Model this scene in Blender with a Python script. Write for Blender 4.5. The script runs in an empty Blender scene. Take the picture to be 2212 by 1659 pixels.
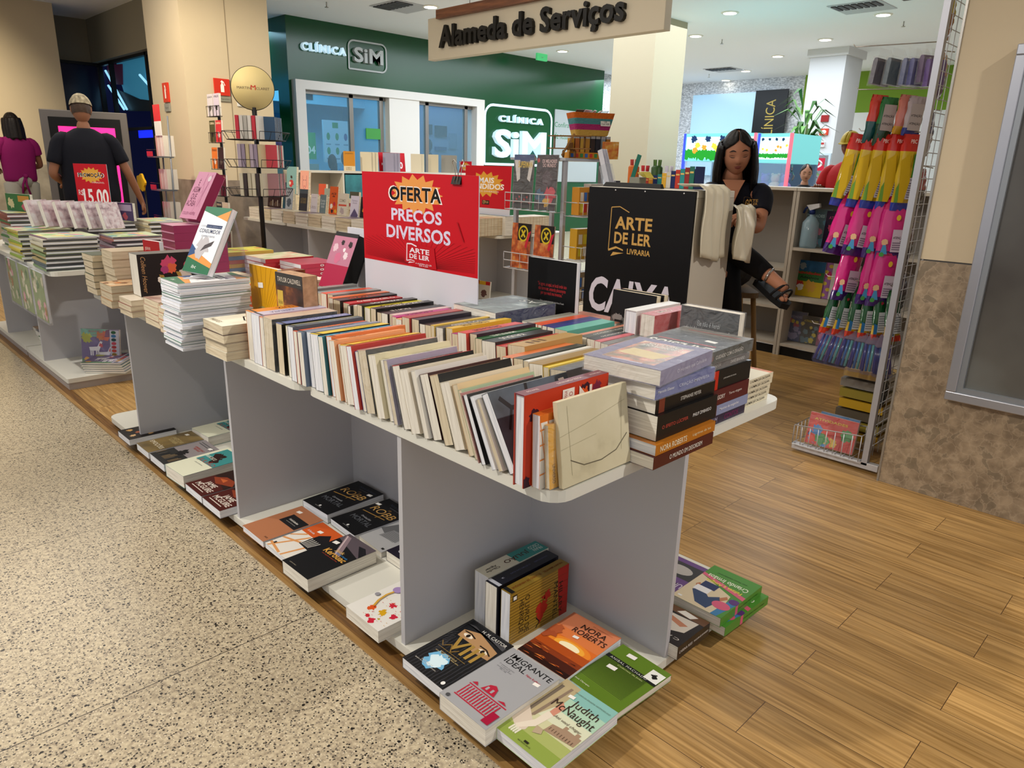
import bpy, math, random
from mathutils import Vector, Matrix
PI = math.pi
C = bpy.context.scene.collection
SC = bpy.context.scene
# ---------------------------------------------------------------- camera, world, lights, exposure
CAM_H = 1.25
F_PX = 1550.0
def _cam_axes(pitch, roll, yaw):
    fh = Vector((math.sin(yaw), math.cos(yaw), 0)); rt = Vector((math.cos(yaw), -math.sin(yaw), 0)); up = Vector((0, 0, 1))
    fw = fh*math.cos(pitch) - up*math.sin(pitch); u = up*math.cos(pitch) + fh*math.sin(pitch)
    return rt*math.cos(roll) + u*math.sin(roll), -rt*math.sin(roll) + u*math.cos(roll), fw
CR, CU, CF = _cam_axes(math.radians(16.783), math.radians(1.566), math.radians(44.90))
cd = bpy.data.cameras.new('camera'); cam = bpy.data.objects.new('camera', cd); C.objects.link(cam)
cam.matrix_world = Matrix(((CR.x, CU.x, -CF.x, 0), (CR.y, CU.y, -CF.y, 0), (CR.z, CU.z, -CF.z, CAM_H), (0, 0, 0, 1)))
cd.sensor_width = 36; cd.lens = 36*F_PX/2212; cd.clip_start = 0.02; cd.clip_end = 200
SC.camera = cam
SC.view_settings.view_transform = 'Standard'; SC.view_settings.look = 'None'; SC.view_settings.gamma = 1
SC.view_settings.use_curve_mapping = False; SC.view_settings.exposure = 0.12
w = bpy.data.worlds.new('world'); SC.world = w; w.use_nodes = True
w.node_tree.nodes['Background'].inputs[0].default_value = (0.93, 0.95, 1.0, 1); w.node_tree.nodes['Background'].inputs[1].default_value = 0.62
def light(kind, name, loc, target, energy, col, size=0.3, sy=None, spot=60, blend=0.5):
    l = bpy.data.lights.new(name, kind); o = bpy.data.objects.new(name, l); C.objects.link(o)
    o.location = loc; d = Vector(target) - Vector(loc); o.rotation_euler = d.to_track_quat('-Z', 'Y').to_euler()
    l.energy = energy; l.color = col
    if kind == 'AREA':
        l.size = size
        if sy: l.shape = 'RECTANGLE'; l.size_y = sy
    else:
        l.shadow_soft_size = size
        if kind == 'SPOT': l.spot_size = math.radians(spot); l.spot_blend = blend
    return o
WARM = (1.0, 0.86, 0.66); NEUT = (1.0, 0.95, 0.87); COOL = (0.82, 0.9, 1.0)
# ceiling lighting of the mall above the kiosk, the aisle and the hall behind, with an added fill beyond
light('AREA', 'aisle_light', (-0.6, 2.2, 3.15), (-0.6, 2.2, 0), 24, WARM, 1.2, 5)
light('AREA', 'kiosk_light', (3.2, 4.2, 3.15), (3.2, 4.2, 0), 50, NEUT, 2.0, 3.5)
light('AREA', 'hall_light', (9.0, 6.0, 3.12), (9.0, 6.0, 0), 420, COOL, 6, 6)
light('AREA', 'far_hall_fill', (13.2, 8.6, 3.12), (13.6, 8.6, 0), 130, COOL, 3, 2)  # added fill lamp, brightens the far stone wall and its window
light('AREA', 'near_hall_light', (1.5, 7.5, 3.12), (1.5, 7.5, 0), 50, NEUT, 3, 3)
light('SPOT', 'track_spot', (-0.9, 2.3, 3.1), (1.3, 1.2, 0.5), 215, (1, 0.95, 0.88), 0.04, None, 75, 0.6)
light('SPOT', 'track_spot', (2.4, -1.2, 3.1), (1.5, 1.5, 0.5), 200, (1, 0.94, 0.86), 0.04, None, 75, 0.6)
light('SPOT', 'track_spot', (3.4, -0.4, 3.1), (2.6, 0.3, 0.0), 150, (1, 0.85, 0.6), 0.05, None, 60, 0.8)
light('SPOT', 'track_spot', (-0.4, 4.6, 3.1), (1.3, 3.6, 0.6), 150, (1, 0.95, 0.88), 0.04, None, 75, 0.7)
light('SPOT', 'pillar_spot', (1.6, 6.4, 3.1), (3.7, 8.2, 1.6), 300, (1, 0.86, 0.62), 0.05, None, 60, 0.8)
light('SPOT', 'pillar_spot', (1.0, 9.2, 3.1), (1.2, 12, 1.6), 420, (1, 0.86, 0.62), 0.05, None, 70, 0.8)
# ---------------------------------------------------------------- measuring helpers (photo pixel -> point of the place)
def ray(x, y):
    return CR*((x-1106)/F_PX) - CU*((y-829.5)/F_PX) + CF
O = Vector((0, 0, CAM_H))
def onz(x, y, z): d = ray(x, y); return O + d*((z-CAM_H)/d.z)
def onX(x, y, X): d = ray(x, y); return O + d*(X/d.x)
def onY(x, y, Y): d = ray(x, y); return O + d*(Y/d.y)
def dep(x, y, d): return O + ray(x, y)*d
# ---------------------------------------------------------------- materials
_M = {}
def hexc(h):
    h = h.lstrip('#'); h = h if len(h) == 6 else ''.join(q+q for q in h); c = [int(h[i:i+2], 16)/255 for i in (0, 2, 4)]
    return tuple((x/12.92 if x <= 0.04045 else ((x+0.055)/1.055)**2.4) for x in c) + (1,)
def mat(h, r=0.5, metal=0.0, emit=0.0, alpha=1.0, trans=0.0, coat=0.0, bump=0.0, nscale=60.0, mott=0.0):
    k = (h, r, metal, emit, alpha, trans, coat, bump, nscale, mott)
    if k in _M: return _M[k]
    m = bpy.data.materials.new('m_'+h.strip('#')); m.use_nodes = True; nt = m.node_tree; b = nt.nodes['Principled BSDF']
    c = hexc(h); b.inputs['Base Color'].default_value = c; b.inputs['Roughness'].default_value = r; b.inputs['Metallic'].default_value = metal
    if emit: b.inputs['Emission Color'].default_value = c; b.inputs['Emission Strength'].default_value = emit
    if alpha < 1: b.inputs['Alpha'].default_value = alpha
    if trans: b.inputs['Transmission Weight'].default_value = trans; b.inputs['IOR'].default_value = 1.2
    if r >= 0.38 and not metal: b.inputs['Specular IOR Level'].default_value = 0.25
    if coat: b.inputs['Coat Weight'].default_value = coat; b.inputs['Coat Roughness'].default_value = 0.1
    if bump or mott:
        tc = nt.nodes.new('ShaderNodeTexCoord'); no = nt.nodes.new('ShaderNodeTexNoise'); no.inputs['Scale'].default_value = nscale; no.inputs['Detail'].default_value = 3
        nt.links.new(tc.outputs['Object'], no.inputs['Vector'])
        if bump:
            bp = nt.nodes.new('ShaderNodeBump'); bp.inputs['Strength'].default_value = bump; bp.inputs['Distance'].default_value = 0.01
            nt.links.new(no.outputs['Fac'], bp.inputs['Height']); nt.links.new(bp.outputs['Normal'], b.inputs['Normal'])
        if mott:
            mx = nt.nodes.new('ShaderNodeMix'); mx.data_type = 'RGBA'; mx.inputs[6].default_value = tuple(v*(1-mott) for v in c[:3])+(1,); mx.inputs[7].default_value = tuple(min(1, v*(1+mott)) for v in c[:3])+(1,)
            nt.links.new(no.outputs['Fac'], mx.inputs[0]); nt.links.new(mx.outputs[2], b.inputs['Base Color'])
    _M[k] = m; return m
def ramp_mat(name, tex, stops, r=0.4, scale=10.0, vec='Object', mapscale=(1, 1, 1), bump=0.0, detail=4, rough2=None, spec=None, maploc=(0,0,0)):
    """procedural pattern: a texture through a colour ramp"""
    if name in _M: return _M[name]
    m = bpy.data.materials.new(name); m.use_nodes = True; nt = m.node_tree; b = nt.nodes['Principled BSDF']; b.inputs['Roughness'].default_value = r
    tc = nt.nodes.new('ShaderNodeTexCoord'); mp = nt.nodes.new('ShaderNodeMapping'); mp.inputs['Scale'].default_value = mapscale; mp.inputs['Location'].default_value = maploc
    nt.links.new(tc.outputs[vec], mp.inputs['Vector'])
    if tex == 'noise':
        t = nt.nodes.new('ShaderNodeTexNoise'); t.inputs['Scale'].default_value = scale; t.inputs['Detail'].default_value = detail; out = t.outputs['Fac']
    elif tex == 'voronoi':
        t = nt.nodes.new('ShaderNodeTexVoronoi'); t.inputs['Scale'].default_value = scale; out = t.outputs['Color']
    elif tex == 'wave':
        t = nt.nodes.new('ShaderNodeTexWave'); t.inputs['Scale'].default_value = scale; t.inputs['Distortion'].default_value = 2; out = t.outputs['Fac']
    else:
        t = nt.nodes.new('ShaderNodeTexGradient'); out = t.outputs['Fac']
    nt.links.new(mp.outputs[0], t.inputs['Vector'])
    if tex == 'voronoi':
        sp = nt.nodes.new('ShaderNodeSeparateColor'); nt.links.new(out, sp.inputs[0]); out = sp.outputs[0]
    cr = nt.nodes.new('ShaderNodeValToRGB'); nt.links.new(out, cr.inputs[0]); el = cr.color_ramp.elements
    if tex == 'voronoi': cr.color_ramp.interpolation = 'CONSTANT'
    el[0].position = stops[0][0]; el[0].color = hexc(stops[0][1]); el[1].position = stops[-1][0]; el[1].color = hexc(stops[-1][1])
    for p, c in stops[1:-1]:
        e = el.new(p); e.color = hexc(c)
    nt.links.new(cr.outputs[0], b.inputs['Base Color'])
    if bump:
        bp = nt.nodes.new('ShaderNodeBump'); bp.inputs['Strength'].default_value = bump; nt.links.new(t.outputs['Fac'] if tex != 'voronoi' else t.outputs['Distance'], bp.inputs['Height']); nt.links.new(bp.outputs[0], b.inputs['Normal'])
    _M[name] = m; return m
WHITE = mat('#dcdcda', 0.45); PAGE = ramp_mat('paper_edges', 'noise', [(0.35, '#cfc8ba'), (0.65, '#f1ece0')], 0.8, 55, mapscale=(0.15, 0.15, 9))
PAGE2 = ramp_mat('paper_edges_cream', 'noise', [(0.35, '#bfae90'), (0.65, '#e2d6bb')], 0.8, 55, mapscale=(0.15, 0.15, 9))
PAGE3 = ramp_mat('paper_edges_white', 'noise', [(0.35, '#cdd0d8'), (0.65, '#f4f4f6')], 0.8, 55, mapscale=(0.15, 0.15, 9))
BLACK = mat('#0c0c0d', 0.4); WIREW = mat('#c9cbd0', 0.35, 0.2); WIREB = mat('#17171a', 0.4, 0.3); PLASTIC = None
def film_mat():
    if 'film' in _M: return _M['film']
    m = bpy.data.materials.new('clear_plastic_film'); m.use_nodes = True; nt = m.node_tree; b = nt.nodes['Principled BSDF']
    b.inputs['Base Color'].default_value = (0.9, 0.9, 0.9, 1); b.inputs['Roughness'].default_value = 0.12; b.inputs['Alpha'].default_value = 0.13
    tc = nt.nodes.new('ShaderNodeTexCoord'); no = nt.nodes.new('ShaderNodeTexNoise'); no.inputs['Scale'].default_value = 18; no.inputs['Detail'].default_value = 4; no.inputs['Distortion'].default_value = 1.5
    nt.links.new(tc.outputs['Object'], no.inputs['Vector']); bp = nt.nodes.new('ShaderNodeBump'); bp.inputs['Strength'].default_value = 1.0; bp.inputs['Distance'].default_value = 0.03
    nt.links.new(no.outputs['Fac'], bp.inputs['Height']); nt.links.new(bp.outputs[0], b.inputs['Normal']); _M['film'] = m; return m
# ---------------------------------------------------------------- mesh builder
class MB:
    def __init__(s): s.v = []; s.f = []; s.mi = []; s.m = []; s.sm = []; s.eps = 0.0
    def _m(s, m):
        if m not in s.m: s.m.append(m)
        return s.m.index(m)
    def add(s, vs, fs, m, M=None, smooth=False):
        n = len(s.v); i = s._m(m)
        s.v += [tuple(M @ Vector(p)) if M else tuple(p) for p in vs]
        s.f += [tuple(n+k for k in f) for f in fs]; s.mi += [i]*len(fs); s.sm += [smooth]*len(fs); return s
    def box(s, x0, x1, y0, y1, z0, z1, m, M=None):
        vs = [(x, y, z) for x in (x0, x1) for y in (y0, y1) for z in (z0, z1)]
        return s.add(vs, [(0, 1, 3, 2), (4, 6, 7, 5), (0, 4, 5, 1), (2, 3, 7, 6), (0, 2, 6, 4), (1, 5, 7, 3)], m, M)
    def prism(s, pts, z0, z1, m, M=None, smooth=False):
        n = len(pts); vs = [(x, y, z0) for x, y in pts] + [(x, y, z1) for x, y in pts]
        s.add(vs, [tuple(range(n-1, -1, -1)), tuple(range(n, 2*n))], m, M)
        return s.add(vs, [(i, (i+1) % n, n+(i+1) % n, n+i) for i in range(n)], m, M, smooth)
    def tube(s, pts, r, m, n=6, M=None, close=False, taper=None):
        pts = [Vector(p) for p in pts]; vs = []; k = len(pts)
        for i, p in enumerate(pts):
            a = pts[i-1] if (i or close) else p; b = pts[(i+1) % k] if (i < k-1 or close) else p
            t = (b-a).normalized() if (b-a).length > 1e-9 else Vector((0, 0, 1))
            if i == 0: q = Vector((0, 0, 1)) if abs(t.z) < 0.9 else Vector((1, 0, 0)); e1 = t.cross(q).normalized()
            else: e1 = (e1 - t*e1.dot(t)).normalized()
            e2 = t.cross(e1); rr = r if taper is None else taper[i]
            vs += [p + e1*(rr*math.cos(2*PI*j/n)) + e2*(rr*math.sin(2*PI*j/n)) for j in range(n)]
        fs = [(i*n+j, i*n+(j+1) % n, ((i+1) % k)*n+(j+1) % n, ((i+1) % k)*n+j) for i in range(k if close else k-1) for j in range(n)]
        if not close: fs += [tuple(range(n-1, -1, -1)), tuple((k-1)*n+j for j in range(n))]
        return s.add(vs, fs, m, M, True)
    def lathe(s, prof, m, c=(0, 0, 0), n=20, M=None, sx=1, sy=1):
        vs = []; k = len(prof)
        for r, z in prof: vs += [(c[0]+sx*r*math.cos(2*PI*j/n), c[1]+sy*r*math.sin(2*PI*j/n), c[2]+z) for j in range(n)]
        fs = [(i*n+j, i*n+(j+1) % n, (i+1)*n+(j+1) % n, (i+1)*n+j) for i in range(k-1) for j in range(n)] + [tuple(range(n-1, -1, -1)), tuple((k-1)*n+j for j in range(n))]
        return s.add(vs, fs, m, M, True)
    def ball(s, c, r, m, n=10, M=None, sc=(1, 1, 1)):
        k = max(5, n//2+1); prof = [(max(1e-4, r*math.sin(PI*i/k)), -r*math.cos(PI*i/k)) for i in range(k+1)]
        vs = []
        for pr, z in prof: vs += [(c[0]+sc[0]*pr*math.cos(2*PI*j/n), c[1]+sc[1]*pr*math.sin(2*PI*j/n), c[2]+sc[2]*z) for j in range(n)]
        return s.add(vs, [(i*n+j, i*n+(j+1) % n, (i+1)*n+(j+1) % n, (i+1)*n+j) for i in range(k) for j in range(n)], m, M, True)
    def build(s, name, parent=None, loc=None, rz=0, bevel=0, mw=None, seg=2, sub=0):
        me = bpy.data.meshes.new(name); me.from_pydata(s.v, [], s.f)
        for m in s.m: me.materials.append(m)
        me.polygons.foreach_set('material_index', s.mi); me.polygons.foreach_set('use_smooth', s.sm); me.update()
        o = bpy.data.objects.new(name, me); C.objects.link(o)
        if mw is not None: o.matrix_world = mw
        if loc is not None: o.location = loc; o.rotation_euler = (0, 0, rz)
        if parent is not None: o.parent = parent
        if bevel:
            b = o.modifiers.new('bevel', 'BEVEL'); b.width = bevel; b.segments = seg; b.limit_method = 'ANGLE'
        if sub:
            b = o.modifiers.new('sub', 'SUBSURF'); b.levels = sub; b.render_levels = sub
        return o
def trim(l):
    w_ = l.split()
    for drop in ('the', 'a', 'an', 'its', 'and'):
        while len(w_) > 16 and drop in w_[1:]: w_.pop(len(w_)-1-w_[::-1].index(drop))
    return ' '.join(w_)
def tag(o, label=None, cat=None, group=None, kind=None):
    if label: label = trim(label)
    for k, v in (('label', label), ('category', cat), ('group', group), ('kind', kind)):
        if v: o[k] = v
    return o
def thing(name, label, cat, loc=(0, 0, 0), rz=0, group=None, mw=None):
    o = bpy.data.objects.new(name, None); C.objects.link(o); o.empty_display_size = 0.05
    if mw is not None: o.matrix_world = mw
    else: o.location = loc; o.rotation_euler = (0, 0, rz)
    return tag(o, label, cat, group)
def struct(name, mb, **k): return tag(mb.build(name, **k), kind='structure')
def copy_thing(o, loc=None, rz=None, label=None, mw=None):
    def cp(a, par):
        c = a.copy(); C.objects.link(c)
        if par is not None: c.parent = par
        for ch in kids.get(a.name, []): cp(ch, c)
        return c
    kids = {}
    def walk(a):
        kids[a.name] = list(a.children)
        for ch in a.children: walk(ch)
    walk(o); c = cp(o, None)
    if mw is not None: c.matrix_world = mw
    if loc is not None: c.location = loc
    if rz is not None: c.rotation_euler = (0, 0, rz)
    if label: c['label'] = label
    return c
# ---------------------------------------------------------------- lettering
_T = {}
def glyphs(s, bold=0.0, shear=0.0, extrude=0.0, space=1.0):
    bold = min(bold, .028); space = space + bold*1.2; k = (s, bold, shear, extrude, space)
    if k not in _T:
        cu = bpy.data.curves.new('t', 'FONT'); cu.body = s; cu.offset = bold; cu.shear = shear; cu.extrude = extrude; cu.resolution_u = 3; cu.space_character = space; cu.align_x = 'CENTER'; cu.space_line = 0.85
        ob = bpy.data.objects.new('t', cu); me = bpy.data.meshes.new_from_object(ob)
        vs = [tuple(v.co) for v in me.vertices]; fs = [tuple(p.vertices) for p in me.polygons]
        bpy.data.objects.remove(ob); bpy.data.meshes.remove(me); bpy.data.curves.remove(cu)
        x0 = min(v[0] for v in vs); x1 = max(v[0] for v in vs); y0 = min(v[1] for v in vs); y1 = max(v[1] for v in vs)
        _T[k] = ([((v[0]-x0)/(x1-x0+1e-9), (v[1]-y0)/(y1-y0+1e-9), v[2]) for v in vs], fs)
    return _T[k]
class Art:
    """flat print on a face: 0..w to the right, 0..l up, layered a hair above the face"""
    def __init__(s, w, l, M, mb=None): s.w = w; s.l = l; s.M = M; s.mb = mb or MB(); s.e = 0.0002
    def _up(s): s.e += 0.00005; return s.e
    def poly(s, pts, c, r=0.45):
        e = s._up(); s.mb.add([(min(1, max(0, x))*s.w, min(1, max(0, y))*s.l, e) for x, y in pts], [tuple(range(len(pts)))], c if not isinstance(c, str) else mat(c, r), s.M)
    def rect(s, x0, y0, x1, y1, c): s.poly([(x0, y0), (x1, y0), (x1, y1), (x0, y1)], c)
    def ell(s, x, y, rx, ry, c, n=20, rot=0): s.poly([(x+rx*math.cos(2*PI*i/n+rot), y+ry*math.sin(2*PI*i/n+rot)) for i in range(n)], c)
    def blob(s, x, y, r, c, seed=0, n=22, j=0.35):
        R = random.Random(seed); s.poly([(x+r*(1+R.uniform(-j, j))*math.cos(2*PI*i/n), y+r*(1+R.uniform(-j, j))*s.w/s.l*math.sin(2*PI*i/n)) for i in range(n)], c)
    def star(s, x, y, r1, r2, c, n=16, ry=1.0, R2=None):
        s.poly([(x+(r1 if i % 2 == 0 else r2)*math.cos(PI*i/n), y+ry*(r1 if i % 2 == 0 else r2)*math.sin(PI*i/n)) for i in range(2*n)], c)
    def line(s, pts, t, c):
        for (a, b), (d, f) in zip(pts, pts[1:]):
            dx = (d-a)*s.w; dy = (f-b)*s.l; q = math.hypot(dx, dy) or 1; nx = -dy/q*t/2/s.w; ny = dx/q*t/2/s.l
            s.poly([(a+nx, b+ny), (a-nx, b-ny), (d-nx, f-ny), (d+nx, f+ny)], c)
    def txt(s, t, x0, y0, w, h, c, bold=0.0, shear=0.0, rot=0, flip=False, ex=0.0, space=1.0):
        vs, fs = glyphs(t, bold, shear, ex, space); e = s._up(); out = []
        for a, b, z in vs:
            if flip: a, b = 1-a, 1-b
            if rot == 90: a, b = 1-b, a        # reads upward
            if rot == -90: a, b = b, 1-a       # reads downward
            out.append(((x0+a*w)*s.w, (y0+b*h)*s.l, e+z+ex))
        s.mb.add(out, fs, c if not isinstance(c, str) else mat(c, 0.45), s.M)
def basis(o, r, u, n):
    r = Vector(r); u = Vector(u); n = Vector(n); o = Vector(o)
    return Matrix(((r.x, u.x, n.x, o.x), (r.y, u.y, n.y, o.y), (r.z, u.z, n.z, o.z), (0, 0, 0, 1)))
# ---------------------------------------------------------------- the setting
def floor_terrazzo():
    m = bpy.data.materials.new('terrazzo'); m.use_nodes = True; nt = m.node_tree; b = nt.nodes['Principled BSDF']; N = nt.nodes.new; L = nt.links.new
    tc = N('ShaderNodeTexCoord')
    def vor(scale, lo, hi):
        v = N('ShaderNodeTexVoronoi'); v.inputs['Scale'].default_value = scale; L(tc.outputs['Object'], v.inputs['Vector'])
        d = N('ShaderNodeTexNoise'); d.inputs['Scale'].default_value = scale*1.3; d.inputs['Detail'].default_value = 2; L(tc.outputs['Object'], d.inputs['Vector'])
        sp = N('ShaderNodeSeparateColor'); L(v.outputs['Color'], sp.inputs[0])
        lt = N('ShaderNodeMath'); lt.operation = 'LESS_THAN'; L(sp.outputs[0], lt.inputs[0]); lt.inputs[1].default_value = lo
        ds = N('ShaderNodeMath'); ds.operation = 'LESS_THAN'; ad = N('ShaderNodeMath'); ad.operation = 'MULTIPLY_ADD'; L(d.outputs['Fac'], ad.inputs[0]); ad.inputs[1].default_value = 0.5; L(v.outputs['Distance'], ad.inputs[2])
        L(ad.outputs[0], ds.inputs[0]); ds.inputs[1].default_value = hi
        mu = N('ShaderNodeMath'); mu.operation = 'MULTIPLY'; L(lt.outputs[0], mu.inputs[0]); L(ds.outputs[0], mu.inputs[1]); return mu.outputs[0]
    base = N('ShaderNodeTexNoise'); base.inputs['Scale'].default_value = 90; base.inputs['Detail'].default_value = 3; L(tc.outputs['Object'], base.inputs['Vector'])
    cr = N('ShaderNodeValToRGB'); L(base.outputs['Fac'], cr.inputs[0]); cr.color_ramp.elements[0].position = 0.3; cr.color_ramp.elements[0].color = hexc('#998b76'); cr.color_ramp.elements[1].position = 0.62; cr.color_ramp.elements[1].color = hexc('#c9bb9e')
    prev = cr.outputs[0]
    for sc, lo, hi, col in ((170, 0.36, 0.62, '#7d7466'), (120, 0.22, 0.60, '#5a5248'), (150, 0.17, 0.62, '#171413'), (90, 0.08, 0.6, '#1c1918'), (210, 0.2, 0.6, '#ddd2ba')):
        mx = N('ShaderNodeMix'); mx.data_type = 'RGBA'; L(vor(sc, lo, hi), mx.inputs[0]); L(prev, mx.inputs[6]); mx.inputs[7].default_value = hexc(col); prev = mx.outputs[2]
    # joints every 0.95 m
    sx = N('ShaderNodeSeparateXYZ'); L(tc.outputs['Object'], sx.inputs[0])
    def joint(sock, off, per):
        a = N('ShaderNodeMath'); a.operation = 'ADD'; L(sock, a.inputs[0]); a.inputs[1].default_value = off
        p = N('ShaderNodeMath'); p.operation = 'PINGPONG'; L(a.outputs[0], p.inputs[0]); p.inputs[1].default_value = per/2
        l = N('ShaderNodeMath'); l.operation = 'LESS_THAN'; L(p.outputs[0], l.inputs[0]); l.inputs[1].default_value = 0.0013; return l.outputs[0]
    for j in (joint(sx.outputs[1], -1.667+0.95*20, 0.95), joint(sx.outputs[0], -0.89+1.5*10, 1.5)):
        mx = N('ShaderNodeMix'); mx.data_type = 'RGBA'; L(j, mx.inputs[0]); L(prev, mx.inputs[6]); mx.inputs[7].default_value = hexc('#2a2420'); prev = mx.outputs[2]
    L(prev, b.inputs['Base Color']); b.inputs['Roughness'].default_value = 0.28
    return m
def floor_planks():
    m = bpy.data.materials.new('wood_planks'); m.use_nodes = True; nt = m.node_tree; b = nt.nodes['Principled BSDF']; N = nt.nodes.new; L = nt.links.new
    tc = N('ShaderNodeTexCoord'); mp = N('ShaderNodeMapping'); mp.inputs['Rotation'].default_value = (0, 0, PI/2); mp.inputs['Location'].default_value = (0.28, 0.11, 0); L(tc.outputs['Object'], mp.inputs[0])
    br = N('ShaderNodeTexBrick'); L(mp.outputs[0], br.inputs['Vector']); br.offset = 0.333; br.offset_frequency = 2; br.squash = 1
    br.inputs['Color1'].default_value = (0, 0, 0, 1); br.inputs['Color2'].default_value = (1, 1, 1, 1); br.inputs['Mortar'].default_value = (0.5, 0.5, 0.5, 1)
    br.inputs['Scale'].default_value = 1; br.inputs['Brick Width'].default_value = 0.93; br.inputs['Row Height'].default_value = 0.1467; br.inputs['Mortar Size'].default_value = 0.0009; br.inputs['Mortar Smooth'].default_value = 0
    sp = N('ShaderNodeSeparateColor'); L(br.outputs['Color'], sp.inputs[0])
    # grain stretched along the plank (world Y)
    off = N('ShaderNodeCombineXYZ'); ml = N('ShaderNodeMath'); ml.operation = 'MULTIPLY'; L(sp.outputs[0], ml.inputs[0]); ml.inputs[1].default_value = 17; L(ml.outputs[0], off.inputs[2])
    va = N('ShaderNodeVectorMath'); va.operation = 'ADD'; L(tc.outputs['Object'], va.inputs[0]); L(off.outputs[0], va.inputs[1])
    g1 = N('ShaderNodeTexNoise'); m1 = N('ShaderNodeMapping'); m1.inputs['Scale'].default_value = (95, 3.0, 10); L(va.outputs[0], m1.inputs[0]); L(m1.outputs[0], g1.inputs['Vector']); g1.inputs['Scale'].default_value = 1; g1.inputs['Detail'].default_value = 4; g1.inputs['Distortion'].default_value = 0.6
    g2 = N('ShaderNodeTexNoise'); m2 = N('ShaderNodeMapping'); m2.inputs['Scale'].default_value = (14, 1.3, 5); L(va.outputs[0], m2.inputs[0]); L(m2.outputs[0], g2.inputs['Vector']); g2.inputs['Scale'].default_value = 1; g2.inputs['Detail'].default_value = 3; g2.inputs['Distortion'].default_value = 1.2
    c1 = N('ShaderNodeValToRGB'); L(g1.outputs['Fac'], c1.inputs[0]); e = c1.color_ramp.elements; e[0].position = 0.3; e[0].color = hexc('#94703a'); e[1].position = 0.66; e[1].color = hexc('#cba468')
    c2 = N('ShaderNodeValToRGB'); L(g2.outputs['Fac'], c2.inputs[0]); e = c2.color_ramp.elements; e[0].position = 0.3; e[0].color = (0.76, 0.74, 0.72, 1); e[1].position = 0.7; e[1].color = (1.08, 1.05, 1.0, 1)
    mm = N('ShaderNodeMix'); mm.data_type = 'RGBA'; mm.blend_type = 'MULTIPLY'; mm.inputs[0].default_value = 1; L(c1.outputs[0], mm.inputs[6]); L(c2.outputs[0], mm.inputs[7])
    tn = N('ShaderNodeMapRange'); L(sp.outputs[0], tn.inputs[0]); tn.inputs[3].default_value = 0.86; tn.inputs[4].default_value = 1.08
    m3 = N('ShaderNodeMix'); m3.data_type = 'RGBA'; m3.blend_type = 'MULTIPLY'; m3.inputs[0].default_value = 1; L(mm.outputs[2], m3.inputs[6]); L(tn.outputs[0], m3.inputs[7])
    m4 = N('ShaderNodeMix'); m4.data_type = 'RGBA'; L(br.outputs['Fac'], m4.inputs[0]); L(m3.outputs[2], m4.inputs[6]); m4.inputs[7].default_value = hexc('#4a2f14')
    L(m4.outputs[2], b.inputs['Base Color']); b.inputs['Roughness'].default_value = 0.38
    bp = N('ShaderNodeBump'); bp.inputs['Strength'].default_value = 0.15; L(g1.outputs['Fac'], bp.inputs['Height']); L(bp.outputs[0], b.inputs['Normal'])
    return m
def marble_mat():
    m = bpy.data.materials.new('beige_marble'); m.use_nodes = True; nt = m.node_tree; b = nt.nodes['Principled BSDF']; N = nt.nodes.new; L = nt.links.new
    tc = N('ShaderNodeTexCoord'); dn = N('ShaderNodeTexNoise'); dn.inputs['Scale'].default_value = 9; dn.inputs['Detail'].default_value = 5; L(tc.outputs['Object'], dn.inputs['Vector'])
    va = N('ShaderNodeVectorMath'); va.operation = 'MULTIPLY_ADD'; L(dn.outputs['Color'], va.inputs[0]); va.inputs[1].default_value = (0.16, 0.16, 0.16); L(tc.outputs['Object'], va.inputs[2])
    v = N('ShaderNodeTexVoronoi'); v.feature = 'DISTANCE_TO_EDGE'; v.inputs['Scale'].default_value = 27; L(va.outputs[0], v.inputs['Vector'])
    v2 = N('ShaderNodeTexVoronoi'); v2.inputs['Scale'].default_value = 27; L(va.outputs[0], v2.inputs['Vector']); sp = N('ShaderNodeSeparateColor'); L(v2.outputs['Color'], sp.inputs[0])
    no = N('ShaderNodeTexNoise'); no.inputs['Scale'].default_value = 24; no.inputs['Detail'].default_value = 6; L(tc.outputs['Object'], no.inputs['Vector'])
    c = N('ShaderNodeValToRGB'); L(no.outputs['Fac'], c.inputs[0]); e = c.color_ramp.elements; e[0].position = 0.35; e[0].color = hexc('#7d6d59'); e[1].position = 0.68; e[1].color = hexc('#a59279')
    gt = N('ShaderNodeMath'); gt.operation = 'GREATER_THAN'; L(sp.outputs[0], gt.inputs[0]); gt.inputs[1].default_value = 0.86
    mx = N('ShaderNodeMix'); mx.data_type = 'RGBA'; mul = N('ShaderNodeMath'); mul.operation = 'MULTIPLY'; L(gt.outputs[0], mul.inputs[0]); mul.inputs[1].default_value = 0.55; L(mul.outputs[0], mx.inputs[0]); L(c.outputs[0], mx.inputs[6]); mx.inputs[7].default_value = hexc('#6f6453')
    lt = N('ShaderNodeMapRange'); L(v.outputs['Distance'], lt.inputs[0]); lt.inputs[1].default_value = 0.0; lt.inputs[2].default_value = 0.07; lt.inputs[3].default_value = 0.4; lt.inputs[4].default_value = 0
    m2 = N('ShaderNodeMix'); m2.data_type = 'RGBA'; L(lt.outputs[0], m2.inputs[0]); L(mx.outputs[2], m2.inputs[6]); m2.inputs[7].default_value = hexc('#b7a58c'); L(m2.outputs[2], b.inputs['Base Color'])
    b.inputs['Roughness'].default_value = 0.35; return m
MARBLE = marble_mat(); BEIGE = mat('#c9b99c', 0.7, mott=0.04, nscale=3, bump=0.05); CEIL = mat('#f6f8fc', 0.85); GREEN = mat('#0b4a26', 0.22, coat=0.0)
f = MB(); f.box(-9, 26, -7, 26, -0.1, -0.002, floor_terrazzo()); struct('floor', f)
f = MB(); f.box(0.945, 5.7, -6, 9.2, -0.05, 0.0, floor_planks()); struct('floor_wood', f)
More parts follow.
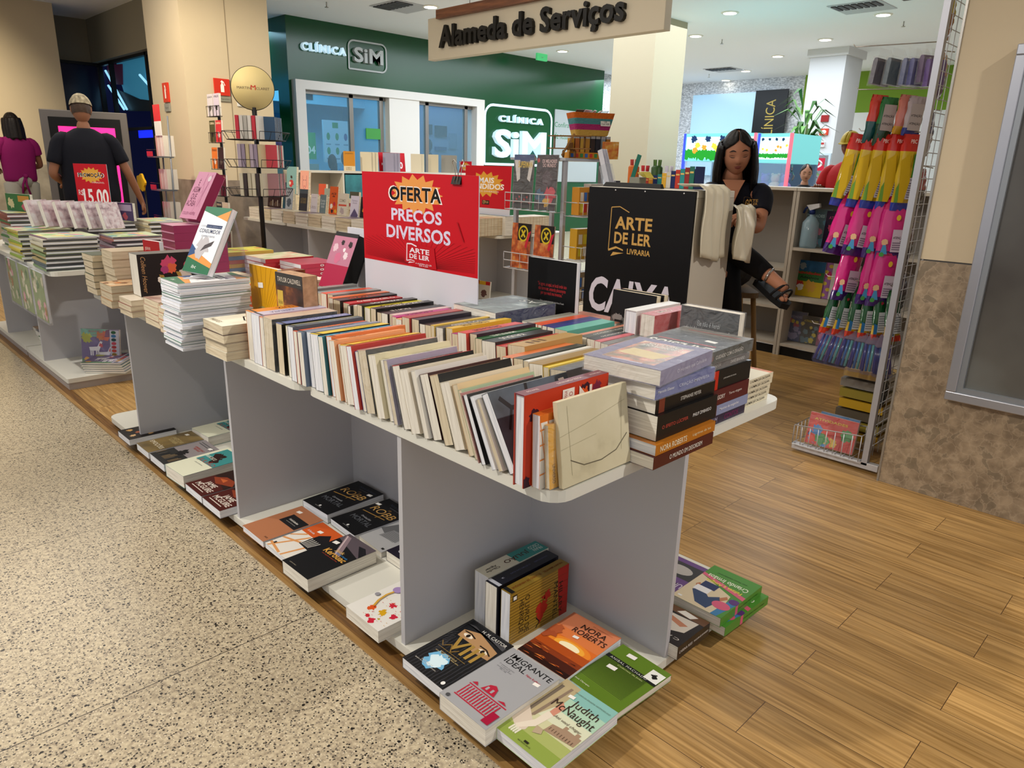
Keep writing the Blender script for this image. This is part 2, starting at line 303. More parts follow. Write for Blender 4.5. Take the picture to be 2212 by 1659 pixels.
EDGE1 = ramp_mat('edge_strip_wood', 'noise', [(0.3, '#553717'), (0.7, '#8a6230')], 0.4, 40, mapscale=(3, 0.12, 1)); EDGE2 = ramp_mat('edge_strip_light', 'noise', [(0.3, '#8d6838'), (0.7, '#b08a52')], 0.4, 40, mapscale=(3, 0.12, 1))
f = MB(); f.box(0.905, 0.945, -6, 9.2, -0.05, 0.001, EDGE1); f.box(0.885, 0.903, -6, 9.2, -0.05, 0.003, EDGE2); struct('trim_1', f)
f = MB(); f.box(-3.5, 16.5, -2.5, 16.5, 3.2, 3.3, CEIL); struct('ceiling', f)
# right granite clad column with display frame
f = MB(); f.box(3.138, 4.1, -2.5, 0.902, 0, 0.943, MARBLE); f.box(3.142, 4.1, -2.5, 0.898, 0.949, 3.2, BEIGE); f.box(3.15, 4.1, -2.5, 0.89, 0.943, 0.949, mat('#6d6a66')); f.box(3.134, 3.15, 0.898, 0.906, 0, 3.2, mat('#9a968f', 0.3, 0.5))
struct('wall_right', f)
t = thing('poster_case', 'aluminium framed glass poster case on the granite and beige column', 'display case', (3.138, 0, 0))
ALU = mat('#a9abb3', 0.3, 0.6)
f = MB(); y1 = 0.712; y0 = -0.5; z0 = 0.424; z1 = 1.70; w_ = 0.035
for a in ((y0, y1, z0, z0+w_), (y0, y1, z1-w_, z1), (y1-w_, y1, z0+w_, z1-w_), (y0, y0+w_, z0+w_, z1-w_)): f.box(-0.035, 0, a[0], a[1], a[2], a[3], ALU)
f.build('frame', t, bevel=0.003)
f = MB(); w2 = 0.055
for a in ((y0+w_, y1-w_, z0+w_, z0+w2), (y0+w_, y1-w_, z1-w2, z1-w_), (y1-w2, y1-w_, z0+w2, z1-w2), (y0+w_, y0+w2, z0+w2, z1-w2)): f.box(-0.028, 0, a[0], a[1], a[2], a[3], mat('#8d9298', 0.35, 0.4))
inf = f.build('inner_frame', t)
f = MB(); f.box(-0.012, -0.008, y0+w2, y1-w2, z0+w2, z1-w2, ramp_mat('frosted_pane', 'noise', [(0.3, '#3c3836'), (0.55, '#5c5a55'), (0.75, '#7b7f7c')], 0.25, 1.3)); f.build('pane', inf)
# pillar in the middle distance (left)
f = MB(); f.box(3.22, 4.19, 8.2, 9.19, 1.03, 3.2, BEIGE); f.box(3.215, 4.195, 8.195, 9.2, 0, 1.03, ramp_mat('wainscot', 'noise', [(0.3, '#76685a'), (0.7, '#96887a')], 0.4, 8)); f.box(3.7, 3.705, 8.196, 8.2, 1.03, 3.2, mat('#8a7c66'))
struct('wall_pillar_left', f)
f = MB(); f.box(8.5, 9.21, 5.35, 6.06+0.69, 0, 3.2, mat('#c7b89b', 0.7)); 
f = MB(); f.box(8.5, 9.22, 6.05, 6.74, 0, 3.2, mat('#b5a98e', 0.7)); f.box(8.49, 9.23, 6.04, 6.75, 0, 0.95, mat('#b8ac97', 0.5)); struct('wall_pillar_middle', f)
f = MB(); f.box(12.3, 12.96, 5.11, 5.69, 0, 3.2, mat('#c9cacb', 0.7)); f.box(12.26, 13.0, 5.07, 5.73, 3.08, 3.2, mat('#dadada', 0.7)); struct('wall_pillar_far', f)
# far left wall slab
A = onY(0, 0, 12.0); B = onY(126, 100, 12.0)
f = MB(); f.box(0.62, 3.04, 12.0, 12.8, 1.12, 3.2, BEIGE); f.box(0.6, 3.06, 11.99, 12.82, 0, 1.12, ramp_mat('wainscot2', 'noise', [(0.3, '#8d8374'), (0.7, '#b5ab9a')], 0.4, 5)); struct('wall_left', f)
f = MB(); f.box(-6, 0.4, 15, 15.3, 0, 3.2, mat('#8f8a80', 0.7)); struct('wall_far_left', f)
# dark glass shop front with soffit (left, behind the pillar)
SX = 4.02; SY = 12.95; SZ = 2.6
f = MB(); f.box(3.7, SX+0.6, 9.3, SY, SZ, 3.2, mat('#8d8674', 0.8)); f.box(SX-1.2, SX+0.6, SY, SY+0.6, SZ, 3.2, mat('#8d8674', 0.8)); struct('wall_soffit', f)
GLS = mat('#0f1c24', 0.05, coat=0.5)
def glow(h, e): return mat(h, 0.5, emit=e)
f = MB(); FRM = mat('#1b1e22', 0.4)
for y in (9.4, 10.9, 12.4, 12.93): f.box(3.78, 3.84, y-0.025, y+0.025, 0, SZ, FRM)
f.box(3.78, 3.84, 9.4, SY, 1.62, 1.66, FRM); f.box(3.78, 3.84, 9.4, SY, SZ-0.04, SZ, FRM); f.box(3.0, 3.8, SY-0.06, SY, SZ-0.04, SZ, FRM)
struct('window_1', f)
f = MB(); f.box(3.0, 3.8, SY, SY+0.02, 0, SZ, mat('#10163a', 0.2)); f.box(4.5, 4.55, 9.4, SY, 0, SZ, mat('#1d4258', 0.6, emit=0.12)); f.box(3.8, 4.5, 9.3, SY, 0, 0.02, mat('#1a1a1a', 0.4)); f.box(3.8, 4.5, SY, SY+0.02, 0, SZ, mat('#1b2150', 0.4, emit=0.15)); struct('wall_shop', f)
# clinic shop front
t0 = (5.50, 9.06, 1.0, 2.36)
f = MB(); f.box(5.67-0.25, 12.5, 10.1, 10.25, 2.36, 3.2, GREEN); f.box(9.06, 12.5, 10.1, 10.25, 0, 2.36, GREEN); f.box(5.42, 5.50, 10.1, 10.25, 0, 2.36, GREEN); f.box(5.42, 5.5, 10.25, 11.1, 2.25, 3.2, GREEN); f.box(5.42, 5.5, 10.25, 10.42, 0, 2.25, GREEN)
struct('wall_clinic', f)
f = MB(); WF = mat('#dfdcd6', 0.5)
f.box(5.46, 9.08, 9.98, 10.3, 2.25, 2.37, WF); f.box(5.46, 5.61, 9.98, 10.3, 0, 2.25, WF); f.box(8.90, 9.08, 9.98, 10.3, 0, 2.25, WF); f.box(7.07, 7.66, 10.0, 10.3, 0, 2.25, WF); struct('window_2', f)
f = MB(); MET = mat('#8b8782', 0.3, 0.6)
for x in (6.40, 6.95, 7.86, 8.72): f.box(x, x+0.07, 10.1, 10.16, 0, 2.25, MET)
f.box(5.61, 7.07, 10.1, 10.16, 2.2, 2.25, MET); f.box(7.66, 8.9, 10.1, 10.16, 2.2, 2.25, MET); struct('window_3', f)
CY = mat('#7cc4e4', 0.8); CY2 = mat('#4f93c4', 0.8)
f = MB(); f.box(4.6, 8.2, 13.2, 13.3, 0, 3.2, CY); f.box(8.2, 8.3, 10.9, 13.3, 0, 3.2, CY); f.box(8.3, 12.4, 12.2, 12.3, 0, 3.2, mat('#88a8cc', 0.8)); f.box(12.3, 12.4, 10.3, 12.3, 0, 3.2, CY2); f.box(4.5, 4.6, 11.1, 13.3, 0, 3.2, CY); f.box(4.5, 8.2, 12.4, 12.5, 2.25, 3.2, CY); f.box(6.55, 7.1, 12.385, 12.399, 2.32, 2.7, mat('#26303a', .5)); f.box(6.5, 6.95, 13.17, 13.199, 0, 2.1, CY2); struct('wall_clinic_inside', f)
light('AREA', 'clinic_light', (5.9, 11.3, 3.1), (5.9, 11.6, 0), 45, (0.45, 0.8, 1.0), 2.2, 1.5)
light('AREA', 'clinic_light', (9.3, 11.2, 3.1), (9.3, 11.4, 0), 22, (0.5, 0.72, 1.0), 3, 1.2)
# far hall walls
STONE = ramp_mat('stacked_stone', 'noise', [(0.32, '#8f9398'), (0.5, '#bfc2c5'), (0.68, '#e6e8ea')], 0.7, 22, mapscale=(1, 1, 2.2), bump=0.6, detail=6)
f = MB(); f.box(15.3, 15.5, 7.1, 10.6, 0, 3.2, STONE); f.box(12.5, 15.5, 10.4, 10.6, 0, 3.2, STONE); struct('wall_stone', f)
f = MB(); f.box(15.25, 15.5, 2.0, 7.1, 0, 2.45, mat('#dedfdc', 0.8)); f.box(15.25, 15.5, 2.0, 7.1, 2.45, 3.2, mat('#71922a', 0.7)); struct('wall_far', f)
f = MB(); f.box(15.2, 15.3, 7.66, 9.66, 1.2, 2.93, mat('#9fc4da', 0.2, emit=0.3)); struct('window_4', f)
# ---------------------------------------------------------------- display tables
def rr(x0, x1, y0, y1, r, n=5):
    p = []
    for cx, cy, a in ((x1-r, y1-r, 0), (x0+r, y1-r, 90), (x0+r, y0+r, 180), (x1-r, y0+r, 270)):
        p += [(cx+r*math.cos(math.radians(a+90*i/n)), cy+r*math.sin(math.radians(a+90*i/n))) for i in range(n+1)]
    return p
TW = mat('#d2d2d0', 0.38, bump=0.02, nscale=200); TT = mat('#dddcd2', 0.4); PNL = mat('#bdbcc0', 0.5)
TOP = 0.655; BASE = 0.045
def display_table(label, cx, cy, px=0.0, py=0.03, plinth=False):
    t = thing('display_table', label, 'display table', (cx, cy, 0), group='white display tables')
    h = 0.475; dz = 0.02 if plinth else 0
    f = MB(); f.prism(rr(-h, h, -h, h, 0.05), TOP-0.025, TOP, TT); f.build('tabletop', t, bevel=0.002)
    f = MB(); f.prism(rr(-h, h, -h, h, 0.05 if not plinth else 0.01), 0.02+dz, BASE+dz, TT); f.build('base_shelf', t, bevel=0.002)
    if plinth:
        f = MB(); f.box(-h+0.006, h-0.006, -h+0.006, h-0.006, 0.0, 0.04, mat('#a9a09a', 0.5)); f.build('plinth', t)
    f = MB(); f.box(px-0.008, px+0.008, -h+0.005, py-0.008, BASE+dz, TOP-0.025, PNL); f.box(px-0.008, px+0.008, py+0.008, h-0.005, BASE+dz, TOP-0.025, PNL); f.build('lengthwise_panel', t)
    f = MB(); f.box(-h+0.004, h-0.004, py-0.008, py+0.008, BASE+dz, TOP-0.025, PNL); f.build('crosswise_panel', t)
    if not plinth:
        for sx in (-1, 1):
            for sy in (-1, 1):
                f = MB(); f.box(sx*0.36-0.02, sx*0.36+0.02, sy*0.36-0.02, sy*0.36+0.02, 0, 0.02, BLACK); f.build('foot', t)
    return t
TX = 1.405
display_table('white display table nearest the camera, its top packed with spine-up books', 1.415, 1.295)
display_table('white display table in the middle of the front row, between its two neighbours', TX, 2.25)
display_table('white display table with the purple-edged and dark flowered books, last before the gap in the front row', TX, 3.235)
display_table('white display table on a plinth holding stacks of wrapped children\'s albums', TX, 4.89, plinth=True)
display_table('white display table on a plinth at the left edge of the photo', TX, 5.86, plinth=True)
# second line of tables
for x, y, l in ((4.02, 7.35, 'white display table furthest back in the second line, before the pillar'), (4.02, 6.38, 'white display table in the middle of the second line, under standing paperbacks'), (4.02, 5.41, 'white display table at the near end of the second line, behind the red offer sign'), (4.99, 5.24, 'white display table right of the red offer sign with a row of cream page edges')):
    display_table(l, x, y)
# ---------------------------------------------------------------- books
CAT = 'book'
def book(label, o, u, n, w, l, t, cover='#c0392b', art=None, spine=None, pages=None, group=None, hard=False, back=False, film=False, name='book', spc=None, r=0.35):
    """o = corner at spine, foot and back cover; u = foot to head; n = out of the front cover"""
    u = Vector(u).normalized(); n = Vector(n).normalized(); rr_ = u.cross(n); o = Vector(o)
    if film: o = o + (n + u + rr_)*.0016; t -= .0032; w -= .0032; l -= .0032
    M = basis(o, rr_, u, n); cm = cover if not isinstance(cover, str) else mat(cover, r, coat=0.1)
    sm = cm if spc is None else mat(spc, r, coat=0.1); k = 0.0022 if hard else 0.0006; d = 0.003 if hard else 0.0007
    f = MB(); f.box(0, w, 0, l, 0, k, cm); f.box(0, w, 0, l, t-k, t, cm); f.box(0, k, 0, l, k, t-k, sm)
    if spc: f.box(-0.0002, 0, 0, l, 0, t, sm)
    ob = f.build(name, mw=M); tag(ob, label, CAT, group)
    f = MB(); f.box(k, w-d-0.0005, d, l-d, k, t-k, pages or PAGE); f.build('pages', ob)
    if art or spine:
        mb = MB()
        if art:
            a = Art(w, l, Matrix.Translation((0, 0, t)), mb)
            if back: a = Art(w, l, Matrix(((-1, 0, 0, w), (0, 1, 0, 0), (0, 0, -1, 0), (0, 0, 0, 1))), mb)
            art(a)
        if spine:   # list of (text, from, to, colour) running along the spine; read with the head of the book to the left end
            # face x=0: right = +thickness seen from outside with up = head  -> (0,0,1) dir reversed
            for s in spine:
                a = Art(t, l, Matrix(((0, 0, -1, 0), (0, 1, 0, 0), (1, 0, 0, 0), (0, 0, 0, 1))), mb)
                if len(s) == 3: a.rect(0.0, s[0], 1.0, s[1], s[2])
                else: a.e = 0.0004; hh = min(0.56, (s[2]-s[1])*l/max(3, len(s[0].split(chr(10))[0]))*1.55*(1+s[0].count(chr(10)))/t); a.txt(s[0], 0.5-hh/2, s[1], hh, s[2]-s[1], s[3], bold=0.01, rot=-90)
        mb.build('printed_cover', ob)
    if film:
        f = MB(); e = 0.0015; f.box(-e, w+e, -e, l+e, -e, t+e, film_mat()); f.build('plastic_wrap', ob)
    return ob
Z = (0, 0, 1)
def flat(label, xc, yc, z, ang, w, l, t, cover, **k):
    """lying face up; (xc, yc) = centre; ang = direction of the head of the cover"""
    z += 0.0006; a = math.radians(ang); u = Vector((math.cos(a), math.sin(a), 0)); r = u.cross(Vector(Z)); o = Vector((xc, yc, z)) - u*l/2 - r*w/2
    return book(label, o, u, Z, w, l, t, cover, **k)
def spineup(label, x, y, z, w, l, t, cover, lean=0, yaw=0, **k):
    """standing on the fore edge, spine up, foot towards -X; lean in degrees of the top towards +Y; (x,y) = fore-edge foot corner, y the +Y side"""
    z += 0.0006; s = math.sin(math.radians(lean)); c = math.cos(math.radians(lean)); b = math.radians(yaw)
    u = Vector((math.cos(b), math.sin(b), 0)); side = Vector((-math.sin(b), math.cos(b), 0)); r = -(side*s + Vector(Z)*c); n = r.cross(u)
    return book(label, Vector((x, y, z)) - r*w, u, n, w, l, t, cover, **k)
def upright(label, x, y, z, face, w, l, t, cover, lean=0, name='book', **k):
    """standing on its foot, cover facing the compass angle 'face' (deg), leaning back by 'lean'; (x,y) = centre of foot"""
    z += 0.0008 + t*math.sin(math.radians(lean)); a = math.radians(face); fdir = Vector((math.cos(a), math.sin(a), 0)); q = math.radians(lean)
    n = fdir*math.cos(q) + Vector(Z)*math.sin(q); u = Vector(Z)*math.cos(q) - fdir*math.sin(q); r = u.cross(n)
    return book(label, Vector((x, y, z)) - r*w/2 - n*t + n*0.0, u, n, w, l, t, cover, name=name, **k)
def stk(a, x, y, c='#f2efe9', s=0.07): a.poly([(x, y), (x+s*1.5, y+s*0.12), (x+s*1.45, y+s*0.75), (x-s*0.05, y+s*0.63)], c)
# --- covers
def A_mcn(a):
    a.rect(0, 0, 1, 1, ramp_mat('cov_landscape', 'gradient', [(0.0, '#93a84e'), (0.25, '#c9cf95'), (0.5, '#d9d8b8'), (0.75, '#a5cdb8'), (1.0, '#7fb9b6')], 0.35, vec='UV'))
    for y0, y1, c in ((0, .16, '#8fa34a'), (.16, .30, '#aab46a'), (.30, .42, '#cfceA4'.lower()), (.42, .6, '#d9dcc0'), (.6, .8, '#aed0b8'), (.8, 1, '#88bcb5')): a.rect(0, y0, 1, y1, c)
    a.poly([(0, .30), (.0, 1), (.32, .98), (.33, .7), (.22, .45), (.16, .3)], '#b9a984'); a.poly([(.02, .32), (.04, .9), (.1, .9), (.08, .32)], '#74685a'); a.poly([(.14, .35), (.2, .92), (.25, .92), (.2, .38)], '#8d7a68'); a.poly([(.0, .2), (.22, .12), (.3, .18), (.28, .3), (0, .45)], '#d8c9b8')
    a.poly([(.30, .72), (.42, .66), (.40, .5), (.30, .52)], '#cf8f78'); a.poly([(.28, .52), (.40, .5), (.36, .28), (.18, .14), (.12, .17), (.26, .34)], '#e6dbc9')
    for x in (.12, .16, .20, .24): a.poly([(x, .16), (x+.03, .15), (x+.02, .07), (x-.01, .08)], '#e3e0cc')
    a.poly([(.48, .30), (.98, .34), (.98, .46), (.93, .46), (.93, .5), (.86, .5), (.86, .46), (.72, .46), (.72, .49), (.66, .49), (.66, .44), (.5, .42)], '#a58a72')
    for i in range(9): a.rect(.52+i*.05, .34, .535+i*.05, .38, '#6d5646')
    a.poly([(.36, .3), (.48, .3), (.52, .24), (.4, .2)], '#b8a589')
    a.txt('Judith', .42, .70, .48, .13, '#3a2a22'); a.txt('McNaught', .20, .57, .76, .14, '#3a2a22'); a.txt('Até você chegar', .40, .49, .5, .045, '#5a4334', shear=.3)
    a.txt('UM LIVRO DA DINASTIA WESTMORELAND', .3, .90, .66, .018, '#5b6d5c'); stk(a, .28, .80); a.rect(.44, .06, .52, .085, '#2a2a1c'); a.txt('BERTRAND BRASIL', .36, .035, .24, .015, '#2a2a1c')
def A_viii(a):
    a.rect(0, 0, 1, 1, ramp_mat('cov_dark_scratch', 'wave', [(0.0, '#0f0f10'), (0.9, '#15161a'), (1.0, '#3a3a40')], 0.4, 30)); a.poly([(0.05, .98), (.98, .98), (.98, .72), (.55, .6), (.05, .66)], '#191a1e')
    a.poly([(.12, .8), (.4, .88), (.95, .78), (.97, .62), (.62, .6), (.5, .68), (.15, .68)], '#b58d62'); a.ell(.30, .75, .10, .03, '#efe4d0'); a.ell(.30, .75, .035, .03, '#20150e'); a.ell(.76, .68, .10, .03, '#efe4d0'); a.ell(.76, .68, .035, .03, '#20150e')
    a.line([(.16, .79), (.3, .80), (.44, .77)], .004, '#1a120c'); a.line([(.62, .73), (.78, .73), (.92, .68)], .004, '#1a120c'); a.poly([(.0, .9), (.97, .9), (.97, .84), (.6, .86), (.2, .93)], '#4a4a4e')
    a.txt('VIII', .22, .46, .62, .22, '#a8873f', bold=.02); a.txt('H. M. CASTOR', .38, .9, .56, .045, '#e8e6e0'); a.line([(.1, .5), (.2, .44), (.3, .52), (.42, .42), (.5, .5)], .003, '#8a6c34')
    a.blob(.44, .24, .20, '#6fb0d8', 3, j=.35); a.blob(.44, .24, .14, '#d5ecf5', 5, j=.4); a.txt('nasceu HENRIQUE\nserá lembrado por seus atos', .2, .33, .55, .05, '#c9b27a'); a.line([(.14, .41), (.8, .41)], .001, '#a8873f'); a.txt('HISTORIA DE\nquem foi o rei mais famoso', .12, .10, .5, .05, '#c9c5bb'); a.ell(.9, .06, .035, .026, '#f0f0ee')
    for i in range(7): a.line([(.02+.03*i, .6-.05*i), (.1+.02*i, .72-.04*i)], .0008, '#6a6a70')
def A_imig(a):
    a.rect(0, 0, 1, 1, '#a3a4a8'); a.txt('IMIGRANTE', .12, .87, .84, .075, '#17171a', bold=.012); a.txt('IDEAL', .12, .78, .44, .075, '#17171a', bold=.012); a.txt('O ministério da Justiça\ne a entrada de\nestrangeiros no Brasil\n1941-1945', .12, .66, .32, .08, '#5b5b60'); a.txt('Fábio Koifman', .60, .78, .30, .028, '#a01830', bold=.02); stk(a, .80, .74)
    R_ = '#b3243c'; a.rect(.14, .30, .92, .315, R_); a.rect(.14, .10, .92, .115, R_)
    for i in range(13): a.rect(.16+i*.055, .12, .185+i*.055, .29, R_)
    for i in range(12): a.ell(.2+i*.055, .24, .016, .018, '#a3a4a8', 10)
    a.poly([(.34, .33), (.62, .33), (.6, .36), (.56, .43), (.48, .46), (.4, .43), (.36, .36)], R_); a.rect(.40, .35, .44, .40, '#a3a4a8'); a.rect(.50, .35, .54, .40, '#a3a4a8'); a.poly([(.16, .33), (.28, .33), (.22, .37)], R_); a.poly([(.7, .33), (.88, .33), (.8, .36)], R_); a.rect(.82, .04, .96, .2, '#a3153a'); a.ell(.12, .04, .035, .022, '#4c4c50')
def A_nora(a):
    for y0, y1, c in ((0, .08, '#2a1410'), (.08, .2, '#4a1f14'), (.2, .33, '#8a3a1a'), (.33, .42, '#c55a1c'), (.42, .55, '#e0702a'), (.55, .7, '#e07e45'), (.7, 1, '#d9845c')): a.rect(0, y0, 1, y1, c)
    a.ell(.55, .44, .42, .12, '#ee8a2c', 30); a.ell(.55, .44, .30, .085, '#f7ae3c', 30); a.ell(.55, .44, .2, .06, '#fff2c8', 30); a.rect(0, .28, 1, .41, '#b4501c')
    R = random.Random(4)
    for i in range(26): x = R.uniform(0, .8); y = R.uniform(.02, .38); a.poly([(x, y), (x+R.uniform(.08, .2), y+.005), (x+.1, y+.014)], R.choice(['#e0803a', '#3a1810', '#d0642a', '#f0a050']))
    a.blob(.06, .52, .16, '#a8502e', 3); a.blob(.10, .60, .12, '#b25a34', 8); a.txt('NORA', .36, .80, .5, .09, '#2a1a14'); a.txt('ROBERTS', .30, .69, .66, .09, '#2a1a14'); stk(a, .42, .60); a.txt('O testamento', .5, .92, .4, .02, '#b06040')
def A_mach(a):
    a.rect(0, 0, 1, 1, '#5e7d23'); a.rect(0, .18, .86, .66, '#6b8a2c')
    for i in range(26): a.rect(0, .19+i*.018, .86, .198+i*.018, '#2f4312')
    a.rect(0, .66, 1, .73, '#1a1d1c'); a.txt('ANIBAL MACHADO', .08, .675, .74, .038, '#c8ccc0', space=1.2); a.txt('Cadernos de João', .3, .61, .5, .035, '#c9d48a'); a.rect(.74, .70, .99, .90, '#eceee8'); a.blob(.86, .8, .05, '#1b1b1b', 6, j=.6); stk(a, .24, .84, s=.11); stk(a, .2, .50, s=.11); a.txt('José Olympio', .05, .06, .3, .03, '#dfe3c8')
def A_kero(a):
    a.rect(0, 0, 1, 1, '#141518'); a.poly([(0, 1), (1, 1), (1, .70), (0, .84)], '#5a5058'); a.poly([(.6, .9), (1, .72), (1, .84), (.8, .92)], '#1a1a20'); a.poly([(.02, .95), (.2, .95), (.7, .56), (.5, .56)], '#8c7880'); a.poly([(.05, .95), (.09, .95), (.55, .57), (.51, .57)], '#cdb8ba'); a.txt('Jack', .40, .60, .28, .07, '#c9a560', bold=.02); a.txt('Kerouac', .22, .50, .72, .10, '#dba54a', bold=.02); a.txt('vida e lenda', .5, .585, .4, .03, '#3e8fd0'); a.txt('uma biografia de Barry Miles', .28, .46, .55, .022, '#c04830'); stk(a, .06, .70, s=.1); a.txt('JOSÉ OLYMPIO', .14, .05, .24, .02, '#b8ae98')
def A_robb(t1):
    def f(a):
        a.rect(0, 0, 1, 1, '#0c0d10'); a.txt('Nora Roberts', .28, .88, .62, .05, '#3a4458', shear=.3); a.txt('escrevendo como', .4, .83, .36, .02, '#7a7c84'); a.txt('J.D.', .5, .75, .1, .04, '#b98e4c'); a.txt('ROBB', .12, .60, .80, .14, '#c59a55', shear=.1); a.line([(.1, .5), (.82, .56)], .004, '#a8803e'); a.line([(.62, .6), (.58, .5)], .003, '#a8803e'); a.txt(t1, .3, .37, .36, .05, '#a9abb0', shear=.3); a.txt('MORTAL', .15, .25, .72, .10, '#55585e', bold=.02); a.ell(.5, .09, .03, .022, '#e8e8e8'); a.txt('BERTRAND BRASIL', .38, .05, .24, .015, '#a0a0a0'); stk(a, .78 if t1[0] == 'C' else .02, .78 if t1[0] == 'C' else .74, s=.09)
    return f
def A_terra(a): a.rect(0, 0, 1, 1, '#b27450'); a.rect(.0, .42, .66, .80, '#16161a') if False else a.rect(.28, .50, .98, .76, '#16161a'); a.txt('Habilidades', .42, .62, .38, .04, '#e0dcd4', bold=.01); a.txt('técnicas de escrita', .42, .57, .4, .02, '#a8a49c'); stk(a, .2, .82, s=.1); a.txt('IHGB', .80, .08, .12, .03, '#2a1a12')
def A_orange(a):
    a.rect(0, 0, 1, 1, '#e6e2da'); a.poly([(0, .62), (1, .62), (1, 1), (0, 1)], '#cf5a22')
    for p in (((0, .3), (1, .5)), ((.1, 0), (.5, .6)), ((.7, 0), (.9, .6)), ((0, .1), (.6, .02)), ((.3, .62), (.0, .42))): a.line(p, .009, '#dc9a5c')
    a.poly([(.52, .38), (.95, .36), (.98, .72), (.75, .86), (.55, .72)], '#17161a')
    for i in range(6): a.line([(.55+.06*i, .4), (.52+.08*i, .6)], .003, '#e6e2da')
    stk(a, .34, .76, s=.1); a.txt('A Revolta', .1, .68, .3, .04, '#eee'); a.rect(.1, .1, .16, .15, '#222')
def A_splash(a):
    a.rect(0, 0, 1, 1, '#eceae4'); a.txt('Oportunidades disfarçadas\nno mundo e livros para ler', .34, .80, .5, .05, '#55555a')
    for x, y, r, c, s in ((.56, .42, .13, '#d2283c', 1), (.82, .52, .13, '#c8203a', 2), (.36, .22, .12, '#e0581e', 3), (.62, .25, .13, '#dba81a', 4), (.84, .3, .1, '#cf2440', 5), (.66, .06, .11, '#d0223c', 6), (.5, .08, .08, '#cc2a38', 7), (.72, .14, .04, '#b8b020', 8)): a.blob(x, y, r*.6, c, s, j=.5)
    R = random.Random(2)
    for i in range(50): a.ell(R.uniform(.3, .98), R.uniform(.05, .6), .008, .006, R.choice(['#d2283c', '#e0581e', '#dba81a']), 6)
    a.ell(.24, .66, .10, .065, '#a98fc4', 20); a.ell(.38, .74, .06, .035, '#a596c0', 16); a.ell(.5, .76, .025, .015, '#22202a', 10); a.line([(.24, .6), (.22, .5), (.26, .36), (.35, .24)], .006, '#dba83a'); a.ell(.09, .42, .05, .035, '#9a98a0', 16)
def A_mantel(a):
    a.rect(0, 0, 1, 1, ramp_mat('cov_wood_gold', 'wave', [(0, '#7c5f14'), (1, '#a8862a')], 0.4, 6, mapscale=(6, .3, 1))); a.poly([(0, .80), (0, 1), (1, 1), (1, .86), (.5, .82)], '#a8261e')
    for i in range(7): a.rect(.02+.145*i, 0, .024+.145*i, 1, '#4a360c')
    a.txt('HILARY\nMANTEL', .24, .74, .72, .16, '#221c14'); a.txt('O LIVRO DE\nHENRIQUE', .18, .14, .72, .18, '#221c14'); a.blob(.62, .55, .13, '#a62a1c', 3, j=.5); a.blob(.40, .62, .1, '#a62a1c', 9, j=.55); a.poly([(.68, .44), (.9, .5), (.8, .56), (.66, .58)], '#a62a1c'); a.line([(.75, .44), (.85, .5), (.95, .44)], .003, '#1a1410'); a.rect(.06, .04, .17, .11, '#171310'); a.rect(.08, .05, .15, .1, '#e8e4d8')
def A_cria(a):
    a.rect(0, 0, 1, 1, '#4d8c33'); a.poly([(.22, .52), (1, .30), (1, 1), (.1, 1)], '#d8c8a8'); a.poly([(0, .6), (.1, 1), (.22, 1), (.16, .54)], '#3a7cae'); a.poly([(.35, .95), (.6, .92), (.85, .7), (.7, .6), (.5, .72), (.35, .62), (.28, .7)], '#2c4166'); a.poly([(.2, .6), (.28, .7), (.34, .64), (.26, .55)], '#b87850'); a.poly([(.72, .6), (.86, .5), (.9, .56), (.8, .68)], '#b87850'); a.ell(.2, .77, .17, .085, '#d45a7a', 24); a.ell(.08, .6, .1, .06, '#5a2f78', 20); a.poly([(0, .42), (1, .24), (1, .3), (.0, .5)], '#d4607c'); a.txt('Criando Irmãos', .08, .22, .82, .09, '#eef2dc', bold=.01); a.txt('Felizes e Amigos', .12, .33, .72, .08, '#e6dc4a', bold=.01); a.txt('por Peter Goldenthal', .2, .12, .6, .035, '#1e3a12'); a.rect(.52, .42, .82, .56, '#1f2f5c'); a.rect(.56, .56, .86, .68, '#e8e8ea'); a.rect(.85, .92, .93, .95, '#eee')
def A_carina(a): a.rect(0, 0, 1, 1, '#221a18'); a.poly([(.1, .2), (.9, .25), (.95, .6), (.5, .75), (.15, .6)], '#d8cfc2'); a.poly([(.2, .4), (.6, .3), (.7, .38), (.3, .5)], '#c08060'); a.txt('CARINA', .1, .80, .8, .06, '#e8e0d8', space=1.4); a.poly([(0, 0), (1, 0), (1, .16), (0, .2)], '#6a4a34'); a.poly([(.2, .06), (.5, .02), (.6, .14), (.3, .18)], '#e8e4dc'); a.rect(.8, .9, .95, .97, '#eee')
def A_purple(a): a.rect(0, 0, 1, 1, '#6a4a86'); a.txt('UM AMIGO', .1, .62, .8, .12, '#d8cfe0', bold=.01); a.rect(0, .1, 1, .5, '#3a3a3c'); a.ell(.5, .3, .3, .12, '#b8b4b0')
def A_jam(a): a.rect(0, 0, 1, 1, '#2a1512'); a.poly([(0, 0), (1, 0), (1, .35), (0, .5)], '#4a1712'); a.poly([(.1, .45), (.5, .36), (1, .5), (.75, .62), (.35, .6)], '#8a3a20'); a.poly([(.3, .5), (.6, .46), (.55, .56)], '#c06030'); a.txt('JAMIE\nMCGUIRE', .14, .12, .78, .22, '#e6dccf', bold=.01); a.rect(.14, .07, .8, .085, '#d8cfc2'); a.txt('redenção', .1, .76, .8, .16, '#d9d4cf', shear=.2)
def A_teal(a): a.rect(0, 0, 1, 1, '#dfe0c8'); a.rect(.12, .44, 1, .95, '#3d8c8c'); a.blob(.42, .72, .17, '#2b1712', 5, j=.5); a.blob(.6, .60, .14, '#2b1712', 6, j=.6); a.txt('FRANCISCO', .1, .58, .5, .06, '#e8ead8', rot=0); a.txt('JULIÃO', .2, .42, .74, .12, '#a8322a', bold=0); a.txt('UMA BIOGRAFIA', .3, .36, .4, .02, '#777'); stk(a, .8, .84, s=.08)
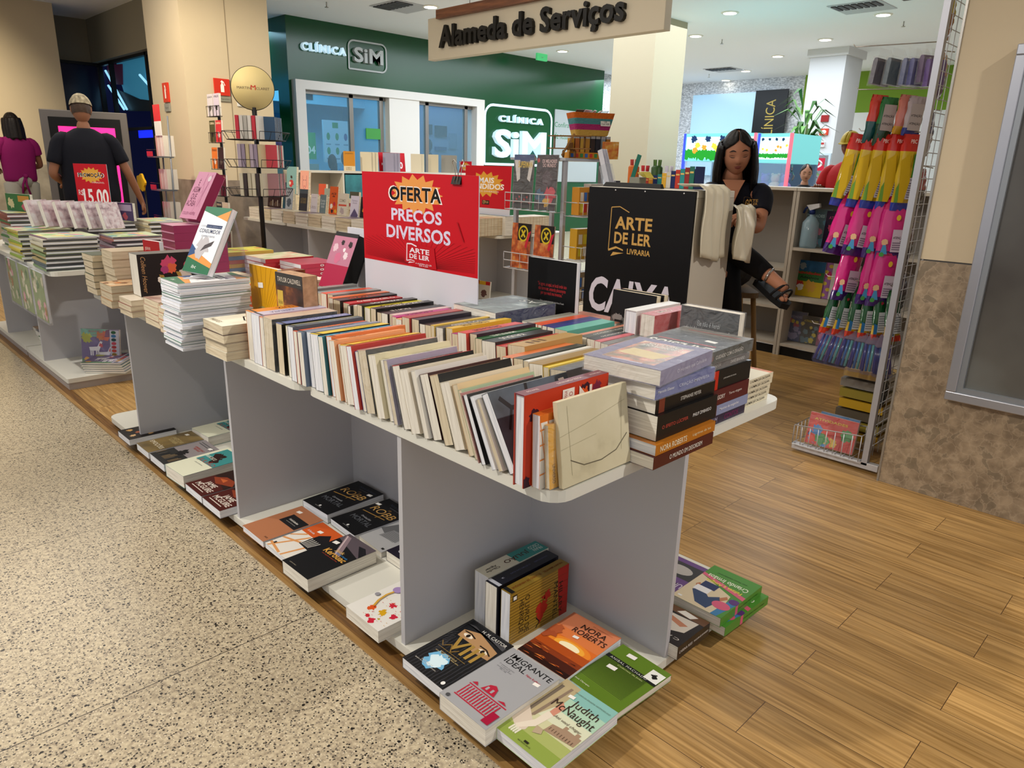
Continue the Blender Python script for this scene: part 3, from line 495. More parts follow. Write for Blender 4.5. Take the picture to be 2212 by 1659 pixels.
def A_grey(a): a.rect(0, 0, 1, 1, '#8f888a'); a.rect(0, 0, 1, .42, '#2b2b2b'); R = random.Random(8); [a.rect(x, .1, x+.06, R.uniform(.25, .4), R.choice(['#4a4640', '#6a5a44', '#1c1e20'])) for x in [i*.08 for i in range(12)]]; a.blob(.5, .45, .16, '#1c1a1c', 2); a.txt('AMERICANO\nMIDWAY', .3, .66, .55, .1, '#b5483c'); a.rect(.1, .85, .9, .87, '#5a5a5c'); a.rect(.1, .9, .9, .92, '#5a5a5c'); stk(a, .7, .84, s=.1)
def A_coes(a): a.rect(0, 0, 1, 1, ramp_mat('cov_olive', 'noise', [(.3, '#5a4a28'), (.7, '#8a7340')], .4, 12)); a.txt('EMOÇÕES', .06, .20, .88, .12, '#e3dcc8'); a.txt('JANETE CLAIR\nA USINEIRA', .2, .5, .7, .16, '#b8a878'); stk(a, .2, .82, s=.1)
def A_darkflow(a): a.rect(0, 0, 1, 1, '#16100f'); [a.blob(x, y, .08, c, i) for i, (x, y, c) in enumerate(((.2, .2, '#c89a58'), (.5, .3, '#a85a38'), (.7, .15, '#d8b080'), (.4, .6, '#8a4a2c'), (.8, .5, '#c89a58')))]
def A_jornal(a): a.rect(0, 0, 1, 1, '#b9babd'); a.poly([(.3, .66), (1, .52), (1, .98), (.3, .98)], '#26272a'); a.txt('HISTÓRIA DO\nJORNAL\nDO BRASIL', .4, .74, .5, .2, '#e0e0e0', bold=.01); a.poly([(.05, .4), (.5, .3), (.6, .62), (.2, .7)], '#6a6b6e'); a.poly([(.3, .25), (.85, .3), (.8, .55), (.35, .5)], '#8c8d90'); [a.rect(.36, .28+.03*i, .8, .285+.03*i, '#5a5a5c') for i in range(7)]; a.rect(.85, .05, .93, .09, '#222')
def A_flat(c, *ts):
    def f(a):
        a.rect(0, 0, 1, 1, c)
        for t in ts: a.txt(*t[:-1], t[-1])
    return f
B1 = 'books lying on the base shelves'
flat('pale green novel cover with a gowned arm and a manor, front corner of the near base shelf', 1.015, .843, BASE, 0, .155, .232, .03, '#b8cf9a', art=A_mcn, pages=PAGE3)
flat('black novel with gold VIII lettering and eyes on its cover, by the front panel edge', 1.005, 1.172, BASE, 0, .158, .235, .03, '#131316', art=A_viii, pages=PAGE3)
flat('thick grey book with a red building print, between the black VIII book and the pale green novel', .984, .998, BASE, 0, .157, .238, .045, '#a3a4a8', art=A_imig)
flat('orange sunset cover lying face up behind the grey book on the near base shelf', 1.24, 1.005, BASE, 1.5, .16, .228, .028, '#d9845c', art=A_nora, pages=PAGE3)
flat('olive green striped book with a black title band at the end of the near base shelf', 1.245, .846, BASE, -3, .155, .205, .018, '#5e7d23', art=A_mach)
x0 = 1.145
spineup('mustard yellow book with black lettering and red emblem, leaning spine up in the base corner', 1.142, 1.165, BASE, .155, .228, .034, '#8f7220', art=A_mantel, lean=0, hard=False, spine=[('HILARY MANTEL   O LIVRO DE HENRIQUE', .1, .95, '#7a3010'), (.02, .08, '#1a1a1a')], pages=PAGE3)
spineup('dark navy book standing spine up between the mustard book and the cream and teal one', 1.133, 1.216, BASE, .16, .238, .044, '#0b0e1e', spine=[('2', .16, .2, '#b8bcd0'), ('O SÉTIMO DAS DUAS', .3, .62, '#5c6284'), ('RICHARD ROHMER', .68, .9, '#5c6284'), (.03, .08, '#c8ccd8')])
spineup('cream and teal spined biography standing spine up against the white cross panel', 1.146, 1.272, BASE, .162, .235, .053, '#d9d6c4', spine=[(.5, 1.0, '#3f8f8c'), ('Cláudio\nAguiar', .06, .26, '#333'), ('JULIÃO', .36, .76, '#4a2620'), ('FRAN\nCISCO', .8, .97, '#cfe0dc')], pages=PAGE3)
flat('black thriller with gold lettering and a dagger, at the back against both panels', 1.258, 2.118, BASE, 2, .16, .24, .035, '#0c0d10', art=A_robb('Corrompida'), pages=PAGE3)
flat('black thriller with gold lettering and a cane, in front of the one with the dagger', 1.262, 1.937, BASE+.002, -2, .16, .24, .024, '#0c0d10', art=A_robb('Imitação'), pages=PAGE3)
flat('terracotta cover with a black title block on the middle base shelf', 1.012, 2.103, BASE, 0, .148, .22, .022, '#b27450', art=A_terra, pages=PAGE3)
flat('white and orange cover with a black drawing beside the terracotta book', 1.012, 1.955, BASE, 0, .14, .21, .018, '#d8d0c0', art=A_orange, pages=PAGE3)
flat('black biography with a road photo and gold lettering, overhanging the middle base shelf', .998, 1.777, BASE, 1, .148, .24, .044, '#141518', art=A_kero)
flat('grey book with newspaper pictures lying beyond the black road biography', 1.262, 1.79, BASE-.0, -3, .15, .22, .02, '#b9babd', art=A_jornal)
flat('white and grey cover with outlined lettering behind the white and orange book', 1.25, 1.99, BASE-.0, 0, .05, .2, .0015, '#c9c6c4', art=A_flat('#c5c2c2', ('RAPHAEL', .1, .3, .8, .1, '#9a9698'))) if False else None
flat('dark plum paperback with pale capitals, half hidden by the front panel edge', 1.265, 1.63, BASE, 0, .14, .225, .035, '#1c1526', art=A_flat('#1c1526', ('CARINA', .2, .1, .7, .08, '#d8d4e0')))
flat('white cover splashed with red, orange and yellow paint on the near base shelf', 1.01, 1.448, BASE, 0, .155, .225, .036, '#eceae4', art=A_splash)
flat('green parenting book with a pink badge, upper of the pair on the far side of the base', 1.705, .852, BASE+.03, 180, .155, .232, .028, '#4d8c33', art=A_cria, spc='#4d8c33', spine=[('Criando Irmãos Felizes e Amigos', .1, .6, '#22521a'), (.6, .66, '#d4607c')])
flat('green parenting book underneath its twin on the far side of the base', 1.72, .838, BASE, 178, .155, .232, .028, '#4d8c33', art=A_cria, spine=[('Criando Irmãos Felizes e Amigos', .1, .6, '#22521a'), (.6, .66, '#d4607c')])
flat('dark novel with a figure in white cloth beside the green parenting books', 1.498, .872, BASE, 180, .15, .155, .04, '#221a18', art=A_carina, spine=[('CARINA RISSI', .55, .95, '#d8cfc8'), ('PROCURA-SE UM MARIDO', .04, .5, '#e8e0d8')])
flat('purple cover lying behind the green parenting books on the base', 1.73, 1.02, BASE, 180, .15, .22, .022, '#6a4a86', art=A_purple)
flat('dark red romance cover, left of the matching pair beside the second panel', .998, 2.545, BASE, 0, .15, .232, .03, '#2a1512', art=A_jam, pages=PAGE3)
flat('dark red romance cover, right of the matching pair touching the second panel', .998, 2.388, BASE, 0, .15, .232, .03, '#2a1512', art=A_jam, pages=PAGE3)
flat('thick teal and cream biography lying between the grey cover and the dark red pair', 1.01, 2.728, BASE, 3, .16, .26, .05, '#3d8c8c', art=A_teal)
flat('grey and black wartime cover next to the teal biography', 1.0, 2.925, BASE, 0, .155, .23, .032, '#8f888a', art=A_grey, pages=PAGE3)
flat('olive brown cover with pale capitals near the third panel', 1.0, 3.09, BASE, 0, .14, .232, .03, '#6a5830', art=A_coes, pages=PAGE3)
flat('dark patterned cover on the far rounded end of the base shelf', .975, 3.30, BASE, 0, .15, .2, .028, '#16100f', art=A_darkflow, pages=PAGE3)
flat('teal and cream biography at the back of the base, copy of the thick one in front', 1.24, 3.08, BASE, 3, .16, .24, .045, '#3d8c8c', art=A_teal)
# ---------------------------------------------------------------- the packed top of the front tables
COLN = {}
def yat(x, X=0.955, y0=680, x0=545, k=0.375): return onX(x, y0+(x-x0)*k, X).y
ROW1 = [  # left x of the top edge in the photo, colour, colour word, spine text, text colour, pages, back cover colour
 (539.5, '#d8801f', 'orange', 'LUIZ', '#5a2a10', PAGE, None), (554.7, '#bdb8cf', 'lilac', 'CANTATA', '#5a5478', PAGE3, None), (572, '#e0864f', 'peach', 'MARINA', '#a8402c', PAGE, None), (582, '#c4ac94', 'pale patterned', '', '#777', PAGE2, '#151515'),
 (607, '#5f6ba0', 'slate blue', 'TONY BELLOTTO', '#c8cce0', PAGE2, '#151515'), (625, '#8b8750', 'olive', 'HARRY PEARSON', '#d8d2a0', PAGE, None), (639, '#4b5966', 'dark slate', 'CINQUENTA TONS', '#9aa8a0', PAGE3, None), (652, '#d55a34', 'red orange', 'GARCIA MARQUEZ', '#f0b060', PAGE, None), (661, '#6c7c92', 'steel blue', 'MEMORIAS', '#39485c', PAGE, None),
 (672, '#8a93a8', 'blue grey', '', '#777', PAGE3, None), (683.8, '#e3c52a', 'yellow', 'MINHA VIDA', '#b08a1c', PAGE3, '#111'), (703, '#2f93b8', 'turquoise', 'VIDA BELA', '#114a68', PAGE, '#1c6a74'), (715, '#e37d42', 'tangerine', 'ALICE', '#f7d8b8', PAGE3, None), (728, '#e8a878', 'apricot', 'NOEL', '#7a4a2c', PAGE, None), (741, '#d9803a', 'narrow orange', '', '#777', PAGE, '#d9803a'),
 (749, '#eec22e', 'bright yellow', 'CAMILO VASQUES', '#b07a14', PAGE, '#8f7420'), (768, '#c23a30', 'brick red', 'EM BUSCA DE BARIM', '#6a1410', PAGE3, None), (781, '#4a559a', 'royal blue', 'TONY BELLOTTO', '#c8cce0', PAGE, None), (790, '#d8a08c', 'salmon', 'CRONICAS', '#a05848', PAGE2, '#111'), (812, '#e0d6b4', 'ivory', 'AUTORES', '#8a7a54', PAGE, None),
 (830, '#d9d4b8', 'ivory and black lettered', 'MILLS', '#111', PAGE, None), (843, '#9a96b0', 'glittery lilac', '', '#777', PAGE2, None), (855, '#c06a70', 'rose', 'LIVRE', '#6a2028', PAGE2, '#222'), (862, '#cf2430', 'scarlet', 'MAX POWER', '#f2e6e0', PAGE, '#101010'), (881, '#d8cdb8', 'cream', 'CIVILIZAÇÃO', '#8a7f6a', PAGE, None),
 (903, '#e4e2dc', 'white', 'TRUNFO NEGRO', '#7a766c', PAGE, None), (915, '#6b3a2c', 'brown', 'VIENNE  IMPERADOR', '#d8b48c', PAGE, '#3a1414'), (937, '#d9b088', 'buff', 'PERTO DE CASA', '#7a4a34', PAGE2, '#111'), (960, '#ddd4bc', 'pale cream', 'NARRATIVAS DO ESTADO', '#6a6252', PAGE, None), (985, '#e5c69a', 'sandy', 'MARCELO BENVENUTTI', '#b0503a', PAGE2, None),
 (1000, '#a9bf9c', 'sage green', 'PAUL', '#4a5a40', PAGE2, None), (1011, '#a85a54', 'dusty red', '', '#777', PAGE2, None), (1018, '#e6e2da', 'off-white', '', '#777', PAGE3, '#1c1a1c')]
xs = [r[0] for r in ROW1] + [1030]
G1 = 'paperbacks standing spine up along the front edge'
R1 = random.Random(11)
for i, (x, c, cn, tx, tc, pg, bc) in enumerate(ROW1):
    f = i/(len(ROW1)-1); lean = max(0, (f-0.1)*27); w_ = 0.150 + R1.uniform(0, .012); ya = yat(xs[i]); yb = yat(xs[i+1]); t = (ya-yb)*math.cos(math.radians(lean)) - 0.0012 - 0.0022*(lean > 0)
    gap = 0
    if bc == '#151515' or bc == '#111': t -= 0.011*(bc == '#151515')
    L_ = R1.uniform(0.215, 0.235); nxt = ROW1[i+1][2] if i+1 < len(ROW1) else 'dark blue covered'; prv = ROW1[i-1][2] if i else 'yellow upright'
    X0 = 0.932 + R1.uniform(-.004, .012)
    spineup('%s spined paperback, front spine-up row, between the %s and %s ones' % (cn, prv, nxt), X0, ya - w_*math.sin(math.radians(lean)), TOP, w_, L_, t, bc or c, lean=lean, pages=pg, group=None, spc=c,
        spine=[(tx, .22 if i % 2 else .4, .22+.035*len(tx)+.1 if i % 2 else min(.96, .5+.035*len(tx)), tc), (.035, .07, '#2a2a2a')] if tx else [(.2, .8, c)], film=(i in (3, 18, 21, 22, 31)))
# leaning pair, hardback, orange and yellow books, cream board at the end
spineup('bowed white paperback leaning steeply before the dark blue cover', 0.93, 0.983, TOP, .158, .22, .012, '#d6d8dc', lean=27, pages=PAGE3, spine=[(.1, .9, '#cfd8cc')])
spineup('speckled page-edged paperback leaning under the dark blue cover', 0.935, 0.968, TOP, .155, .22, .012, '#e3dfd6', lean=29, pages=PAGE2)
def A_shana(a):
    a.rect(0, 0, 1, 1, ramp_mat('cov_night', 'noise', [(.3, '#20262f'), (.7, '#5a6a7c')], .35, 9)); D = '#1b1318'
    a.line([(.0, .45), (.2, .42), (.35, .5), (.5, .44), (.7, .6), (1, .62)], .009, D); a.line([(.3, .48), (.25, .2), (.1, .1)], .01, D); a.line([(.5, .45), (.6, .2), (.9, .1)], .012, D); a.line([(.7, .6), (.6, .8), (.2, .9)], .008, D); a.line([(.25, .2), (.5, .1)], .006, D)
    a.line([(.35, .86), (.2, .78), (.1, .9)], .004, '#a8683c'); a.ell(.55, .74, .2, .12, '#a88a7c', 24); a.ell(.55, .74, .17, .1, '#3a4454', 24); a.txt('SHANA\nKELLY', .12, .36, .78, .16, '#dfe2e6', bold=.01); stk(a, .06, .86, s=.12)
spineup('dark blue gothic novel leaning steeply, tree branches on its cover, at the row end', 0.942, 0.944, TOP, .172, .24, .02, '#262d38', lean=31, art=A_shana, pages=PAGE3)
def A_zoe(a):
    a.rect(0, 0, 1, 1, '#c23a1e')
    for i in range(26): R = random.Random(i); a.blob(R.random(), R.random(), R.uniform(.05, .09), R.choice(['#5a1f34', '#3a1426', '#7a2440', '#e05a24', '#d8481e']), i, j=.3)
    a.txt('ZOË SALLIS', .32, .05, .6, .09, '#f2e6d8', rot=0, bold=.01) if False else a.txt('ZOË SALLIS', .35, .10, .55, .05, '#f2e6d8', bold=.01); a.rect(.05, .42, .3, .56, '#f0eae0'); a.txt('O que\ninspirou', .07, .43, .2, .11, '#a02820'); a.txt('Z', .05, .62, .3, .16, '#f2ece2', bold=.03)
spineup('red and plum patterned hardback standing spine up, taller than its neighbours', 0.915, 0.908, TOP, .188, .25, .028, '#b03420', lean=1, art=A_zoe, hard=True, spc='#6a2034', pages=PAGE3, spine=[('VOZES FEMININAS', .42, .72, '#e0c8c0'), ('ZOË SALLIS', .82, .97, '#e0c8c0'), ('livros', .08, .2, '#e0c8c0')])
spineup('white and orange grid covered paperback between the red hardback and the yellow book', 0.935, 0.876, TOP, .15, .22, .02, '#dd7426', lean=2, art=lambda a: (a.rect(0, 0, 1, 1, '#eae6dc'), a.rect(0, 0, .1, 1, '#dd7426'), [a.line([(.1, .1*i), (.9, .1*i+.1)], .004, '#dd8a46') for i in range(10)], [a.line([(.2*i, 0), (.2*i-.1, 1)], .003, '#dd8a46') for i in range(1, 5)]), pages=PAGE3)
spineup('yellow paperback with a black and white portrait at the near table corner', 0.945, 0.8515, TOP, .132, .215, .014, '#e3a716', lean=5, art=lambda a: (a.rect(.22, .16, 1, .95, '#3a3a34'), a.blob(.75, .3, .22, '#9a9a90', 3), a.blob(.6, .62, .16, '#70706a', 5), a.txt('UNIVERSO', .62, .04, .3, .04, '#6a4a10'), a.rect(.22, .16, .26, .95, '#e3a716')), film=True, pages=PAGE2)
t = thing('cream_board', 'worn cream board in creased plastic standing on the corner of the near table', 'board', mw=basis((0.958, 0.829, TOP), (1, 0, 0), (0, .32, 1), (0, -1, .32)) if False else basis((0.967, 0.822, TOP+.004), (1, 0, 0), (0, .156, .9877), (0, -.9877, .156)))
CRB = ramp_mat('worn_cream', 'noise', [(.25, '#9c9070'), (.42, '#cfc6a6'), (.75, '#e0d8bc')], .5, 6, detail=7)
f = MB(); f.box(0, .215, 0, .172, -.012, 0, CRB); f.build('panel', t, bevel=.001)
a = Art(.215, .172, Matrix.Identity(4)); a.line([(.12, .30), (.3, .19), (.55, .17), (.78, .22), (.96, .38)], .0022, '#6a6250'); a.line([(.12, .93), (.13, .12)], .0006, '#8a8266'); a.line([(.0, .6), (.35, .66), (.95, .8)], .0006, '#9a9272'); a.line([(.86, .2), (.9, .85)], .0006, '#9a9272'); a.line([(.0, .45), (.5, .5)], .0005, '#a09878'); a.mb.build('creases', t)
# second row (behind the first)
ROW2 = [('#8b8f8c', 'film wrapped grey', ''), ('#7d8486', 'film wrapped silver', ''), ('#9a9590', 'film wrapped taupe', ''), ('#dc4a22', 'orange red', ''), ('#8d8884', 'dull grey', ''), ('#5a5450', 'smoky grey', ''), ('#d8661e', 'orange banded', ''), ('#131211', 'black with orange lettering', 'INSTAGRAM'), ('#c22a30', 'crimson', 'O BRASILEIRO'), ('#171514', 'plain black', ''), ('#e2e0da', 'clean white', 'A ESPERA'), ('#1a1816', 'matt black', 'LIVREIROS'), ('#ccc42c', 'acid yellow', 'A LINHA'), ('#161414', 'jet black', 'LUIZ COELHO'), ('#241c1c', 'soot black', 'NOITE'), ('#201a1a', 'dark umber', ''), ('#d8b8b8', 'pale pink', ''), ('#b81c7c', 'magenta', 'A BONECA'), ('#dcb078', 'light orange', ''), ('#a83a3c', 'wine red', ''), ('#2a2330', 'dark violet', ''), ('#1d1a20', 'blackish plum', ''), ('#251812', 'dark brown', ''), ('#d6b02a', 'mustard', ''), ('#171518', 'glossy black', 'LOU REED'), ('#dcb42c', 'sunny yellow', 'FORTUNA'), ('#a8308c', 'fuchsia', ''), ('#cc3a34', 'tomato red', 'SAUDADE'), ('#3a1a2c', 'aubergine', ''), ('#1a5a2c', 'forest green', 'MANUAL'), ('#26292a', 'charcoal', 'KAUDUS'), ('#c0403c', 'coral red', 'MEMORIA'), ('#b89458', 'kraft tan scroll patterned', 'III'), ('#d06a2c', 'rust orange', ''), ('#22291e', 'dark green', ''), ('#e6e4dc', 'narrow white', ''), ('#96752f', 'khaki gold', ''), ('#e0c23a', 'lemon', ''), ('#3a3e48', 'glossy slate', ''), ('#e07a22', 'vivid orange', '')]
R2 = random.Random(5); y = 2.37; n2 = len(ROW2); tot = y - 0.965; ths = []
big = {32: 2.0, 36: 1.5, 39: 1.3, 30: 1.4, 38: 1.5, 17: .8, 10: .9, 7: 1.3, 23: .6, 35: .5, 37: .5, 9: .5}
ths = [R2.uniform(.8, 1.1)*big.get(i, 1) for i in range(n2)]; k_ = tot/sum(ths)
for i, (c, cn, tx) in enumerate(ROW2):
    t = ths[i]*k_ - .0012; f = i/n2; lean = max(0, (f-.3)*10); w_ = .15 + R2.uniform(-.004, .008); X0 = 1.262 + R2.uniform(-.01, .01) - (.08*(f > .8) if i != 39 else -.03); L_ = R2.uniform(.215, .235); L_ = L_ if X0+L_ < 1.5 else 1.5-X0
    if i < 6: X0 += .03; L_ = .2
    if X0 < 1.2: X0 = 1.185; L_ = .235
    nx_ = ROW2[i+1][1] if i+1 < n2 else 'wrapped lilac'; pv = ROW2[i-1][1] if i else 'wire stand'
    tcol = '#d8481c' if i == 7 else ('#e8e4dc' if sum(hexc(c)[:3]) < .6 else '#5a3a1c')
    spineup('%s spined paperback, second row, between %s and %s ones' % (cn, pv, nx_), X0, y - w_*math.sin(math.radians(lean)), TOP, w_, L_, t, c, lean=lean, spine=[(tx, .2, min(.95, .3+.05*len(tx)), tcol)] if tx else None, pages=PAGE2 if i % 3 else PAGE, film=(i in (0, 1, 2, 24, 38)))
    y -= ths[i]*k_
# third row on the far half of the near table (right of the red sign)
G3 = [('#8a8a80', 'dull silver', .024), ('#a8a298', 'light taupe', .022), ('#d8582c', 'orange streaked', .02), ('#d04a28', 'flame orange', .018), ('#2a2c6a', 'indigo', .02), ('#1f2a7a', 'cobalt', .03), ('#5fb0a0', 'mint green', .05)]
y = 1.50
for i, (c, cn, t) in enumerate(G3):
    spineup('%s paperback standing spine up right of the blue boxed volume, %s' % (cn, ('behind the indigo one' if i < 4 else 'in front of the orange ones')), 1.53, y, TOP, .15, .22, t-.001, c, pages=PAGE if i != 6 else PAGE2, spc=None); y -= t
G4 = [('#d08a70', 'salmon', .018), ('#4a4e48', 'moss grey', .03), ('#1c1a1a', 'black lettered', .032), ('#c4505a', 'pink red', .022), ('#5a5650', 'wrinkled grey', .03), ('#b04a4a', 'brick pink', .02), ('#6a665e', 'film covered grey', .03), ('#7a766e', 'film covered pewter', .03), ('#a08a9a', 'film covered mauve', .034)]
y = 1.268
for i, (c, cn, t) in enumerate(G4):
    spineup('%s paperback in the short wrapped row behind the lilac stack' % cn, 1.51 - .005*i, y, TOP, .152, .22, t-.001, c, pages=PAGE, film=i > 3, spine=[('AMOR DE PERDIÇÃO', .2, .8, '#d8d4cc')] if i in (1, 2) else None); y -= t
# blue boxed volume and black book beside the red sign
flat('thick navy blue volume in creased film lying beside the red offer sign', 1.60, 1.70, TOP+.085, 0, .165, .25, .062, '#17245c', art=lambda a: (a.rect(0, 0, 1, 1, ramp_mat('cov_grey_water', 'noise', [(.35, '#22312f'), (.55, '#4f615e'), (.75, '#b8c4c2')], .3, 14)), a.txt('ATLAS', .05, .1, .9, .12, '#d8dcd8')), spc='#17245c', film=True) if False else None
spineup_blue = book('thick navy blue volume in creased film lying beside the red offer sign', (1.735, 1.548, TOP+.105), (-1, 0, 0), (0, 0, 1), .2, .27, .07, '#1a2858', art=lambda a: (a.rect(0, 0, 1, 1, ramp_mat('cov_grey_water', 'noise', [(.35, '#22312f'), (.55, '#4f615e'), (.75, '#b8c4c2')], .3, 14)), a.txt('LAS', .05, .1, .5, .14, '#d8dcd8')), spc='#1a2858', film=True)
for i, c in enumerate(('#8a8478', '#b0a898', '#6a6e78')): flat('%s book lying under the thick navy volume' % ('greyish', 'tan', 'bluish')[i], 1.60, 1.65, TOP+.0345*i, 0, .17, .22, .034, c)
def A_bks(a): a.rect(0, 0, 1, 1, '#08080a'); a.txt('"Se agora, se aqui, se local onde isso\nnão terminar, entenda plenamente\npor que você me inventou."', .22, .46, .6, .2, '#c02c30'); a.txt('Kitty, amiga imaginária de Anne Frank', .28, .36, .5, .035, '#b8b8b8')
upright('tall black book with red quotation lines standing upright behind the navy volume', 1.765, 1.60, TOP+.082, 180, .215, .225, .02, '#08080a', art=A_bks, pages=PAGE3, spine=[('O DIÁRIO', .2, .8, '#dcdcdc')])
for i, (c, n_) in enumerate((('#9aa08c', 'sage'), ('#7a8474', 'dull green'), ('#b0b4a4', 'pale green'), ('#8a8c7a', 'olive grey'), ('#6a7a8a', 'blue grey'), ('#c8642c', 'orange edged'))):
    flat('%s wrapped book in the small stack beside the black standing book' % n_, 1.79 + .004*(i % 2), 1.46 - .003*i, TOP+.0225*i, 90, .15, .2, .022, c, film=i > 3)
upright('dark biography with a grey bearded face and red spine, front one of the standing pair', 1.81, 1.305, TOP, 180, .165, .232, .024, '#1b1a1b', art=lambda a: (a.rect(0, 0, 1, 1, '#171617'), a.blob(.2, .5, .24, '#5a5856', 4, j=.2), a.blob(.16, .62, .1, '#8a8684', 5), a.blob(.26, .35, .12, '#3a3837', 6), a.rect(.1, .56, .3, .6, '#1a1a1a'), a.txt('GABRIEL', .42, .1, .5, .12, '#cfcac4')), spc='#7a1c24', pages=PAGE2, lean=4)
upright('dark biography directly behind its twin with the grey bearded face', 1.842, 1.30, TOP, 180, .165, .232, .024, '#1b1a1b', spc='#7a1c24', pages=PAGE2, lean=4)
for i, c in enumerate(('#4a4a44', '#8a867c')): flat('%s hardback under the tall black book' % ('charcoal', 'putty coloured')[i], 1.79, 1.64, TOP+.0405*i, 0, .13, .14, .04, c)
# flat pairs and the stacks at the near right corner
spineup('thick white hardback with a grey border standing spine up behind the lilac wrapped row', 1.645, 1.205, TOP, .218, .22, .042, '#d9d6d2', hard=True, pages=PAGE3)
spineup('thick red and white paperback in film standing spine up next to the white hardback', 1.65, 1.155, TOP, .215, .225, .05, '#b83a3a', film=True, pages=PAGE, spine=[('CRIME', .2, .5, '#e8d8d0')])
def A_homem(a): a.rect(0, 0, 1, 1, ramp_mat('cov_wet_slate', 'noise', [(.3, '#14181e'), (.6, '#2e363c'), (.75, '#6a6f66')], .25, 8)); a.txt('Ele não é herói\nde Jó Nascimento por vocação\num guerreiro obstinado\nnem tampouco', .1, .55, .8, .3, '#aab0b4', shear=.2); a.txt('Sombria e fascinante por grandes\nmas ainda assim que é impossível', .1, .25, .8, .16, '#aab0b4', shear=.2)
upright('dark slate paperback in creased film standing upright at the far right corner', 1.74, .992, TOP, 181, .18, .24, .035, '#1f252b', art=A_homem, spine=[('O HOMEM', .2, .8, '#d8dcdc')], film=True, pages=PAGE)
def stack(xc, yc, z, ang, items, group=None):
    for it in items:
        lab, w_, l_, t_, c, kw = it; kw = dict(kw); dx = kw.pop('dx', 0); dy = kw.pop('dy', 0); da = kw.pop('da', 0)
        flat(lab, xc+dx, yc+dy, z, ang+da, w_, l_, t_, c, group=group, **kw); z += t_ + .0006
    return z
# (head of these books points to +Y, spine towards the camera side -> angle 180 puts the spine at -Y)
S = lambda *a: list(a)
stack(1.315, .865, TOP, 180, [
 ('dark maroon paperback at the very bottom of the near corner stack', .155, .235, .028, '#4f1a18', dict(spine=S(('O MUNDO EM DESORDEM', .2, .75, '#e0d8cc')), dx=-.015, dy=-.022, pages=PAGE)),
 ('amber spined paperback, second from the bottom of the near corner stack', .155, .235, .024, '#b8701c', dict(spine=S(('NORA ROBERTS', .5, .93, '#f0e2c0'), ('Lágrimas da lua', .08, .4, '#e8d0a0')), dx=-.008, dy=-.02, pages=PAGE3)),
 ('thick black paperback with red and white lettering in the near corner stack', .158, .238, .056, '#101012', dict(spine=S(('PHILIP ZIMBARDO', .1, .42, '#d8d6d2'), ('O EFEITO LÚCIFER', .5, .92, '#b84a3c')), dx=.01, dy=-.006, pages=PAGE)),
 ('black paperback with a copper emblem above the thick black one', .158, .235, .032, '#17120f', dict(spine=S(('STEPHANIE MEYER', .25, .6, '#c8c2b8'), (.86, .95, '#7a3a28')), dx=.012, dy=.004, pages=PAGE)),
 ('violet blue paperback in film under the framed lilac one', .16, .235, .034, '#6670a8', dict(spine=S(('CRIAÇÃO IMPERFEITA', .1, .62, '#c8cce4'), ('Marcelo Gleiser', .7, .96, '#dfe2ee')), film=True, pages=PAGE)),
 ('lilac paperback in film with a framed garden picture, topmost of the near corner stack', .19, .245, .036, '#8b86a6', dict(spine=S(('O Homem que Calculava', .12, .7, '#cfcce0')), film=True, dx=-.012, dy=.014, da=6, pages=PAGE, art=lambda a: (a.rect(0, 0, 1, 1, '#7d7a98'), a.rect(.16, .12, .84, .9, ramp_mat('cov_garden', 'noise', [(.3, '#3c4a34'), (.45, '#8a6a4a'), (.58, '#c87858'), (.7, '#d8c8a0')], .3, 22)), a.poly([(.2, .5), (.75, .45), (.8, .68), (.3, .72)], '#d8c89c'), a.txt('O HOMEM QUE\nCALCULAVA', .22, .16, .56, .14, '#e8e4dc', flip=False), a.rect(.3, .9, .7, .93, '#b8b4cc')))) ])
z = stack(1.565, .905, TOP, 180, [
 ('dark violet paperback at the bottom of the right hand corner stack', .155, .23, .024, '#2e2440', dict(spine=S(('VERUM', .6, .8, '#a8a0b8'), ('CONTOS', .15, .45, '#7a2a5a')), pages=PAGE)),
 ('pale blue paperback, second from the bottom of the right hand corner stack', .158, .235, .026, '#8d95b8', dict(spine=S(('Menino de engenho', .2, .6, '#e8e6ee'), (.66, .72, '#5a3028')), dx=.004, pages=PAGE3)),
 ('burgundy paperback with pale lettering in the right hand corner stack', .158, .235, .04, '#571a1c', dict(spine=S(('PHILIPPA GREGORY', .5, .98, '#e2d6cc'), ('Terra virgem', .15, .42, '#d8c8c0')), pages=PAGE)),
 ('thick black paperback with a red film strip on its spine', .16, .24, .048, '#131110', dict(spine=S((.66, .78, '#c0301c'), ('JOSÉ SARNEY DE SOUZA', .3, .56, '#c8c4bc')), pages=PAGE, dx=.002, dy=.004)),
 ('grey white paperback in film below the topmost wrapped thriller', .158, .235, .022, '#5a5656', dict(spine=S(('UM PROJETO DE', .6, .95, '#b8b4b0'), ('DAVID BRAINERD', .1, .4, '#c8c4c0')), film=True, pages=PAGE3, dx=.0, dy=.006)),
 ('dark wrapped thriller with big white letters, topmost of the right hand corner stack', .20, .265, .032, '#3a3d38', dict(spine=S(('CUIDADO COM O DRAGÃO', .2, .75, '#c8c4bc'), ('CÉU', .8, .9, '#a82c2c')), film=True, da=3, dx=-.01, dy=.02, pages=PAGE, art=lambda a: (a.rect(0, 0, 1, 1, '#3a3c3a'), a.rect(0, .0, .12, 1, '#b8b060') if False else a.rect(0, .9, 1, 1, '#c0ba70'), a.rect(0, .0, 1, .2, '#6a6864'), a.poly([(.1, .35), (.95, .3), (.95, .65), (.1, .7)], '#26282a'), a.txt('LAPESIUS', .06, .68, .88, .16, '#e6e6e0', bold=.02), a.rect(.1, .60, .9, .63, '#a8282c'), a.poly([(.2, .42), (.36, .4), (.36, .47), (.2, .49)], '#e8e8e4'), a.rect(.1, .1, .85, .115, '#a8282c')))) ])
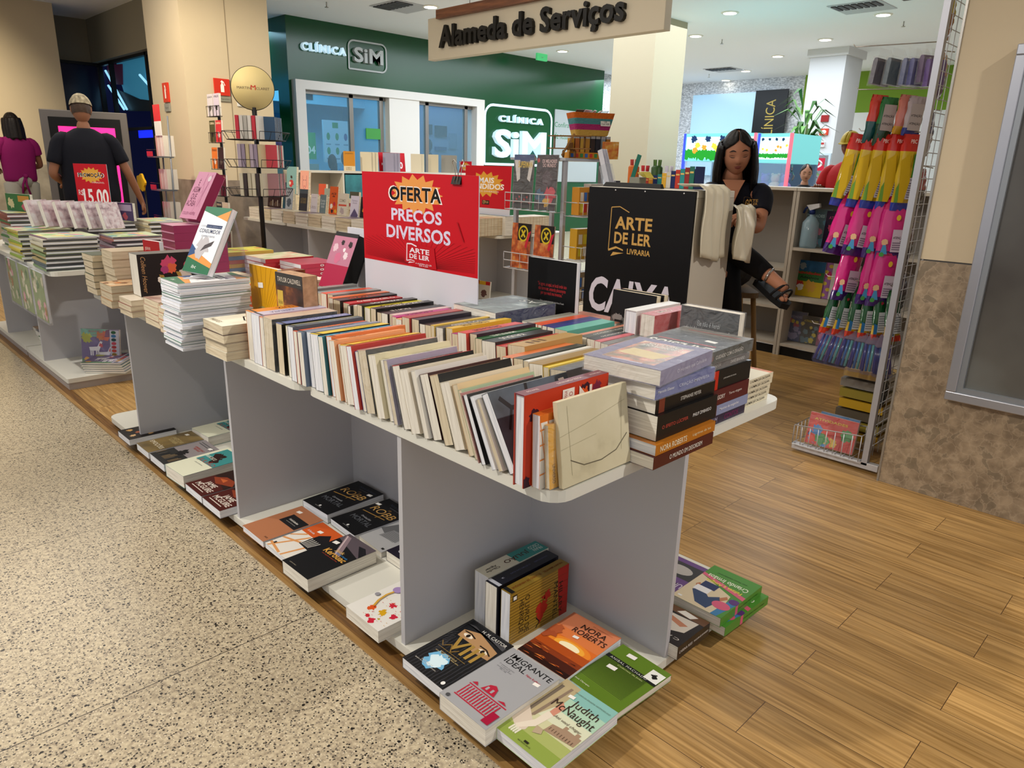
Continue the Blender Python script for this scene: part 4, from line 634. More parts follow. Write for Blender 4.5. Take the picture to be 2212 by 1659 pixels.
for i in range(5): flat('thin white edged booklet with amber spine mark, %s of the pile at the far corner' % ('bottom', 'second', 'middle', 'fourth', 'top')[i], 1.755+.003*(i % 2), .92-.002*i, TOP+.0160*i, 180, .15, .17, .015, '#e6dcc2', spine=[('O HOMEM QUE CALCULAVA', .1, .75, '#3a2a1c'), (.8, .86, '#d89a3a')], spc='#e2d8bc', pages=PAGE2, group='thin booklets piled at the far corner', art=lambda a: (a.rect(0, 0, 1, 1, '#e4dcc0'), a.rect(0, .0, 1, .1, '#c8743c'), a.rect(.4, .3, .43, .9, '#3a3a3a')))
# yellow and dark books standing upright at the left end of the row
def A_mil(a):
    a.rect(0, 0, 1, 1, '#dba013')
    for i in range(36):
        q = 2*PI*i/36; a.line([(.42+.30*math.cos(q), .26+.2*math.sin(q)), (.42+1.1*math.cos(q), .26+.8*math.sin(q))], .0009, '#8a5a0c')
    a.ell(.42, .22, .28, .2, '#a89858', 30); a.txt('O MILAGRE\nDA MANHÃ', .18, .14, .48, .12, '#f0e4b4', bold=.01); a.txt('HAL ELROD', .28, .33, .28, .03, '#e8d8a0'); stk(a, .3, .68, s=.12)
def clipart(f, x0, x1, y0=0): return f
P_ = onX(567, 640, 1.10)
upright('orange yellow book with a sunburst cover standing upright at the left end of the front row', 1.10, 2.30, TOP+.02, 182, .19, .235, .016, '#dba013', art=A_mil, pages=PAGE, name='book')
upright('dark novel with flames on its cover standing upright beside the yellow sunburst book', 1.095, 2.118, TOP+.03, 184, .155, .222, .055, '#35302e', art=lambda a: (a.rect(0, 0, 1, 1, ramp_mat('cov_fire', 'noise', [(.4, '#1a1616'), (.58, '#5a3020'), (.72, '#c8803a')], .35, 11)), a.rect(0, .82, 1, 1, '#3a3836'), a.txt('TAYLOR CALDWELL', .08, .87, .86, .07, '#d8cfc0'), a.rect(.05, .34, .26, .74, '#c8a848'), a.txt('Edições\nbest\nseller', .08, .4, .15, .2, '#222')), pages=ramp_mat('paper_tanned', 'noise', [(.3, '#a07c5c'), (.7, '#c09a78')], .8, 50))
for i, (c, cn) in enumerate((('#8c8c46', 'olive'), ('#e3d02c', 'yellow framed black'), ('#3a3450', 'dark violet'), ('#d8822c', 'orange'), ('#60b0a8', 'aqua'), ('#e6c84a', 'pale yellow'), ('#d05a34', 'vermilion'))):
    spineup('%s book standing spine up behind the yellow sunburst book' % cn, 1.02 + .01*(i % 2), 2.60 - .032*i + .2, TOP, .15, .22, .03, c, art=(lambda a: (a.rect(0, 0, 1, 1, '#151515'), a.rect(0, 0, .12, 1, '#d8c828'), a.rect(0, 0, 1, .08, '#d8c828'))) if i == 1 else None)
# ---------------------------------------------------------------- stacks on the middle and far tables of the front row
ORDW = 'bottom second third fourth fifth sixth seventh eighth ninth tenth eleventh twelfth thirteenth fourteenth fifteenth sixteenth seventeenth eighteenth nineteenth twentieth'.split()
ORD = ['bottom', 'second', 'third', 'fourth', 'fifth', 'sixth']
def nth(i, n): return 'topmost' if i == n-1 else (ORDW[i] if i < len(ORDW) else (ORDW[n-2-i].replace('bottom', 'first')+' below the top'))
def pile(what, where, xc, yc, z, ang, n, w_, l_, t_, cols, jit=.004, group=None, seed=1, top=None, **k):
    R = random.Random(seed)
    for i in range(n):
        lab = '%s, %s %sin the pile %s' % (what, nth(i, n), '' if i in (0, n-1) else 'up ', where)
        kk = dict(k)
        if top and i == n-1: kk['art'] = top
        flat(lab, xc+R.uniform(-jit, jit), yc+R.uniform(-jit, jit), z, ang+R.uniform(-1.5, 1.5), w_, l_, t_, cols[i % len(cols)], group=group or ('books piled '+where), **kk); z += t_+.0006
    return z
def A_cons(a): a.rect(0, 0, 1, 1, '#e2e4e8'); a.poly([(0, 0), (1, 0), (1, .1), (0, .22)], '#2f6b4c'); a.poly([(0, .22), (1, .1), (1, .17), (.35, .3)], '#d8924a'); a.poly([(0, .22), (.35, .3), (0, .42)], '#33507e'); a.poly([(0, 1), (1, 1), (1, .97), (.55, .86), (0, .93)], '#3a7558'); a.poly([(.55, .86), (1, .97), (1, .8)], '#d8924a'); a.txt('CONSUMIDOR', .1, .60, .8, .06, '#22335a', bold=.01); a.rect(.3, .68, .9, .73, '#22335a'); a.txt('CÓDIGO DE DEFESA DO', .1, .69, .8, .03, '#8a94aa'); a.txt('E OUTROS TEXTOS', .25, .54, .5, .025, '#55607a'); a.blob(.45, .4, .22, '#b8b4b8', 3, j=.5); a.poly([(.4, .32), (.75, .42), (.8, .5), (.5, .42)], '#4a4448'); a.txt('ibc', .3, .06, .18, .05, '#dfe8e0')
Lc = onz(358, 736, TOP); Nc = onz(405, 753, TOP)
wx, wy = 0.945, 2.405
z = pile('pale edged legal handbook', 'forming the tower beside cream paperbacks', wx, wy, TOP, 0, 24, .155, .235, .0085, ['#dfe2ea', '#dfe2ea', '#3a7558', '#e6e8ee'], jit=.006, seed=3, top=A_cons, pages=PAGE3)
upright('legal handbook with green, orange and blue corners leaning on a clear stand', wx-.02, wy+.03, z+.004, 188, .155, .235, .022, '#3a7558', art=A_cons, lean=28, pages=PAGE3)
t = thing('acrylic_stand', 'clear acrylic easel holding the leaning legal handbook', 'book stand', (0, 0, 0))
f = MB(); ACR = mat('#8a8496', 0.08, alpha=0.35); f.add([(wx+.13, wy-.07, z+.002), (wx+.13, wy+.09, z+.002), (wx+.10, wy+.07, z+.19), (wx+.10, wy-.05, z+.19)], [(0, 1, 2, 3)], ACR); f.box(wx+.04, wx+.13, wy-.07, wy-.067, z+.001, z+.012, ACR); f.build('back_plate', t)
pile('cream paged paperback', 'at the joint of the near and middle tables', 0.988, 2.02+.02+.16, TOP, 0, 4, .15, .225, .027, ['#e6e4d0', '#c8b8a8', '#3a1c18', '#d8d4c0'], seed=5, pages=PAGE2, top=lambda a: (a.rect(0, 0, 1, 1, '#ece8d4'), a.line([(.1, .9), (.4, .7), (.3, .5), (.7, .4), (.9, .7), (.5, .6)], .005, '#2a2018'), a.line([(.3, .8), (.8, .85), (.9, .5)], .005, '#2a2018'), a.txt('MAIA REX', .1, .06, .5, .07, '#9a8a70')))
pile('tan covered paperback', 'between the handbook tower and the cream ones', 0.965, 2.36, TOP, 0, 3, .13, .22, .034, ['#b98a6c'], seed=6, pages=PAGE2, top=lambda a: a.rect(0, 0, 1, 1, ramp_mat('cov_tan', 'noise', [(.3, '#7a5a48'), (.7, '#cda084')], .4, 6))) if False else None
# third table, front edge
pile('cream paperback with dark cover', 'on the outer end of the third table', 1.02, 3.62, TOP, 0, 6, .145, .21, .029, ['#2c2a28', '#3a3430', '#1f4a2c'], seed=7, pages=PAGE2)
pile('thick cream paperback', 'next to the seven dark covered ones', 1.06, 3.455, TOP, 0, 6, .15, .22, .034, ['#d8cdb4', '#c4b494'], seed=8, pages=PAGE2)
pile('floral orange cream paperback', 'under the red cover on the third table', .985, 3.27, TOP, 0, 3, .15, .225, .03, ['#c89a6a', '#b8845a'], seed=9, pages=PAGE2, top=lambda a: (a.rect(0, 0, 1, 1, '#d8b48a'), [a.blob(random.Random(i).random(), random.Random(i+50).random(), .09, ['#d87a3c', '#7a4a2c', '#e8d8b8'][i % 3], i) for i in range(12)]))
upright('red covered paperback standing between cream stacks on the third table', 1.08, 3.29, TOP+.095, 190, .13, .16, .02, '#b01f22', art=lambda a: (a.rect(0, 0, 1, 1, '#b5151c'), a.blob(.6, .5, .22, '#2a1010', 3), a.txt('JERR', .1, .72, .35, .1, '#e8d8d0')), pages=PAGE3)
pile('tightly stacked cream paperback', 'under the dark flowered box', .985, 3.03, TOP, 0, 3, .14, .225, .022, ['#d8ccb8', '#8a3a34'], seed=10, pages=PAGE2)
def A_hoov(a):
    a.rect(0, 0, 1, 1, '#1c1416'); a.txt('Colleen Hoover', .08, .06, .8, .12, '#b88a5c', shear=.2) if False else a.txt('Colleen Hoover', .06, .05, .86, .07, '#b88a5c', shear=.3)
    for x, y, r, c, s in ((.28, .46, .2, '#c8466c', 1), (.36, .50, .12, '#d8603c', 2), (.4, .40, .09, '#a83a70', 3), (.72, .6, .1, '#e8dcd0', 4), (.5, .72, .14, '#d0c0b8', 5), (.3, .8, .15, '#c8445c', 6), (.62, .32, .08, '#ecdfd4', 7), (.7, .84, .12, '#d83c34', 8)): a.blob(x, y, r, c, s, j=.25)
    for x, y in ((.5, .3), (.6, .45), (.45, .56), (.6, .75)): a.poly([(x, y), (x+.12, y+.03), (x+.16, y+.1), (x+.02, y+.07)], '#a8803c')
spineup('large dark boxed set with pink flowers standing on its side on the third table', .93, 3.10, TOP+.0685, .165, .25, .09, '#241a1a', art=A_hoov, spc='#6a6860')
pile('cream paperback in creased film', 'in front of the handbook tower', .995, 2.77, TOP, 0, 4, .15, .22, .024, ['#c8b8a0', '#a8685c'], seed=12, pages=PAGE2, top=lambda a: a.rect(0, 0, 1, 1, ramp_mat('cov_marb', 'noise', [(.3, '#8a5a50'), (.6, '#c8b0a0')], .3, 10)))
pile('tan covered paperback', 'touching the foot of the handbook tower', .985, 2.585, TOP, 0, 4, .15, .23, .024, ['#b98a6c'], seed=6, pages=PAGE2)
# pink books
def A_pink(a):
    a.rect(0, 0, 1, 1, '#e2a0bf'); a.txt('É\nASSIM\nQUE\nACABA', .06, .26, .5, .6, '#6c1c48', bold=.01); a.txt('COLLEEN HOOVER', .08, .08, .7, .06, '#8a2c5c')
    for i in range(9): R = random.Random(i); a.line([(R.uniform(.5, .9), R.random()), (R.uniform(.5, .95), R.random())], .0012, '#b8588a')
    a.ell(.78, .86, .09, .06, '#ecd8e2', 18)
MAG = mat('#8c1f4c', .3, coat=.4)
for i in range(9): flat('thick magenta edged romance, %s in its pile on the third table' % nth(i, 9), 1.315, 3.42, TOP+.0345*i, 180, .16, .235, .034, '#e2a0bf', pages=MAG, spc='#9a2a5a', group='magenta romances piled on the third table', hard=True)
upright('pink romance with tall plum lettering tilted on the magenta pile', 1.29, 3.41, TOP+.3115, 186, .155, .235, .045, '#e2a0bf', art=A_pink, lean=30, pages=MAG)
# far half of the middle and third tables
def px_pile(what, where, p1, zt, n, w_, l_, t_, cols, ang=180, **k):
    q = onz(p1[0], p1[1], zt); return pile(what, where, q.x, q.y, zt-(t_+.0006)*n, ang, n, w_, l_, t_, cols, **k)
pile('dark covered cream paged book', 'beside the flowered box', 1.275, 3.05, TOP, 180, 4, .15, .21, .03, ['#2a221e', '#d8c8a8'], seed=20, pages=PAGE2)
pile('red spined children\'s bible', 'with white page edges on the middle table', 1.72, 3.42, TOP, 180, 7, .23, .26, .0195, ['#b8242c'], seed=21, jit=.003, pages=PAGE3, spine=[('Bíblia para crianças', .3, .7, '#e0b0a8')], top=lambda a: (a.rect(0, 0, 1, 1, ramp_mat('cov_kids1', 'noise', [(.3, '#9ab86a'), (.5, '#e0d8b8'), (.7, '#d88a6a')], .4, 9))))
pile('crimson spined picture book', 'right of the red bibles', 1.75, 3.17, TOP, 180, 7, .21, .2, .019, ['#c0304c'], seed=22, pages=PAGE3, spine=[('o', .4, .5, '#eee')])
pile('checked peach prayer book', 'in front of the red bibles', 1.50, 2.84, TOP, 180, 5, .16, .23, .022, ['#e2b8a0'], seed=23, pages=PAGE3, spine=[('Orações para Crianças', .2, .75, '#b86a4c')], top=lambda a: (a.rect(0, 0, 1, 1, '#d8a890'), a.blob(.5, .5, .3, '#a8544c', 2), a.rect(0, 0, 1, .2, '#e8d8c8')))
pile('teal spined religious storybook', 'beside the white wire holder', 1.78, 2.72, TOP, 180, 6, .2, .24, .024, ['#2f5258'], seed=24, pages=PAGE3, spine=[('DE DEUS', .1, .4, '#b8c8c8')], top=lambda a: (a.rect(0, 0, 1, 1, '#dcd2c0'), [a.blob(random.Random(i).random(), random.Random(i+9).random(), .1, ['#c86a5a', '#8aa08a', '#e8b85a'][i % 3], i) for i in range(8)]))
flat('large yellow and green picture book lying on the red bibles', 1.72, 3.62, TOP+.135+.012, 200, .28, .3, .012, '#c8c03c', art=lambda a: (a.rect(0, 0, 1, 1, '#c9c24a'), [a.blob(random.Random(i+3).random(), random.Random(i+30).random(), .11, ['#e8d84a', '#6a8a3c', '#c87a3c'][i % 3], i) for i in range(10)])) if False else None
pile('yellow topped picture album', 'at the back of the middle table', 1.62, 3.62, TOP, 180, 8, .2, .25, .019, ['#5a7a9a', '#c8a04a', '#b85a4c'], seed=25, pages=PAGE3, top=lambda a: (a.rect(0, 0, 1, 1, '#c9c24a'), [a.blob(random.Random(i+3).random(), random.Random(i+30).random(), .11, ['#e8d84a', '#6a8a3c', '#c87a3c'][i % 3], i) for i in range(10)]))
for i in range(3): flat('plain grey hardback under the zipped pink bible, %s' % ('lowest', 'middle', 'upper')[i], 1.40, 2.47, TOP+.0345*i, 0, .14, .2, .034, '#6a6660')
# zipped pink bible leaning, small brown books, wire holder
def A_zip(a): a.rect(0, 0, 1, 1, '#b87890'); a.rect(0, 0, 1, .42, '#a81c44'); a.rect(0, .93, 1, 1, '#1a1a1c'); [a.blob(x, y, r, c, i, j=.25) for i, (x, y, r, c) in enumerate(((.2, .72, .1, '#d8b8c4'), (.45, .82, .07, '#2a2024'), (.72, .6, .09, '#e0d0d6'), (.42, .55, .13, '#c86a8a'), (.8, .8, .08, '#2a2024'), (.6, .7, .05, '#e8dce2')))]
b_ = upright('pink and crimson zipped case bible leaning beside the white wire holder', 1.44, 2.46, TOP+.105, 180, .16, .225, .06, '#1a1a1c', art=A_zip, lean=24, spc='#b01f48', spine=[(.5, 1, '#c87a98'), ('Edição da Mulher', .1, .4, '#e8b8c8')], hard=True, pages=BLACK)
for i in range(3): spineup('small brown sunburst covered booklet leaning against the zipped case, %s' % ('front', 'middle', 'rear')[i], 1.28, 2.62+.022*i+.04, TOP, .18, .16, .02, '#8a4a2c', lean=0, pages=PAGE3, art=lambda a: (a.rect(0, 0, 1, 1, '#8a4a2c'), [a.line([(.5, .5), (.5+.6*math.cos(q), .5+.6*math.sin(q))], .003, '#c88a4c') for q in [i*PI/8 for i in range(16)]]))
t = thing('wire_display_holder', 'white wire holder with white cards standing behind the spine-up rows', 'wire holder', (1.575, 2.43, TOP+.0005))
f = MB()
for p in ([(0, -.13, .0), (0, -.13, .27), (0, .13, .27), (0, .13, .0)], [(.05, -.13, 0), (.05, .13, 0)], [(0, -.13, .02), (0, .13, .02)], [(0, -.13, 0), (.08, -.13, 0)], [(0, .13, 0), (.08, .13, 0)]): f.tube([Vector(q)+Vector((0, 0, .003)) for q in p], .003, WIREW)
for i in range(6): f.tube([(0, -.11+.044*i, .02), (0, -.11+.044*i, .27)], .0018, WIREW)
for s in (-1, 1): f.lathe([(.004, -.004), (.012, -.004), (.012, .004), (.004, .004)], WIREW, M=Matrix.Translation((-.002, s*.13, .275)) @ Matrix.Rotation(PI/2, 4, 'Y'))
f.build('wire_frame', t)
for i in range(5):
    f = MB(); f.box(.012+.011*i, .02+.011*i, -.115, .12, .002, .35-.003*i, mat('#d4d4dc', .5) if i == 0 else mat('#8a8a90', .4)); f.build('card', t)
# ---------------------------------------------------------------- children's tables (plinth tables): wrapped albums
TK = TOP
KC = ['#7d9a6a', '#c0c8a0', '#5a6a72', '#b8a878', '#8a5a78', '#d8d4c0', '#4a7a68', '#a8b88c']
KC2 = ['#8a5a6a', '#b87a70', '#5a4a68', '#cfc8d8', '#7a3a48', '#9a8a98', '#3a3448']
def albums(what, where, xc, yc, n, w_, l_, t_, cols, seed, group):
    R = random.Random(seed); z = TK
    for i in range(n):
        o = flat('%s, %s in the pile %s' % (what, nth(i, n), where), xc+R.uniform(-.008, .008), yc+R.uniform(-.008, .008), z, 90+R.uniform(-3, 3), w_, l_, t_, R.choice(cols), group=group, name='album', pages=PAGE3 if i % 2 else mat('#4a4a4c', .6), art=(lambda a: (a.rect(0, 0, 1, 1, '#c8d4a8'), [a.blob(random.Random(j+seed).random(), random.Random(j+seed*3).random(), .12, ['#8aba5a', '#e8d06a', '#d88a9a', '#6aa8b8'][j % 4], j) for j in range(12)])) if i == n-1 else None, film=(i == n-1)); z += t_+.0012
        o['category'] = 'album'
    return z
zk = albums('green wrapped children\'s album', 'nearest the floor gap', 1.06, 4.60, 14, .26, .30, .0115, KC, 31, 'green wrapped albums in the nearest pile')
zk2 = albums('pink grey wrapped album', 'right of the green ones', 1.40, 4.60, 13, .26, .28, .0115, KC2, 32, 'pink wrapped albums in the second pile')
albums('yellow wrapped album', 'at the photo\'s left edge', 1.05, 5.08, 13, .28, .3, .0125, ['#d8c84a', '#9ab84a', '#e0dcc0', '#c87a5a'], 33, 'yellow wrapped albums at the left edge')
albums('brownish wrapped album', 'behind the price sign', 1.42, 5.12, 15, .28, .28, .0125, ['#8a7a6a', '#cfc8c0', '#5a4a50', '#a89a90'], 34, 'brownish wrapped albums behind the price sign')
albums('cream edged large album', 'by the man in navy', 1.68, 4.95, 16, .2, .3, .0125, ['#d8c89a', '#c0a878', '#e2d8b8'], 35, 'cream edged albums by the standing man')
albums('green picture album', 'far behind at left', 1.15, 5.75, 17, .3, .3, .0125, ['#4a8a4c', '#c8c4b8', '#a85a4a'], 36, 'picture albums far left')
for i, (x, y, c, c2, lb) in enumerate(((1.10, 5.78, '#3f7a3c', '#d89a3c', 'green covered album with an orange label standing at the left'), (1.42, 5.17, '#a82c34', '#d8c8a0', 'red covered album with a star tree standing behind the wrapped magazines'), (1.50, 5.08, '#5a4a78', '#c8b8d8', 'purple album standing beside the red star tree one'))):
    upright(lb, x, y, TK+(.232 if i == 0 else .2075), 200, .26, .11, .02, c, art=(lambda cc, dd: lambda a: (a.rect(0, 0, 1, 1, cc), a.rect(.5, .55, .95, .9, dd), a.blob(.2, .45, .12, '#e8d8a0', 4), a.blob(.7, .25, .08, '#d86a7a', 6)))(c, c2), name='album')
for i in range(6):
    spineup('shiny wrapped activity magazine leaning in the row over green albums, %s from left' % ['first', 'second', 'third', 'fourth', 'fifth', 'last'][i], 1.0+.055*i, 5.02-.075*i, TK+.185, .155, .13, .03, ['#b8a8b0', '#a8b0a8', '#c08a98', '#9a8a88', '#c0b0b8', '#b89aa8'][i], lean=16, yaw=25, film=True, name='magazine', art=(lambda k: lambda a: a.rect(0, 0, 1, 1, ramp_mat('cov_mag%d' % k, 'noise', [(.3, '#8a6a78'), (.5, '#d8c0c8'), (.7, '#e8e4e8')], .25, 20+k*4)))(i))['category'] = 'magazine'
for i in range(3):   # albums hung on the front edge
    t = thing('hanging_album', 'clear bagged picture album hanging from the front edge of the children\'s table, %s' % ('nearest', 'middle one', 'furthest')[i], 'album', (.905, 4.62+.31*i, TK-.285), 0, group=None)
    a = Art(.26, .27, Matrix(((0, 0, -1, 0), (-1, 0, 0, .13), (0, 1, 0, 0), (0, 0, 0, 1)))); a.rect(0, 0, 1, 1, '#8a9a6a'); R = random.Random(i+70); [a.blob(R.random()*.9+.05, R.random()*.9+.05, .1, R.choice(['#c8c4a8', '#a87a4a', '#5a7a4c', '#d8a0a8', '#e0d8c0']), j) for j in range(16)]
    f = MB(); f.box(0.0005, .012, -.13, .13, 0, .27, mat('#c8ccd4', .5)); f.build('cover', t); a.mb.build('printed_cover', t)
    f = MB(); f.box(-.003, .014, -.14, .14, -.01, .2845, film_mat()); f.build('plastic_bag', t)
# paint set album on the base of the plinth table
def A_horse(a):
    a.rect(0, 0, 1, 1, '#5f4a86'); a.rect(0, .78, .76, 1, '#6aa898'); a.blob(.14, .74, .14, '#a8ac24', 1); a.blob(.5, .8, .1, '#c8702c', 2); a.blob(.68, .84, .12, '#c8562c', 3); a.poly([(.62, .78), (.76, .78), (.76, 1), (.66, .98)], '#6a2c5c'); a.rect(0, 0, .76, .14, '#4a7a4c'); a.txt('AQUARELA', .2, .9, .42, .06, '#b04060'); a.txt('UNICÓRNIOS', .28, .82, .42, .04, '#b04060')
    for x, y in ((.2, .48), (.46, .34)):
        a.poly([(x, y), (x+.22, y+.02), (x+.30, y+.18), (x+.36, y+.16), (x+.30, y+.0), (x+.26, y-.1), (x+.02, y-.1)], '#e6e2ea'); [a.rect(x+q, y-.24, x+q+.03, y-.08, '#e6e2ea') for q in (.03, .08, .18, .23)]; a.blob(x+.32, y+.06, .05, '#c02c40', 4)
    a.blob(.14, .12, .07, '#dba02c', 7, j=.2); a.rect(.76, .02, 1, .98, '#b8b8c8')
    for i, c in enumerate(('#26242a', '#c88a4a', '#b89a2c', '#b8483c', '#a83a3c', '#b84a5c', '#2c4a4c', '#3a6a98', '#2f5a3c')): a.ell(.86, .08+.105*i, .065, .045, c, 18)
upright('bagged unicorn painting album with a strip of paint pots standing on the base shelf', 1.16, 4.62, BASE+.02+.0, 222, .235, .21, .02, '#5f4a86', art=A_horse, lean=8, film=True, name='paint_album')['category'] = 'album'
z = BASE+.02
for i in range(5): flat('bagged painting album lying flat before the standing unicorn one, %s' % nth(i, 5), 1.20-.004*i, 4.505+.004*i, z, 50, .22, .24, .011, ['#8a9a9a', '#b8b4c0', '#5a7a6c'][i % 3], art=A_horse if i == 4 else None, group='bagged painting albums on the base', name='paint_album', film=(i == 4)); z += .0125
for i in range(5):
    flat('%s wrapped booklet on the base shelf at the photo\'s left edge' % ['tan', 'dark brown', 'green', 'grey', 'sand coloured'][i], 1.12+.02*i, 5.10+.17*i, BASE+.02, 0, .2, .24, .025+.01*(i % 2), ['#b8845a', '#6a5a50', '#4a7a3c', '#8a8a90', '#c0a080'][i], group='wrapped booklets on the base shelves far left', film=(i < 2))
flat('dark wrapped booklet seen at the back of the plinth base', 1.62, 4.62, BASE+.02, 0, .2, .2, .12, '#3a3a68')
# ---------------------------------------------------------------- signs
RED = '#c01020'
def logo_arte(a, x, y, w, h, c, c2=None, liv=True):
    """open book outline with the shop's stacked lettering"""
    a.line([(x, y+h*.12), (x+w*.02, y+h*.98)], .0035*a.w/.5, c); a.line([(x+w*.02, y+h*.98), (x+w*.22, y+h), (x+w*.45, y+h*.9)], .0035*a.w/.5, c)
    a.poly([(x, y+h*.1), (x+w*.2, y+h*.17), (x+w*.36, y+h*.13), (x+w*.36, y+h*.16), (x+w*.18, y+h*.21), (x+.0, y+h*.14)], c); a.poly([(x+w*.06, y), (x+w*.12, y+h*.09), (x+w*.38, y+h*.09), (x+w*.22, y+h*.05)], c)
    a.txt('ARTE', x+w*.13, y+h*.56, w*.87, h*.25, c, bold=.045); a.txt('DE LER', x+w*.13, y+h*.27, w*.87, h*.23, c, bold=.045)
    if liv: a.txt('LIVRARIA', x+w*.46, y+h*.08, w*.54, h*.11, c, bold=.02)
def burst(a, x, y, rx, ry, c):
    a.poly([(x+rx*(1 if i % 2 == 0 else .76)*math.cos(PI*i/15), y+ry*(1 if i % 2 == 0 else .72)*math.sin(PI*i/15)) for i in range(30)], c)
def sign_board(name, label, Mw, w_, h_, draw, strip=.12, th=.004):
    t = thing(name, label, 'sign', mw=Mw); f = MB(); f.box(0, w_, 0, h_, -th, 0, mat('#d0d0da', .35)); f.build('board', t, bevel=.0008)
    a = Art(w_, h_, Matrix.Identity(4)); a.rect(0, strip, 1, 1, mat(RED, .4)); draw(a); a.mb.build('printed_face', t); return t
faceX = lambda o, tilt=0: basis(o, (0, -1, 0), (math.sin(tilt), 0, math.cos(tilt)), (-math.cos(tilt), 0, math.sin(tilt)))
def D_oferta(a0):
    a = Art(a0.w, a0.l*.748, Matrix.Translation((0, a0.l*.252, 0)), a0.mb); a.e = a0.e
    burst(a, .5, .84, .23, .155, '#e0964c'); a.txt('OFERTA', .255, .775, .47, .125, '#f2ece8', bold=.11); a.txt('OFERTA', .265, .783, .45, .11, '#0d0c0c', bold=.07)
    a.txt('PREÇOS', .28, .60, .44, .12, '#d6cfe6', bold=.07); a.txt('DIVERSOS', .23, .475, .56, .11, '#d6cfe6', bold=.07)
    for i in range(41):
        q = PI*(.06+.88*i/40); x1 = .55+.8*math.cos(q); y1 = .275+.6*math.sin(q)*.4
        if x1 < .02 or x1 > .98: k = ((.98 if x1 > .5 else .02)-.55)/(x1-.55); x1 = .55+(x1-.55)*k; y1 = .275+(y1-.275)*k
        if math.hypot(x1-.55, y1-.275) > .1: a.line([(.55+(x1-.55)*.22, .275+(y1-.275)*.22), (x1, y1)], .0009, '#7a0a14')
    a.poly([(.40, .30), (.42, .46), (.66, .44), (.68, .275), (.5, .275)], '#b80e1e'); logo_arte(a, .42, .29, .2, .16, '#e6dfe8', liv=False); a.txt('A ALEGRIA DE LER\nDIA A DIA', .5, .28, .14, .025, '#e6dfe8')
    a.poly([(.84, .66), (.85, .66), (.90, .52), (.89, .52)], '#a60d1b')
sg = sign_board('offer_sign', 'large red sign reading OFERTA PREÇOS DIVERSOS standing among the books on the near table', faceX((1.512, 2.318, TOP+.002), 0), .635, .566, D_oferta, strip=.45)
t = thing('binder_clip', 'black binder clip gripping the top edge of the large red offer sign', 'clip', (1.516, 1.785, 1.223-.006))
f = MB(); f.add([(-.012, -.022, -.022), (-.012, .022, -.022), (.012, .022, -.022), (.012, -.022, -.022), (-.003, -.022, .006), (-.003, .022, .006), (.003, .022, .006), (.003, -.022, .006)], [(0, 1, 5, 4), (2, 3, 7, 6), (4, 5, 6, 7), (0, 4, 7, 3), (1, 2, 6, 5)], BLACK); f.build('clip_body', t)
CHR = mat('#b8b4ae', .25, .9)
for s, k in ((-1, 'front_lever'), (1, 'rear_lever')):
    f = MB(); f.tube([(s*.011, -.008, -.02), (s*.006, -.006, .01), (s*.012, -.005, .03), (s*.016, -.009, .044), (s*.018, 0, .052), (s*.016, .009, .044), (s*.012, .005, .03), (s*.006, .006, .01), (s*.011, .008, -.02)], .0013, CHR, 5); f.build('wire_lever', t)
def D_promo(a): burst(a, .5, .82, .36, .13, '#dba23c'); a.txt('PROMOÇÃO', .1, .77, .8, .1, '#e8e2e0', bold=.06); a.txt('PROMOÇÃO', .12, .775, .76, .09, '#241a18', bold=.03); a.txt('IMPERDÍVEL', .5, .69, .38, .03, '#e8d8d0'); a.txt('15,00', .2, .3, .75, .3, '#eee6e4', bold=.05); a.txt('R$', .06, .48, .14, .1, '#eee6e4'); a.txt('CADA', .55, .13, .3, .05, '#eee6e4', bold=.02)
pk = onz(212, 461, TOP+.17)
sign_board('price_sign', 'red PROMOÇÃO 15,00 sign standing on the children\'s table in front of the man', basis((1.27, 5.05, TOP+.19), Vector((.62, -.785, 0)), (0, 0, 1), Vector((-.785, -.62, 0))), .215, .36, D_promo, strip=.06)
def D_mais(a): burst(a, .45, .62, .42, .27, '#d89a34'); a.txt('MAIS\nVENDIDOS', .08, .52, .78, .24, '#f0ece8', bold=.08); a.txt('MAIS\nVENDIDOS', .1, .53, .74, .22, '#2a201c', bold=.0) if False else None; a.txt('PREÇOS DIVERSOS', .15, .45, .6, .04, '#e8d8d0'); a.rect(.4, .2, .56, .29, '#2a1a14'); logo_arte(a, .42, .21, .12, .07, '#c8a060', liv=False)
q = onX(1098, 468, 4.2)
sign_board('best_seller_sign', 'red MAIS VENDIDOS sign with a yellow burst on the table behind the big offer sign', faceX((4.62, onX(1098, 420, 4.62).y+.60, onX(1098, 467, 4.62).z), .04), .62, .43, D_mais, strip=.13)
def D_prs(a): burst(a, .5, .55, .3, .4, '#d89a34'); a.txt('PROMOÇÃO', .12, .45, .76, .3, '#e8e2dc', bold=.04); a.txt('SHOPPING', .3, .22, .4, .14, '#e0c8b8')
sign_board('small_promotion_sign', 'small red PROMOÇÃO sign above and behind the best seller one', faceX((onY(1012, 365, 8.1).x, 8.3, 1.157)), .27, .16, D_prs, strip=0)
